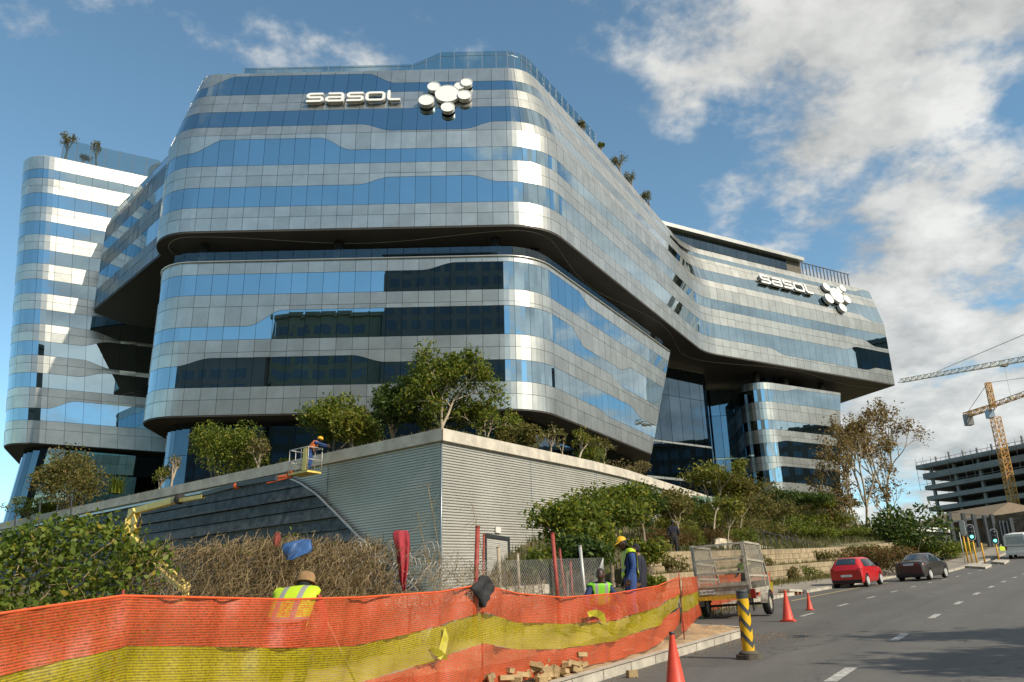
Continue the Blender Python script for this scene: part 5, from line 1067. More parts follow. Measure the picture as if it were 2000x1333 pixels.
mb = MB(); lattice(mb, mt_, mt_+np.array([0, 0, 8.5]), 1.3, 6, r=.12); mb.bar(mt_+np.array([0, 0, 8.5]), mt_+jd*40+np.array([0, 0, 1.4]), .12); mb.bar(mt_+np.array([0, 0, 8.5]), mt_-jd*12+np.array([0, 0, 1.4]), .12); mb.build('tower_head', M['crane'], cr)
q_ = mt_-jd*12; mb = MB(); mb.box(-1.1, 1.1, -1.1, 1.1, -2.8, 1.0, T=Matrix.Translation(q_)); mb.build('counterweight', M['rawc'], cr)
q_ = mt_-jd*3.2; mb = MB(); mb.box(-1, 1, -1, 1, -2.6, 0, T=Matrix.Translation(q_+np.array([0, -1.6, -.2]))); mb.build('cab', pm('cab_blue', (.22, .28, .34), .4), cr)
j0 = hd(1758, 748, 320); j1 = hd(2070, 694, 250); c2_ = thing('tower_crane', 'cream crane jib reaching in above the construction site', 'crane', (j1[0], j1[1], 10), 0)
mb = MB(); lattice(mb, j0, j1, 1.5, 40, r=.08, tri=True); mb.build('jib', M['crane2'], c2_); mb = MB(); mb.bar(j0+(j1-j0)*.3+np.array([0, 0, 1.6]), j1+np.array([0, 0, 9]), .14); mb.bar(j1+np.array([0, 0, 0]), j1+np.array([0, 0, 9]), .4); mb.build('tie_rod', M['crane2'], c2_)
mb = MB(); lattice(mb, (j1[0], j1[1], 10), j1, 2.4, 26, r=.14); mb.build('mast', M['crane2'], c2_)
k0 = j0+(j1-j0)*.72; mb = MB(); mb.bar(k0, k0-np.array([0, 0, 9.5]), .07); mb.box(-.4, .4, -.4, .4, -1, 0, T=Matrix.Translation(k0-np.array([0, 0, 9.5]))); mb.box(-.9, .9, -.7, .7, -.5, .1, T=Matrix.Translation(k0)); mb.build('hook', M['crane2'], c2_)

# ================================================================ boom lift working along the podium coping
M['lift'] = pm('lift_yellow', (.78, .60, .16), .5, 0, .12, 3); M['liftor'] = pm('lift_orange', (.72, .13, .03), .5)
lo_ = 2.6
def lp(u, v, o=lo_): return vplane(u, v, C3+LN*o, -51.3)
lb = lp(300, 1232, 5.0); lf = thing('boom_lift', 'pale yellow articulated boom lift raised along the slate wall', 'boom lift', (lb[0], lb[1], gz(lb[0], lb[1])))
g0 = gz(lb[0], lb[1]); Tl = Matrix.Translation((lb[0], lb[1], g0))@Matrix.Rotation(math.atan2(LD[1], LD[0]), 4, 'Z')
mb = MB(); mb.box(-1.5, 1.5, -1.0, 1.0, .35, .8, T=Tl); mb.box(-1.6, .8, -.9, .9, .8, 1.5, T=Tl); mb.build('chassis', M['lift'], lf)
for sx in (-1.05, 1.05):
    for sy in (-1.05, 1.05): mb = MB(); mb.lathe([(0, -.16), (.42, -.16), (.45, -.1), (.45, .1), (.42, .16), (0, .16)], 20, Tl@Matrix.Translation((sx, sy, .45))@Matrix.Rotation(math.pi/2, 4, 'X')); mb.build('wheel', M['rubber'], lf)
def beam(name, pts, w, h, mat):
    mb = MB()
    for a, b in zip(pts[:-1], pts[1:]): mb.bar(a, b, w, h)
    return mb.build(name, mat, lf)
beam('riser_arm', [lp(300, 1225, 4.6), lp(362, 1172, 3.6), lp(364, 1146, 3.4)], .32, .38, M['lift'])
beam('lower_boom', [lp(366, 1148, 3.2), lp(250, 1046, 3.0)], .22, .30, M['lift']); beam('lower_boom', [lp(352, 1150, 3.6), lp(262, 1070, 3.4)], .16, .20, M['lift'])
beam('knuckle', [lp(268, 1062), lp(254, 1048), lp(268, 1026), lp(262, 1004)], .36, .44, M['lift']); beam('knuckle_plate', [lp(248, 1049, 3.1), lp(250, 1012, 3.1), lp(262, 996, 3.1)], .12, .22, M['lift'])
bm_ = beam('main_boom', [lp(255, 1001), lp(348, 976)], .28, .30, M['lift']); beam('main_boom', [lp(346, 979), lp(397, 970)], .18, .18, M['lift'])
text('boom_mark', 'JLG', .32, Matrix.Translation(-Vector(rootloc(lf)))@Matrix.Translation(Vector(lp(338, 978, lo_+.19)))@Matrix(((-LD[0], 0, LN[0], 0), (-LD[1], 0, LN[1], 0), (0, 1, 0, 0), (0, 0, 0, 1))), M['ink'], lf)
MB().lathe([(0, -.12), (.26, -.12), (.26, .12), (0, .12)], 16, Matrix.Translation(Vector(lp(351, 975)))@Matrix.Rotation(math.pi/2, 4, 'X')@Matrix.Rotation(.6, 4, 'Y')).build('pivot', M['rubber'], lf)
beam('telescopic_boom', [lp(396, 966), lp(470, 946), lp(540, 934)], .15, .2, M['darksteel']); beam('ram', [lp(275, 1010, 2.9), lp(268, 1030, 2.9)], .1, .1, M['darksteel'])
MB().lathe([(0, -.1), (.14, -.1), (.14, .1), (0, .1)], 12, Matrix.Translation(Vector(lp(462, 950)))@Matrix.Rotation(math.pi/2, 4, 'X')).build('joint', M['liftor'], lf)
beam('jib', [lp(522, 942, 1.9), lp(570, 930, 1.5)], .11, .15, M['liftor']); beam('jib_link', [lp(528, 934, 1.9), lp(562, 929, 1.6)], .07, .09, M['liftor']); beam('jib_head', [lp(565, 935, 1.5), lp(566, 921, 1.5)], .2, .2, M['liftor'])
# platform
pb = lp(600, 923, 1.25); ax = -LD; TB = Matrix(((ax[0], LN[0], 0, pb[0]), (ax[1], LN[1], 0, pb[1]), (0, 0, 1, pb[2]), (0, 0, 0, 1)))
mb = MB(); mb.box(-.85, .5, -.38, .38, -.08, .0, T=TB); pf = mb.build('platform', M['lift'], lf); mb = MB()
for x in (-.85, -.4, .0, .5):
    for y in (-.38, .38): mb.tube([TB@Vector((x, y, 0)), TB@Vector((x, y, 1.05))], .022, 6)
for z in (.5, 1.05):
    for a, b in (((-.85, -.38), (.5, -.38)), ((-.85, .38), (.5, .38)), ((-.85, -.38), (-.85, .38)), ((.5, -.38), (.5, .38))): mb.tube([TB@Vector((*a, z)), TB@Vector((*b, z))], .022, 6)
for x in (-.85, -.45, -.12): mb.tube([TB@Vector((x, -.38+.0, 1.05)), TB@Vector((x+.02, -.38, 1.22)), TB@Vector((x+.14, -.38, 1.27)), TB@Vector((x+.2, -.38, 1.1))], .022, 6)
mb.build('guard_rail', M['galv'], lf); mb = MB(); mb.box(.16, .42, .36, .41, .0, 1.0, T=TB); mb.build('corner_panel', M['lift'], lf)
# ================================================================ cloths and bag hanging about
def cloth(name, label, cat, outline, origin, xa, mat, thick=.03, fold=.03, n=14, label2=None):
    """draped piece: outline rows of (left, right, z) with folds"""
    V = []; k = len(outline); xa = np.array(xa); ya_ = np.array([-xa[1], xa[0], 0])
    for side in (-1, 1):
        for i, (l, r_, z) in enumerate(outline):
            for j in range(n+1):
                f_ = j/n; e = 1-abs(2*f_-1)**4; w_ = fold*math.sin(f_*11+i*.4)*(.3+i/k)+side*thick*e*(1 if 0 < i < k-1 else .3); V.append(np.array(origin)+xa*(l+(r_-l)*f_)+ya_*w_+np.array([0, 0, z]))
    m = (n+1)*k; fs = [(s0+i*(n+1)+j, s0+i*(n+1)+j+1, s0+(i+1)*(n+1)+j+1, s0+(i+1)*(n+1)+j) for s0 in (0, m) for i in range(k-1) for j in range(n)]
    fs += [(i*(n+1), (i+1)*(n+1), m+(i+1)*(n+1), m+i*(n+1)) for i in range(k-1)]+[(i*(n+1)+n, (i+1)*(n+1)+n, m+(i+1)*(n+1)+n, m+i*(n+1)+n) for i in range(k-1)]
    mb = MB(); mb.add(V, fs, 0, True); o = mb.build(name, mat); return tag(o, label, cat)
xa_ = (math.sin(RA), math.cos(RA), 0); xr_ = (.96, .28, 0)
p = on_t(782, 1112, -8.8)
cloth('cloth', 'dusty red cloth hanging from the wire in front of the grey cladding', 'cloth', [(-.10, .10, .62), (-.14, .13, .57), (-.11, .15, .4), (-.06, .14, .2), (-.03, .13, .0), (.0, .10, -.2), (.05, .09, -.36)], (p[0], p[1], p[2]), xr_, pm('red_cloth', (.36, .035, .05), .85, 0, .2, 7), .03, .04)
p = on_t(577, 1075, -8.72); cloth('bag', 'flattened blue plastic bag caught on top of the hedge', 'bag', [(.08, .20, .15), (-.17, .22, .09), (-.2, .24, .03), (-.17, .22, -.03), (-.13, .10, -.08), (-.12, -.02, -.13)], (p[0], p[1], p[2]), xr_, pm('blue_plastic', (.05, .13, .33), .35, 0, .25, 5), .02, .035)
p = on_t(541, 1055, -8.72); cloth('red_scrap', 'small rust red scrap stuck in the hedge beside the blue bag', 'scrap', [(-.03, .03, .1), (-.05, .05, .03), (-.05, .04, -.05), (-.02, .02, -.09)], p, xr_, pm('rust_scrap', (.24, .05, .035), .8), .02, .01)
p = on_t(941, 1150, -6.0); cloth('jacket', 'black jacket thrown over the top of the orange net', 'jacket', [(-.03, .06, .13), (-.10, .10, .11), (-.13, .17, .06), (-.22, .22, .01), (-.30, .26, -.03), (-.22, .23, -.07), (-.19, .14, -.11), (-.13, .12, -.16), (-.10, .02, -.20), (-.07, -.02, -.26)], (p[0]+.03, p[1]-.03, p[2]+.03), xa_, pm('black_jacket', (.022, .022, .024), .8, 0, .4, 12, .5, 14), .018, .035)
# ================================================================ vegetation
def leaves(C, size, up=.35, asp=.5, rng=RNG):
    """one folded leaf (two faces sharing a rib -> a quad pair) per centre"""
    n = len(C); d = rng.normal(size=(n, 3)); d /= np.linalg.norm(d, axis=1)[:, None]; nn_ = rng.normal(size=(n, 3)); nn_[:, 2] += up*3; nn_ -= d*np.sum(nn_*d, axis=1)[:, None]; nn_ /= np.linalg.norm(nn_, axis=1)[:, None]+1e-9
    b = np.cross(nn_, d); s = size*rng.uniform(.45, 1.5, n)[:, None]
    bw = b*s*asp*.5; lift = nn_*s*.07
    V = np.stack([C-d*s*.5, C-d*s*.18+bw*.9+lift, C+d*s*.2+bw*.75+lift, C+d*s*.5-nn_*s*.05, C+d*s*.2-bw*.75+lift, C-d*s*.18-bw*.9+lift], 1).reshape(-1, 3); Fq = np.arange(6*n).reshape(-1, 6); return V, Fq
def grow(rng, h, levels=4, nb=(4, 4, 3, 3), spread=.75, trunk=.35, lr=.68, wob=.12, lean=0., up=.25):
    segs = []; tips = []
    def rec(p, d, l, r, lev):
        k = 4; pts = [p.copy()]
        for i in range(k):
            d = d+rng.normal(size=3)*wob; d[2] += up*.12*(lev > 0); d /= np.linalg.norm(d); p = p+d*l/k; pts.append(p.copy())
        segs.append((pts, [r*(1-.45*i/k) for i in range(k+1)], lev))
        if lev >= levels: tips.append((pts[-1], d)); tips.append((pts[-2], d)); return
        n = nb[min(lev, len(nb)-1)]; a0 = rng.uniform(0, 6.3)
        for i in range(n):
            a = a0+2*math.pi*i/n+rng.uniform(-.5, .5); o = np.array(Vector(d).orthogonal().normalized()); o2 = np.cross(d, o); sp_ = spread*rng.uniform(.6, 1.25)
            nd = d*math.cos(sp_)+(o*math.cos(a)+o2*math.sin(a))*math.sin(sp_); nd[2] += up; nd /= np.linalg.norm(nd)
            rec(pts[-1 if i < n-1 or lev == 0 else -2], nd, l*lr*rng.uniform(.75, 1.2), r*.6, lev+1)
    rec(np.zeros(3), np.array([lean, 0, 1.]), trunk, .045, 0); return segs, tips
def tree(name, label, base, h, w, leaf, size, nleaf, bark, seed, cat='tree', group=None, trunk=.35, levels=3, nb=(4, 4, 3), spread=.75, clump=.09, up=.25, lean=0., asp=.5, minr=.006, multi=1, tr=1., wob=.12):
    rng = np.random.default_rng(seed); S = []; TP = []
    for m_ in range(multi):
        sg, tp = grow(rng, 1, levels, nb, spread, trunk, .68, wob, lean+(rng.uniform(-.5, .5) if multi > 1 else 0), up); off = np.array([rng.uniform(-.08, .08), rng.uniform(-.08, .08), 0]) if multi > 1 else 0
        S += [([p+off for p in q], r, l) for q, r, l in sg]; TP += [(p+off, d) for p, d in tp]
    A = np.array([p for p, _ in TP]); mx = A.max(0); mn = A.min(0); sz = h/(mx[2]+clump*.8); sx = w/max(mx[0]-mn[0]+clump*2, .1); sy = w/max(mx[1]-mn[1]+clump*2, .1)
    K = np.array([sx, sy, sz]); cx = np.array([0., 0, 0]); base = np.array(base, float)
    root = thing(name, label, cat, base, 0, group); mb = MB()
    for pts, r, l in S: mb.tube([np.array(p)*K+base for p in pts], [max(minr, x*h*.8*tr) for x in r], 6 if l < 2 else 4, cap=False)
    mb.build('trunk', bark, root)
    tp = A*K; n = len(tp); idx = rng.integers(0, n, nleaf); cl = rng.normal(size=(nleaf, 3)); cl /= np.linalg.norm(cl, axis=1)[:, None]; cl *= (rng.uniform(0, 1, nleaf)**.45)[:, None]*clump*np.array([w, w, h*.8])*rng.uniform(.5, 1.2, n)[idx][:, None]
    V, Fq = leaves(tp[idx]+cl+base, size, rng=rng, asp=asp); npmesh('crown', V, Fq, leaf, root); return root
def shrub(name, label, base, w, h, leaf, size, n, seed, cat='shrub', group=None, squash=1., stems=7, asp=.5, depth=None):
    rng = np.random.default_rng(seed); base = np.array(base, float); root = thing(name, label, cat, base, 0, group); mb = MB(); C = []; depth = depth or w
    lob = [(rng.uniform(-.36, .36)*w, rng.uniform(-.3, .3)*depth, rng.uniform(.3, .78)*h, rng.uniform(.16, .34)) for _ in range(stems+4)]
    for (x, y, z, r) in lob[:stems]: mb.tube([base+[x*.15, y*.15, -.1], base+[x*.6, y*.6, z*.5], base+[x, y, z]], [.025*h**.5, .015*h**.5, .006], 5, cap=False)
    mb.build('stem', M['bark'], root)
    for i in range(n):
        x, y, z, r = lob[rng.integers(0, len(lob))]; d = rng.normal(size=3); d /= np.linalg.norm(d); d *= rng.uniform(.3, 1)**.5; C.append(base+[x+d[0]*r*w, y+d[1]*r*depth, max(.02, z+d[2]*r*h*.9)])
    V, Fq = leaves(np.array(C), size, rng=rng, asp=asp); npmesh('foliage', V, Fq, leaf, root); return root
def blades(C, h, rng=RNG, w=.02, bend=.4):
    n = len(C); a = rng.uniform(0, 6.3, n); d = np.stack([np.cos(a), np.sin(a), np.zeros(n)], 1); sd = np.stack([-np.sin(a), np.cos(a), np.zeros(n)], 1); hh = h*rng.uniform(.5, 1.2, n)[:, None]; bb = bend*rng.uniform(.2, 1.2, n)[:, None]
    z = np.array([0, 0, 1.]); P0 = C; P1 = C+z*hh*.6+d*hh*bb*.3; P2 = C+z*hh*.95+d*hh*bb*.9
    V = np.stack([P0-sd*w, P0+sd*w, P1+sd*w*.7, P1-sd*w*.7, P2, P2], 1); V[:, 4] = P2+sd*w*.12; V[:, 5] = P2-sd*w*.12; V = V.reshape(-1, 3); i = np.arange(n)[:, None]*6
    return V, np.concatenate([i+[0, 1, 2, 3], i+[3, 2, 4, 5]], 0)
DZ = 8.92
def deck(u, v, Y): p = atY(u, v, Y); return (p[0], p[1], DZ)
def htop(u, v, Y, zb): return atY(u, v, Y)[2]-zb
# ---- terrace garden on the podium
Y = 42; tree('terrace_tree', 'tall spreading tree with visible pale limbs above the podium corner', deck(868, 830, Y), htop(860, 672, Y, DZ), 6.6, G1, .19, 10500, M['palebark'], 11, trunk=.34, levels=4, nb=(4, 3, 3, 2), spread=.8, clump=.11, up=.2, tr=.6)
Y = 43; tree('terrace_tree', 'narrow dark leaved tree left of the tall spreading tree', deck(768, 850, Y), htop(765, 712, Y, DZ), 3.4, G2, .18, 6000, M['bark'], 5, trunk=.25, levels=3, nb=(5, 4, 3), clump=.18, tr=.6)
Y = 45; tree('terrace_tree', 'broad mid green tree rising behind the boom lift basket', deck(640, 880, Y), htop(640, 748, Y, DZ), 5.4, G1, .19, 10000, M['bark'], 21, trunk=.20, levels=4, nb=(4, 3, 3, 2), clump=.14, tr=.6)
Y = 43; tree('terrace_tree', 'small yellow green tree right behind the coping', deck(702, 870, Y), htop(700, 788, Y, DZ), 3.4, G3, .18, 4600, M['bark'], 8, trunk=.2, clump=.17, tr=.6)
Y = 43.5; tree('terrace_tree', 'twiggy half bare tree right of the tall spreading tree', deck(952, 850, Y), htop(955, 752, Y, DZ), 4.4, G1, .17, 2600, M['palebark'], 31, trunk=.3, levels=4, nb=(4, 4, 3, 3), clump=.07, up=.15, tr=.45)
Y = 46; tree('terrace_tree', 'leafy tree behind the twiggy tree on the terrace', deck(985, 850, Y), htop(985, 785, Y, DZ), 3.2, G1, .18, 4400, M['bark'], 32, clump=.18, trunk=.2, tr=.6)
Y = 47; shrub('terrace_shrub', 'round dense bright green shrub on the left slope of the terrace', deck(432, 905, Y), 4.3, htop(430, 822, Y, DZ), G1, .15, 9000, 41, stems=10)
tree('terrace_tree', 'slim olive sapling right of the round green shrub', deck(505, 900, 46), htop(505, 845, 46, DZ), 1.7, G5, .15, 700, M['palebark'], 42, clump=.14)
Y = 55; shrub('terrace_shrub', 'rust brown and olive shrub before the left tower', deck(138, 960, Y), 5.2, htop(140, 872, Y, DZ), G5, .17, 8000, 43, stems=12)
shrub('terrace_shrub', 'low bright green shrub at the foot of the left tower', deck(65, 990, 57), 3.2, 1.5, G1, .15, 2400, 44)
tree('terrace_tree', 'spindly young tree beside the glass between tower and round shrub', deck(312, 940, 50), htop(312, 905, 50, DZ), 1.5, G3, .15, 500, M['palebark'], 45, clump=.16)
tree('terrace_tree', 'thin bare topped sapling close to the round green shrub', deck(336, 935, 50), htop(336, 880, 50, DZ), 1.1, G5, .13, 240, M['palebark'], 46, clump=.12)
for k, (u, v, Y, w, h, g, lab) in enumerate(((800, 840, 44, 2.4, 2.0, G2, 'dark low shrub under the narrow dark tree'), (905, 840, 40, 2.6, 1.7, G2, 'shadowy undergrowth below the tall spreading tree'), (1012, 845, 43, 2.3, 2.9, G5, 'upright bronze green shrub near the rounded metal corner'), (1035, 850, 44, 1.4, 1.6, G3, 'yellowing shrub next to the upright bronze shrub'), (720, 860, 47, 2.4, 1.7, G2, 'dark shrub behind the small yellow green tree'), (575, 890, 47, 1.8, 1.9, G1, 'leafy shrub left of the lift basket'), (960, 850, 41, 2.0, 1.2, G1, 'low green shrub right at the coping'))): shrub('terrace_shrub', lab, deck(u, v, Y), w, h, g, .15, int(1700*w*h/3), 60+k)
for k, (u, vt, Y, w, n, g, lab) in enumerate(((1075, 828, 45, 1.5, 300, G5, 'thin sapling against the dark ground floor glass'), (1128, 832, 47, 2.0, 750, G3, 'sapling with yellow green tuft below the metal flank'), (1178, 852, 50, 1.9, 620, G5, 'sapling with rusty leaves near the flank\'s far end'), (1100, 842, 46, .9, 160, G5, 'bare looking stake sapling between two leafier ones'))):
    p = deck(u, 880, Y); zb = DZ+zr(np.linalg.norm(np.array(p[:2])-C3)); p = (p[0], p[1], zb); tree('terrace_sapling', lab, p, htop(u, vt, Y, zb), w, g, .14, n, M['palebark'], 80+k, clump=.15, trunk=.5, levels=2, nb=(4, 3))
for k, (u, v, Y, w, h, g, lab) in enumerate(((1232, 905, 54, 2.9, 1.5, G6, 'ochre grassy shrub at the end of the flank'), (1150, 880, 48, 2.2, 1.3, G1, 'green shrub at the foot of the saplings'))): p = atY(u, v, Y); shrub('terrace_shrub', lab, (p[0], p[1], DZ+1.0), w, h, g, .13, 1500, 90+k)
# grasses along the coping
C = []
for i in range(5200): wv = RNG.uniform(.5, 60); q_ = C3+LD*wv-LN*(.65+RNG.exponential(.9)); C.append((q_[0], q_[1], DZ))
for i in range(1800): dv = RNG.uniform(.5, 50); q_ = C3+RD*dv-RN*(.65+RNG.exponential(.6)); C.append((q_[0], q_[1], DZ+zr(dv)))
V, Fq = blades(np.array(C), .5, w=.025); npmesh('terrace_grass', V, Fq, G6, kind='stuff')['label'] = 'dry and green grasses along the terrace coping'
for k, (u, v, lab) in enumerate(((225, 965, 'spiky green tuft before the dark glass'), (95, 990, 'spiky green tuft at the terrace\'s low end'), (505, 905, 'straw coloured tuft beside the olive sapling'))):
    p = atY(u, v, 47 if u > 150 else 57); Cc = np.array([(p[0]+RNG.normal()*.15, p[1]+RNG.normal()*.15, DZ) for _ in range(220)]); V, Fq = blades(Cc, 1.0, w=.025, bend=.8); tag(npmesh('grass_tuft', V, Fq, G1 if k < 2 else G6), lab, 'grass tuft')
# ---- roof plants
for k, (u, vt, p, h, w, lab) in enumerate(((440, 112, fu.pt(sF(438, 51), 51.5, -1.2), 1.7, 1.8, 'small dark bush on the front roof edge'), (1150, 225, fu.pt(su(1148, 51, 56, 101), ZTOP(su(1148, 51, 56, 101))-.3, -.35), 2.3, 2.4, 'sparse bush on the flank roof above the second band'), (1185, 288, fu.pt(su(1183, 51, 56, 101), ZTOP(su(1183, 51, 56, 101))-.3, -.35), 2.2, 1.4, 'little round bush on the flank roof edge'), (1222, 320, fu.pt(su(1220, 51, 56, 101), ZTOP(su(1220, 51, 56, 101))-.3, -.35), 4.0, 3.2, 'loose tall bush on the flank roof edge'), (1245, 350, fu.pt(su(1243, 51, 56, 101), ZTOP(su(1243, 51, 56, 101))-.3, -.35), 3.4, 2.8, 'loose bush next to the tall one on the flank roof'), (1280, 400, fu.pt(su(1277, 51, 56, 101), ZTOP(su(1277, 51, 56, 101))-.3, -.35), 3.4, 2.6, 'last bush on the flank roof before the wing'), (95, 262, ft.pt(18.9, 53.2, -1.2), 4.6, 2.6, 'taller brown tree on the left tower roof'), (155, 275, ft.pt(22.3, 53.2, -1.4), 4.4, 2.0, 'slender brown tree on the left tower roof'), (125, 300, ft.pt(20.5, 53.2, -1.4), 2.2, 2.2, 'low bush behind the tower\'s glass screen'))): tree('roof_bush', lab, p, h, w, G1 if k == 0 or k == 2 else G5, .17, 700 if k in (0, 2) else 620, M['bark'], 120+k, 'shrub', 'bushes on the roofs', trunk=.25, levels=2, nb=(4, 4), clump=.16, spread=.55)
# ---- leafy trees in front of the podium's right flank
def onbank(u, v, Y): p = atY(u, v, Y); return (p[0], p[1], gz(p[0], p[1]))
for k, (u, vt, Y, w, n, g, sd_, lab) in enumerate(((1100, 935, 29, 4.3, 8500, G1, 3, 'dense leafy tree with low branches in front of the bright cladding'), (1195, 905, 33, 5.6, 11000, G1, 4, 'largest dense leafy tree in front of the podium flank'), (1265, 915, 37, 4.6, 7000, G2, 9, 'darker leafy tree behind the largest one on the bank'), (1060, 1040, 26, 2.0, 1300, G1, 14, 'small leafy tree behind the red posts'), (1150, 1010, 26, 2.8, 3200, G2, 15, 'low dark leafy tree behind the crouching worker'))):
    b = onbank(u, 1100, Y); tree('leafy_tree', lab, b, htop(u, vt, Y, b[2]), w, g, .15, n, M['bark'], sd_, clump=.14, tr=.6, trunk=.16, levels=4, nb=(4, 3, 3, 3), spread=.85)
for k, (u, vt, Y, w, n, g, lab) in enumerate(((1325, 950, 42, 2.6, 1100, G5, 'thin olive tree behind the person on the bank'), (1388, 895, 48, 3.9, 2000, G3, 'tall sparse tree with green tufts at its tips'), (1440, 925, 50, 3.4, 1500, G5, 'sparse yellowing tree before the glass fence'), (1462, 960, 54, 2.6, 1000, G5, 'bronze young tree near the tower\'s rounded corner'), (1420, 985, 44, 1.7, 550, G3, 'little young tree with a white trunk on the bank'), (1512, 944, 62, 3.6, 1300, G2, 'feathery dark green tree under the corner tower'), (1560, 965, 68, 4.8, 3000, G2, 'dense dark tree under the corner tower'), (1603, 985, 72, 3.6, 2200, G3, 'yellow leaved tree left of the pavilion'), (1640, 992, 76, 3.4, 1900, G5, 'olive tree leaning towards the pavilion wall'), (1535, 990, 60, 2.2, 700, G5, 'slim pale stemmed young tree on the bank'))):
    b = onbank(u, 1060, Y); tree('bank_tree', lab, b, max(3.0, htop(u, vt, Y, b[2])), w*1.25, g, .17, int(n*2.1), M['palebark'], 200+k, clump=.17, trunk=.4, levels=3, nb=(4, 3, 3), spread=.6, tr=.42)
# ---- tall brown leaved tree with several trunks
for k, (u0_, u, vt, D, w, n, lean, sd_, lab) in enumerate(((1712, 1640, 795, 84, 11.5, 6000, -.35, 301, 'brown leaved tree leaning left with forked trunk before the corner tower'), (1738, 1725, 772, 88, 9.5, 4200, -.1, 305, 'tallest brown leaved tree with upright pale limbs'), (1762, 1782, 880, 86, 4.6, 900, .1, 309, 'nearly bare brown tree right of the tallest one'))):
    b = hd(u0_, 1085, D); zb = b[2]-1; h_ = hd(u, vt, D)[2]-zb
    tree('autumn_tree', lab, (b[0], b[1], zb), h_, w, G4, .25, n, M['palebark'], sd_, trunk=.34, levels=4, nb=(3, 3, 3, 3), spread=.55, clump=.075, up=.3, lean=lean, minr=.018, tr=.36, multi=2 if k == 0 else 1, wob=.16)
p = hd(1772, 1095, 80); shrub('broadleaf_bush', 'big glossy green bush between the pavilion and brick house', (p[0], p[1], p[2]-.8), 6.4, 5.4, G2, .3, 4200, 320, asp=.6); p = hd(1825, 1098, 82); shrub('broadleaf_bush', 'lighter green bush right of the big glossy one', (p[0], p[1], p[2]-.6), 3.6, 3.0, G1, .24, 1500, 321)
for k, (u, v, D, w, h, g, lab) in enumerate(((1845, 1102, 84, 5.0, 1.5, G1, 'clipped green hedge left of the signal poles'), (1722, 1120, 60, 4.4, 2.0, G7, 'reddish grassy shrub behind the two parked cars'), (1755, 1118, 62, 3.0, 1.8, G5, 'olive shrub at the grey sedan\'s tail'), (1690, 1112, 63, 3.4, 2.0, G5, 'straw tipped shrub above the red hatchback'))): p = hd(u, v, D); shrub('roadside_shrub', lab, (p[0], p[1], gz(p[0], p[1])), w, h, g, .16, int(700*w), 330+k)
# ---- planted bank: reddish shrubs, green tufts, ground cover
kk = 0; words = ['before the podium', 'over the block wall', 'beside the path edge', 'under the young trees', 'above the trailer', 'near the railing']
for k, (u, v, t0, w, h, g, lab) in enumerate(((1290, 1072, -15.5, 2.2, 1.2, G7, 'rust coloured shrub at the block wall\'s left end'), (1325, 1070, -15.3, 2.0, 1.1, G7, 'rust coloured shrub below the person on the bank'), (1352, 1066, -15.0, 1.3, 1.2, G1, 'bright green strappy plant among the rust shrubs'), (1385, 1068, -15.3, 2.2, 1.1, G7, 'rust coloured shrub above the trailer cage'), (1418, 1066, -15.5, 2.0, 1.0, G7, 'wide brown shrub left of the green strappy clump'), (1450, 1062, -15.0, 1.6, 1.2, G1, 'green strappy clump at the ramp wall\'s start'), (1262, 1085, -13.2, 1.6, 1.5, G1, 'leafy creeper covering the block wall\'s end'), (1268, 1120, -12.3, 1.3, 1.0, G1, 'green plant growing at the block wall\'s foot'), (1540, 1058, -17.5, 3.2, 1.1, G1, 'ground cover patch above the railing'), (1600, 1075, -16.5, 3.6, 1.0, G1, 'ground cover patch at the lower railing'), (1495, 1055, -18, 3.0, 1.0, G5, 'olive ground cover below the glass fence'), (1660, 1095, -15.5, 3.2, 1.0, G1, 'low planting where the railing ends'))):
    p = on_t(u, v, t0); shrub('bank_shrub', lab, (p[0], p[1], gz(p[0], p[1])), w, h, g, .12 if g is not G1 else .14, int(900*w*h), 400+k, asp=.25 if 'strappy' in lab or g is G7 else .5)
fill = ['yellow green', 'olive', 'deep green']
for k in range(22):
    u = 1315+k*16; v = 1048+(k*7 % 5)*4; t0 = -17-(k*5 % 7)*.9; p = on_t(u, v, t0); gq = [G3, G5, G1][k % 3]
    shrub('bank_shrub', fill[k % 3]+' low shrub in the mixed planting on the bank', (p[0], p[1], gz(p[0], p[1])), 2.6+(k % 4)*.5, 1.5+(k*3 % 5)*.25, gq, .15, 1500, 450+k, group='mixed planting on the bank')
C = []
for i in range(26000):
    s = RNG.uniform(30, 92); t = -14-RNG.uniform(0, 1)**.8*12; x, y = R2(s, t); C.append((x, y, gz(x, y)))
V, Fq = blades(np.array(C), .38, w=.02); npmesh('bank_grass', V, Fq, leafmat('bank_green', [(0, (.06, .09, .02)), (.6, (.12, .135, .03)), (1, (.22, .16, .06))]), kind='stuff')['label'] = 'mixed green ground cover on the bank'
C = []
for i in range(7000):
    s = RNG.uniform(31, 70); t = -12.35+RNG.normal()*.22 if RNG.random() < .6 else -13.2+RNG.normal()*.15; x, y = R2(s, t); C.append((x, y, gz(x, y)))
for i in range(5000):
    s = RNG.uniform(9, 31); t = RNG.uniform(-17, -8.6); x, y = R2(s, t); C.append((x, y, gz(x, y)))
V, Fq = blades(np.array(C), .28, w=.013); npmesh('verge_grass', V, Fq, leafmat('verge', [(0, (.10, .12, .02)), (.5, (.16, .16, .04)), (1, (.25, .19, .08))]), kind='stuff')['label'] = 'grass along the pavement and wall foot'
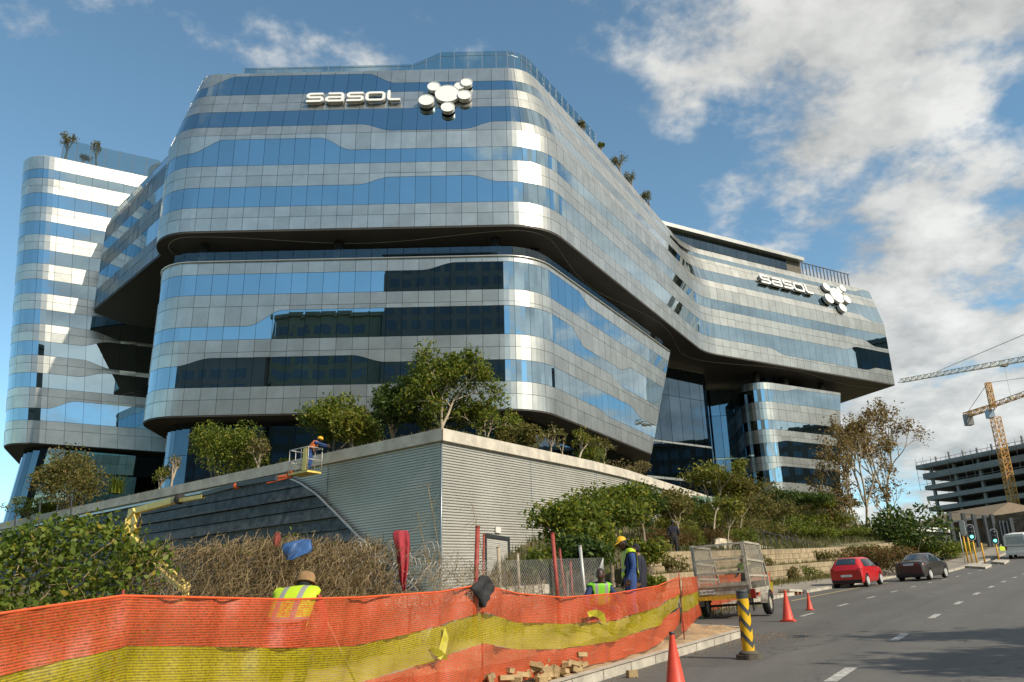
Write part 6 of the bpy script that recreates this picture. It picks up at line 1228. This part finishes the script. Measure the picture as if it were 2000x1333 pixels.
for k, (s0, t0, w, lab) in enumerate(((33.5, -13.3, 1.6, 'creeper spilling over the upper blocks nearest the trailer'), (38, -12.6, 1.2, 'small tuft of weeds at the lower blocks behind the trailer'), (44, -13.3, 2.2, 'green mat spilling over the middle of the block wall'), (50, -12.5, 1.8, 'leafy weeds at the foot of the block wall before the red car'), (56, -13.4, 2.6, 'wide green mat draped over the block wall above the red car'), (62, -12.5, 2.4, 'dense weeds where the block wall meets the shrubs'), (47, -12.45, 1.0, 'tiny clump of weeds at the pavement edge'), (35.8, -12.4, .8, 'little green clump at the foot of the near blocks'))): x, y = R2(s0, t0); shrub('wall_plant', lab, (x, y, gz(x, y)), w, .85, G1 if k % 2 else G5, .1, int(700*w), 560+k, depth=.7)
# ---- hedge: leafy vine mass, then dry creeper tangle over the old fence
def fence_pt(s, dt, z): x, y = R2(s, -9.3+dt); return np.array([x, y, gz(x, y)+z])
HT = [(-60, 1075), (0, 1030), (70, 1008), (165, 1010), (215, 1040), (245, 1062), (300, 1068), (345, 1070), (400, 1066), (450, 1064), (520, 1056), (600, 1058), (680, 1068), (720, 1060), (760, 1062), (860, 1090), (1000, 1125)]
def hedge_top(s):
    x, y = R2(s, -9.3); u = proj((x, y, gz(x, y)+1))[0]; v = np.interp(u, [q[0] for q in HT], [q[1] for q in HT]); p = on_t(u, v, -9.3); return p[2]-gz(x, y), u
stab = [(s, *hedge_top(s)) for s in np.linspace(-1.5, 17, 75)]
def top_at(s): return np.interp(s, [q[0] for q in stab], [q[1] for q in stab]), np.interp(s, [q[0] for q in stab], [q[2] for q in stab])
s_end = float(np.interp(290, [q[2] for q in stab], [q[0] for q in stab])); s_dry = float(np.interp(740, [q[2] for q in stab], [q[0] for q in stab]))
hv = thing('leafy_hedge', 'dense green creeper hedge grown over the old fence', 'hedge', fence_pt(2, 0, 0)); C = []
while len(C) < 26000:
    s = RNG.uniform(-1.5, s_end); h, u = top_at(s); f_ = RNG.uniform(0, 1)**.7; z = f_*h; dt = RNG.normal()*.28*(1.1-.4*f_)+.12
    if u > 225 and f_ < .8 and RNG.random() < .85: continue
    if f_ < .4 and RNG.random() < .4: continue
    if math.sin(s*7+z*5)+math.sin(s*3.1-z*8) < -1.1 and RNG.random() < .7: continue
    C.append(fence_pt(s, dt, z+RNG.normal()*.05))
V, Fq = leaves(np.array(C), .07, up=.2, asp=.6); npmesh('foliage', V, Fq, leafmat('creeper', [(0, (.06, .105, .015)), (.55, (.14, .205, .026)), (.9, (.22, .26, .035)), (1, (.40, .31, .04))]), hv)
def tangle(n, s0, s1, z0f, z1f, r, seg=7, step=.09, dts=.2):
    mb_V = []; mb_F = []; o = 0
    for i in range(n):
        s = RNG.uniform(s0, s1); h, u = top_at(s); z = RNG.uniform(z0f, z1f)*h; p = fence_pt(s, RNG.normal()*dts, z)
        if 285 < u < 372 and .25 < z/h < .95 and RNG.random() < .93: continue
        d = RNG.normal(size=3); d[2] += .2; d /= np.linalg.norm(d); pts = [p]
        for k in range(seg):
            d = d+RNG.normal(size=3)*.45; d[2] -= .05; d /= np.linalg.norm(d); q_ = pts[-1]+d*step
            zz_ = gz(q_[0], q_[1]); q_[2] = min(max(q_[2], zz_), zz_+h*RNG.uniform(.9, 1.12)+.03); pts.append(q_)
        pts = np.array(pts); rr = r*RNG.uniform(.6, 1.5)
        for k in range(seg+1):
            a = np.array([rr, 0, 0]); b = np.array([-.5*rr, .87*rr, .0]); c = np.array([-.5*rr, -.4*rr, .77*rr]); mb_V += [pts[k]+a, pts[k]+b, pts[k]+c]
        for k in range(seg):
            for j in range(3): mb_F.append((o+3*k+j, o+3*k+(j+1) % 3, o+3*k+3+(j+1) % 3, o+3*k+3+j))
        o += 3*(seg+1)
    return np.array(mb_V), np.array(mb_F)
V, Fq = tangle(1500, -1.5, s_end, 0, .8, .0045); npmesh('stem', V, Fq, M['twig'], hv)
dv = thing('dry_creeper', 'tangle of dry brown creeper over the old fence', 'creeper', fence_pt(9, 0, 0)); s_d0 = float(np.interp(255, [q[2] for q in stab], [q[0] for q in stab]))
V, Fq = tangle(7500, s_d0, s_dry, 0, 1.0, .0036, dts=.22); npmesh('twig', V, Fq, M['twig'], dv)
C = np.array([fence_pt(s, RNG.normal()*.25, RNG.uniform(.05, 1.0)*top_at(s)[0]) for s in RNG.uniform(s_d0, s_dry, 9000) if not (285 < top_at(s)[1] < 372 and RNG.random() < .85)]); V, Fq = leaves(C, .042, asp=.5); npmesh('dead_leaf', V, Fq, leafmat('dead_leaf', [(0, (.13, .09, .035)), (.55, (.22, .16, .07)), (.75, (.16, .16, .04)), (1, (.12, .16, .03))]), dv)
dw = thing('sparse_creeper', 'thin dry creeper on the fence by the red cloth', 'creeper', fence_pt(14, 0, 0)); V, Fq = tangle(900, s_dry, 16.5, 0, 1.0, .004); npmesh('twig', V, Fq, M['twig'], dw)
C = np.array([fence_pt(s, RNG.normal()*.2, RNG.uniform(.0, .5)*top_at(s)[0]) for s in RNG.uniform(s_dry-1, 16.5, 1300)]); V, Fq = leaves(C, .05, asp=.35); npmesh('dead_leaf', V, Fq, G5, dw)
p = on_t(575, 1062, -9.6); shrub('hedge_shrub', 'yellow green shrub poking up behind the blue bag', (p[0], p[1], gz(p[0], p[1])), .95, p[2]-gz(p[0], p[1])+.28, G3, .05, 1300, 500, depth=.5)
for k, (u, vt, lab) in enumerate(((835, 945, 'tall dry vine stalk arching at the podium corner'), (815, 1000, 'dry bent stalk left of the podium corner'), (922, 985, 'thin dry stalk climbing towards the red fence post'))):
    b = on_t(u+25, 1130, -9.8); t_ = on_t(u, vt, -9.8); b = np.array([b[0], b[1], gz(b[0], b[1])]); m_ = (b+t_)/2+np.array([.12, 0, .1]); mb = MB(); mb.tube([b, m_, t_, t_+np.array([-.12, 0, -.08])], [.012, .009, .006, .003], 5)
    for j in range(40):
        f_ = RNG.uniform(.2, 1); q_ = b*(1-f_)+t_*f_+np.array([.1*math.sin(f_*3), 0, 0]); d = RNG.normal(size=3)*.16; mb.tube([q_, q_+d*.5+[0, 0, .03], q_+d], .003, 3, cap=False)
    tag(mb.build('dry_stalk', M['twig']), lab, 'stalk')
# low edging wall showing above the net at the foot of the dry grass
ed = thing('garden_edging', 'low wall of pale concrete edging blocks behind the net', 'edging', on_t(780, 1162, -11.2)); zt0 = on_t(780, 1160, -11.2)[2]
for i in range(18):
    s = 12.6+i*.42; x, y = R2(s, -11.2); zt1 = zt0+.061*(s-14.5); T = Matrix.Translation((x, y, 0))@Matrix.Rotation(-RA, 4, 'Z'); mb = MB(); mb.box(-.06, .08, -.19, .19, zt1-.24, zt1, T=T); mb.build('block', M['kerb'], ed)
    if i == 0: m0 = (x, y, zt1)
mb = MB(); mb.bar((m0[0], m0[1], m0[2]-.75), (x, y, zt1-.75), .1, 1.0); mb.build('footing', M['pave'], ed)
# ================================================================ people
def ell(mb, c, r, T, m=0, nu=14, nv=10, fn=None):
    V = []; c = Vector(c)
    for i in range(nv+1):
        ph = math.pi*i/nv
        for j in range(nu):
            th = 2*math.pi*j/nu; d = Vector((math.sin(ph)*math.cos(th), math.sin(ph)*math.sin(th), math.cos(ph))); k = fn(d) if fn else 1; V.append(T@(c+Vector((d.x*r[0]*k, d.y*r[1]*k, d.z*r[2]))))
    mb.add(V, [(i*nu+j, (i+1)*nu+j, (i+1)*nu+(j+1) % nu, i*nu+(j+1) % nu) for i in range(nv) for j in range(nu)], m, True)
STAND = dict(pelvis=(0, 0, .95), spine=(0, .0, 1.12), chest=(0, .0, 1.34), neck=(0, .03, 1.50), skull=(0, .07, 1.60), shL=(-.19, 0, 1.43), elL=(-.24, -.03, 1.15), wrL=(-.24, .04, .91), haL=(-.235, .06, .85), shR=(.19, 0, 1.43), elR=(.24, -.03, 1.15), wrR=(.24, .04, .91), haR=(.235, .06, .85),
             hiL=(-.10, 0, .90), knL=(-.11, .03, .50), anL=(-.11, -.02, .09), toL=(-.12, .14, .045), hiR=(.10, 0, .90), knR=(.11, .03, .50), anR=(.11, -.02, .09), toR=(.12, .14, .045))
RAD = dict(pelvis=(.155, .125), spine=(.145, .115), chest=(.17, .125), neck=(.062, .065), skull=(.06, .065), sh=(.082, .082), el=(.058, .058), wr=(.043, .04), ha=(.036, .03), hi=(.11, .11), kn=(.075, .075), an=(.055, .055), to=(.05, .04))
BONES = [('pelvis', 'spine', 't'), ('spine', 'chest', 't'), ('chest', 'neck', 't'), ('neck', 'skull', 'n')]+[b for s in 'LR' for b in (('chest', 'sh'+s, 't'), ('sh'+s, 'el'+s, 'a'), ('el'+s, 'wr'+s, 'f'), ('wr'+s, 'ha'+s, 'h'), ('pelvis', 'hi'+s, 'l'), ('hi'+s, 'kn'+s, 'l'), ('kn'+s, 'an'+s, 'l'), ('an'+s, 'to'+s, 's'))]
def person(label, loc, face, pose, cloth_, skin, hat=None, hatmat=None, vest=None, scale=1., head_tilt=(0, 0), tools=None, curl=.5, short=False, sleeve=True):
    """face: world direction (x, y) the body faces; cloth_: materials for torso, arms, legs, shoes"""
    J = dict(STAND); J.update(pose); names = list(J); root = thing('person', label, 'person'); me = bpy.data.meshes.new('tmp'); me.from_pydata([J[n] for n in names], [(names.index(a), names.index(b)) for a, b, _ in BONES], []); o = bpy.data.objects.new('tmp', me); COL.objects.link(o)
    md = o.modifiers.new('s', 'SKIN'); md.use_smooth_shade = True; sv = me.skin_vertices[0].data
    for i, n in enumerate(names): r = RAD[n] if n in RAD else RAD[n[:2]]; sv[i].radius = r; sv[i].use_root = n == 'pelvis'
    ss = o.modifiers.new('d', 'SUBSURF'); ss.levels = 2; ss.render_levels = 2
    dg = bpy.context.evaluated_depsgraph_get(); bm_ = bpy.data.meshes.new_from_object(o.evaluated_get(dg)); bpy.data.objects.remove(o)
    co = np.array([v.co for v in bm_.vertices]); faces = [tuple(p.vertices) for p in bm_.polygons]
    A = np.array([J[a] for a, b, _ in BONES]); B = np.array([J[b] for a, b, _ in BONES]); kinds = [k for *_, k in BONES]; midx = {'t': 0, 'a': 1, 'f': 1 if sleeve else 4, 'h': 4, 'l': 2, 's': 3, 'n': 4}; fm = []
    for f in faces:
        c = co[list(f)].mean(0); ab = B-A; t = np.clip(np.sum((c-A)*ab, 1)/np.sum(ab*ab, 1), 0, 1); fm.append(kinds[int(np.argmin(np.linalg.norm(c-A-ab*t[:, None], axis=1)))])
    mb = MB(); mb.add(co, faces, 0, True); mb.m = [midx[k] for k in fm]
    # hands: palm block end plus five bent fingers
    for s, sg in (('L', -1), ('R', 1)):
        w_ = Vector(J['wr'+s]); h_ = Vector(J['ha'+s]); d = (h_-w_).normalized(); inn = Vector((-sg, .15, 0)); inn = (inn-d*inn.dot(d)).normalized(); fw = d.cross(inn)*(-sg); fw = fw.normalized()
        ell(mb, (0, 0, 0), (.045, .022, .052), Matrix.Translation(h_)@Matrix(((fw.x, inn.x, d.x, 0), (fw.y, inn.y, d.y, 0), (fw.z, inn.z, d.z, 0), (0, 0, 0, 1))), 4, 8, 6)
        for i, (off, ln) in enumerate(((.032, .072), (.011, .082), (-.011, .076), (-.031, .06))):
            b0 = h_+d*.04+fw*off; d1 = (d+inn*curl*.6).normalized(); d2 = (d*.5+inn*curl*1.4).normalized(); mb.tube([b0, b0+d1*ln*.5, b0+d1*ln*.5+d2*ln*.5], [.0095, .009, .0065], 5, 4)
        b0 = h_+fw*.04-d*.015; mb.tube([b0, b0+(fw*.7+d*.5).normalized()*.035, b0+(fw*.7+d*.5).normalized()*.035+(d+inn*.5).normalized()*.03], [.011, .01, .007], 5, 4)
    # head
    sk = Vector(J['skull']); nk = Vector(J['neck']); TH = Matrix.Translation(sk)@Matrix.Rotation(head_tilt[1], 4, 'Z')@Matrix.Rotation(-head_tilt[0], 4, 'X')
    def fn(d):
        k = 1.0
        if d.z < -.2: k *= 1-.30*(-d.z-.2)
        if d.y > .8 and abs(d.x) < .25 and -.45 < d.z < .12: k *= 1.13
        return k
    ell(mb, (0, .02, .06), (.078, .098, .122), TH, 4, 20, 16, fn)
    for sx in (-1, 1): ell(mb, (sx*.079, .0, .045), (.012, .022, .034), TH, 4, 8, 6); ell(mb, (sx*.031, .104, .075), (.011, .007, .006), TH, 5, 8, 6); ell(mb, (sx*.031, .111, .075), (.006, .005, .006), TH, 6, 6, 4)
    ell(mb, (0, .100, -.012), (.026, .012, .009), TH, 7, 8, 6); mb.tube([TH@Vector((0, .104, .08)), TH@Vector((0, .128, .035)), TH@Vector((0, .108, .026))], [.01, .017, .012], 6, 4)
    mats = [cloth_[0], cloth_[1], cloth_[2], cloth_[3], skin, pm('eye', (.35, .30, .25), .4), M['black'], M['skin']]
    body = mb.build('body', mats, root)
    hr = MB(); ell(hr, (0, .005, .075), (.083, .099, .118), TH, 0, 16, 10, lambda d: 1.0 if d.z > .1 or d.y < -.25 else .86); hr.build('hair', M['black'], root)
    if hat == 'cap':
        mb = MB(); n = 20; V = []
        for i in range(7):
            ph = math.pi/2*i/6
            for j in range(n): th = 2*math.pi*j/n; V.append(TH@Vector((.090*math.sin(ph)*math.cos(th), .012+.108*math.sin(ph)*math.sin(th), .098+.102*math.cos(ph))))
        mb.add(V, [(i*n+j, (i+1)*n+j, (i+1)*n+(j+1) % n, i*n+(j+1) % n) for i in range(6) for j in range(n)], 0, True)
        br = []; m = 12
        for k in range(2):
            for j in range(m+1): th = math.pi*(.14+.72*j/m); br.append(TH@Vector((.088*math.cos(th)*(1+.0*k), .012+.106*math.sin(th)+(.085*math.sin(th) if k else 0), .098-(.035*math.sin(th) if k else 0)+.004)))
        mb.add(br+[v-Vector((0, 0, .006)) for v in br], [(j, j+1, m+2+j, m+1+j) for j in range(m)]+[(2*m+2+j, 2*m+3+j, 3*m+4+j, 3*m+3+j) for j in range(m)]+[(m+1+j, m+2+j, 3*m+4+j, 3*m+3+j) for j in range(m)], 0, True); mb.build('cap', hatmat, root)
    if hat == 'helmet':
        mb = MB(); ell(mb, (0, .01, .10), (.115, .135, .105), TH, 0, 16, 10, lambda d: 1 if d.z > -.1 else .9); mb.lathe([(.10, .085), (.145, .08), (.145, .088), (.1, .1)], 18, TH); mb.build('helmet', hatmat, root)
    if hat == 'hat':
        mb = MB(); mb.lathe([(.122, .085), (.125, .095), (.104, .105), (.102, .17), (.085, .205), (0, .21)], 20, TH@Matrix.Translation((0, .01, -.01))); mb.build('hat', hatmat, root)
    if vest:
        zc = (J['pelvis'][2]); nv = np.array([v.normal for v in bm_.vertices]); keep = [f for f, k in zip(faces, fm) if k == 't' and co[list(f)].mean(0)[2] > vest[1]]
        # loosely hanging shell round the trunk, split down the front
        mb = MB(); used = sorted({i for f in keep for i in f}); ix = {v: i for i, v in enumerate(used)}; P0 = np.array(J['pelvis']); P1 = np.array(J['neck']); axd = P1-P0
        V = []
        for i in used:
            t = np.clip(((co[i]-P0)@axd)/(axd@axd), 0, 1); V.append(co[i]+nv[i]*(.022+.035*(1-t)))
        mb.add(V, [tuple(ix[i] for i in f) for f in keep], 0, True); vo = mb.build('vest', vest[0], root)
        sol = vo.modifiers.new('t', 'SOLIDIFY'); sol.thickness = .006
    bpy.data.meshes.remove(bm_); a = math.atan2(-face[0], face[1]); root.location = tuple(map(float, loc)); root.rotation_euler = (0, 0, a); root.scale = (scale,)*3; return root
def vestmat(name, col, band_z, vx=(.07, .13), tape=(.30, .29, .26)):
    m = pm(name, col, .6, 0, .06, 6); t = m.node_tree; b = t.nodes['Principled BSDF']; src = b.inputs['Base Color'].links[0].from_socket; tcx = t.nodes.new('ShaderNodeTexCoord'); sx = t.nodes.new('ShaderNodeSeparateXYZ'); t.links.new(tcx.outputs['Object'], sx.inputs[0])
    def inr(v, a, b_): return math_node(t, 'MULTIPLY', math_node(t, 'GREATER_THAN', v, a), math_node(t, 'LESS_THAN', v, b_))
    z = sx.outputs[2]; ax_ = math_node(t, 'ABSOLUTE', sx.outputs[0]); f_ = math_node(t, 'MAXIMUM', inr(z, band_z, band_z+.055), math_node(t, 'MULTIPLY', inr(ax_, vx[0], vx[1]), math_node(t, 'GREATER_THAN', z, band_z)))
    mx = t.nodes.new('ShaderNodeMixRGB'); t.links.new(f_, mx.inputs[0]); t.links.new(src, mx.inputs[1]); mx.inputs[2].default_value = (*tape, 1); t.links.new(mx.outputs[0], b.inputs['Base Color']); return m
M['ovr'] = pm('blue_overall', (.022, .06, .20), .8, 0, .18, 9, .3, 30); M['navy'] = pm('navy_cloth', (.012, .016, .03), .8); M['dov'] = pm('dark_overall', (.015, .035, .10), .8, 0, .2, 9)
M['capy'] = pm('cap_yellow', (.75, .42, .01), .6, 0, .08, 6); M['redshirt'] = pm('red_shirt', (.40, .03, .04), .8, 0, .5, 30); M['brownhat'] = pm('straw_hat', (.27, .16, .07), .85, 0, .25, 14); M['boot'] = pm('boot', (.03, .02, .015), .7); M['limecl'] = (.48, .66, .015)
def stand_at(u, v_head, t0, hgt): p = on_t(u, v_head, t0); return (p[0], p[1], p[2]-hgt)
# standing worker, looking down to the left
S1 = stand_at(1226, 1046, -6.9, 1.79)
person('standing worker in yellow cap, blue overalls and lime vest behind the net', S1, (-.93, -.12), dict(skull=(0, .10, 1.585), neck=(0, .045, 1.49), elR=(.235, -.04, 1.15), wrR=(.235, .07, .92), haR=(.23, .1, .86), elL=(-.235, -.02, 1.15), wrL=(-.22, .1, .92), haL=(-.215, .13, .86)), (M['ovr'], M['ovr'], M['ovr'], M['boot']), M['skin'], 'cap', M['capy'], (vestmat('lime_vest', M['limecl'], 1.08), .80), head_tilt=(.32, 0))
mound = lambda p, r, h: None
p = stand_at(1248, 1066, -7.8, 1.74)
person('person in dark jacket half hidden behind the standing worker', p, (-.9, .4), {}, (M['navy'], M['navy'], M['navy'], M['boot']), M['skin2'], None)
CR = dict(pelvis=(0, -.12, .42), spine=(0, -.06, .58), chest=(0, .04, .80), neck=(0, .09, .97), skull=(0, .13, 1.06), shL=(-.19, .05, .89), shR=(.19, .05, .89), elL=(-.33, .14, .66), elR=(.33, .14, .66), wrL=(-.30, .36, .55), wrR=(.36, .34, .50), haL=(-.28, .42, .53), haR=(.37, .40, .47), hiL=(-.11, -.1, .42), hiR=(.11, -.1, .42), knL=(-.22, .28, .50), knR=(.22, .28, .50), anL=(-.17, .04, .09), anR=(.17, .04, .09), toL=(-.19, .2, .045), toR=(.19, .2, .045))
p = stand_at(1168, 1116, -7.2, 1.20)
person('crouching worker in dark blue overalls and green vest beside the pale post', p, (.25, -.95), CR, (M['dov'], M['dov'], M['dov'], M['boot']), M['skin'], None, None, (vestmat('green_vest', (.20, .58, .03), .52), .55), head_tilt=(.1, -.5))
# stooping man seen from behind
BD = dict(pelvis=(0, -.16, .82), spine=(0, -.02, .98), chest=(0, .16, 1.15), neck=(0, .31, 1.24), skull=(0, .39, 1.27), shL=(-.19, .2, 1.21), shR=(.19, .2, 1.21), elL=(-.25, .32, .97), elR=(.27, .32, .99), wrL=(-.18, .45, .76), wrR=(.20, .46, .78), haL=(-.17, .48, .69), haR=(.19, .49, .71), hiL=(-.10, -.16, .78), hiR=(.10, -.16, .78), knL=(-.13, .12, .47), knR=(.13, .12, .47), anL=(-.12, -.08, .09), anR=(.12, -.08, .09), toL=(-.13, .09, .045), toR=(.13, .09, .045))
p = stand_at(570, 1126, -6.75, 1.40)
person('stooping worker in brown hat, red shirt and lime vest seen through the net', p, (.1, 1), BD, (M['redshirt'], M['redshirt'], M['navy'], M['boot']), M['skin'], 'hat', M['brownhat'], (vestmat('lime_vest_old', M['limecl'], .93), .74), head_tilt=(.35, 0))
# shovel handle beside him
a = on_t(600, 1134, -6.9); b = on_t(618, 1172, -6.9); d = b-a; mb = MB(); g_ = gz(b[0], b[1]); q_ = a+d*((g_+.05-a[2])/d[2]); mb.tube([a, q_], .016, 6); mb.box(-.11, .11, -.015, .015, -.02, .26, T=Matrix.Translation(q_)@Matrix.Rotation(.3, 4, 'X')); tag(mb.build('shovel', M['palebark']), 'shovel held by the stooping worker', 'shovel')
# worker in the lift basket, leaning over the coping
WB = dict(pelvis=(0, 0, .92), spine=(0, .06, 1.07), chest=(0, .2, 1.23), neck=(0, .33, 1.34), skull=(0, .4, 1.41), shL=(-.19, .24, 1.3), shR=(.19, .24, 1.3), elL=(-.2, .5, 1.2), elR=(.2, .5, 1.22), wrL=(-.14, .74, 1.14), wrR=(.14, .76, 1.17), haL=(-.13, .81, 1.13), haR=(.13, .83, 1.16))
q_ = TB@Vector((.12, 0, .0)); person('worker in yellow helmet and blue overalls leaning out of the lift basket', q_, (ax[0]*.8-LN[0]*.6, ax[1]*.8-LN[1]*.6), WB, (M['ovr'], M['ovr'], M['ovr'], M['boot']), M['skin'], 'helmet', M['capy'], (vestmat('orange_harness', (.70, .16, .03), .98), .86), head_tilt=(.3, 0))
tb_ = min(np.arange(-22, -13.9, .1), key=lambda t: abs((lambda q: q[2]-1.74-gz(q[0], q[1]))(on_t(1313, 1019, t)))); p = on_t(1313, 1019, tb_); print('bank person t', tb_); person('person in dark clothes standing on the planted bank by the path', (p[0], p[1], p[2]-1.72), (.2, .98), dict(elR=(.26, .06, 1.15), wrR=(.24, .28, 1.12), haR=(.23, .34, 1.13)), (M['navy'], M['navy'], M['navy'], M['boot']), M['skin'])
p = stand_at(1452, 1095, -9.6, 1.62); person('person in dark clothes behind the trailer cage', (p[0], p[1], gz(p[0], p[1])), (-.8, -.6), dict(elR=(.27, .02, 1.17), wrR=(.22, .25, 1.05), haR=(.2, .31, 1.05)), (M['navy'], M['navy'], M['navy'], M['boot']), M['skin'], None, None, (vestmat('lime_patch', M['limecl'], 1.05), 1.15))
# heap of dug soil the workers stand on
sp_ = MB(); V = []; n = 40; m = 14
for i in range(n+1):
    for j in range(m+1):
        s = 13.2+i*.14; t = -6.35-j*.16; x, y = R2(s, t); e = math.sin(math.pi*i/n)**.5*math.sin(math.pi*j/m)**.6; V.append((x, y, gz(x, y)+.0+e*(.16+.05*math.sin(s*5+t*3)+RNG.uniform(0, .05))))
sp_.add(V, [(i*(m+1)+j, (i+1)*(m+1)+j, (i+1)*(m+1)+j+1, i*(m+1)+j+1) for i in range(n) for j in range(m)], 0, True); tag(sp_.build('soil_heap', M['soil']), 'heap of dug soil behind the net at the workers\' feet', 'soil heap')

# ================================================================ the other side of the street: seen only mirrored in the glass and through its shadows
def block(label, x0, x1, y0, y1, h, col, z0=-3, win=(.03, .04, .05), rows=None, bay=3.2):
    r = thing('street_building', label, 'building', ((x0+x1)/2, (y0+y1)/2, z0), 0, 'buildings across the street'); mb = MB(); mb.box(x0, x1, y0, y1, z0, h); w_ = mb.build('wall', pm('render_'+str(len(bpy.data.materials)), col, .85, 0, .15, .2), r); mb = MB(); gm = pm('pane_'+str(len(bpy.data.materials)), win, .1, 0, .3, .3, spec=.8)
    z = z0+4
    while z < h-2:
        for xx in np.arange(x0+1, x1-bay+.5, bay): mb.box(xx, xx+bay-1.1, y1-.02, y1+.03, z, z+2.1)
        for yy in np.arange(y0+1, y1-bay+.5, bay): mb.box(x0-.03, x0+.02, yy, yy+bay-1.1, z, z+2.1)
        z += 3.6
    mb.build('window_field', gm, r, kind='stuff'); mb = MB(); mb.box(x0-.5, x1+.5, y0-.5, y1+.5, h, h+1.0); mb.build('parapet', w_.data.materials[0], r); return r
block('dark office block across the street mirrored in the front glass', -30, 4, -85, -50, 84, (.11, .12, .12)); block('olive apartment block with balconies mirrored in the lower glass', -56, -30.5, -80, -52, 70, (.15, .16, .12), bay=4.4); block('low grey block mirrored in the lowest front band', -92, -57, -80, -50, 60, (.16, .16, .16))
block('brown tower across the road mirrored in the wing glass', 128, 150, 66, 104, 44, (.12, .10, .08)); block('grey slab across the road mirrored in the wing\'s end', 112, 136, 107, 126, 57, (.10, .11, .11))
for k, (s, t, h, w, lab) in enumerate(((16.1, 10.7, 11.5, 5.4, 'street tree across the road shading the asphalt'), (12.6, 11.6, 12.5, 5.6, 'second street tree across the road shading the asphalt'), (23, 24, 8.5, 3.8, 'street tree farther along the opposite pavement'))): x, y = R2(s, t); tree('street_tree', lab, (x, y, rz_(s)), h, w, G2, .3, 2200, M['bark'], 700+k, 'tree', 'trees on the opposite pavement', trunk=.5, clump=.12)
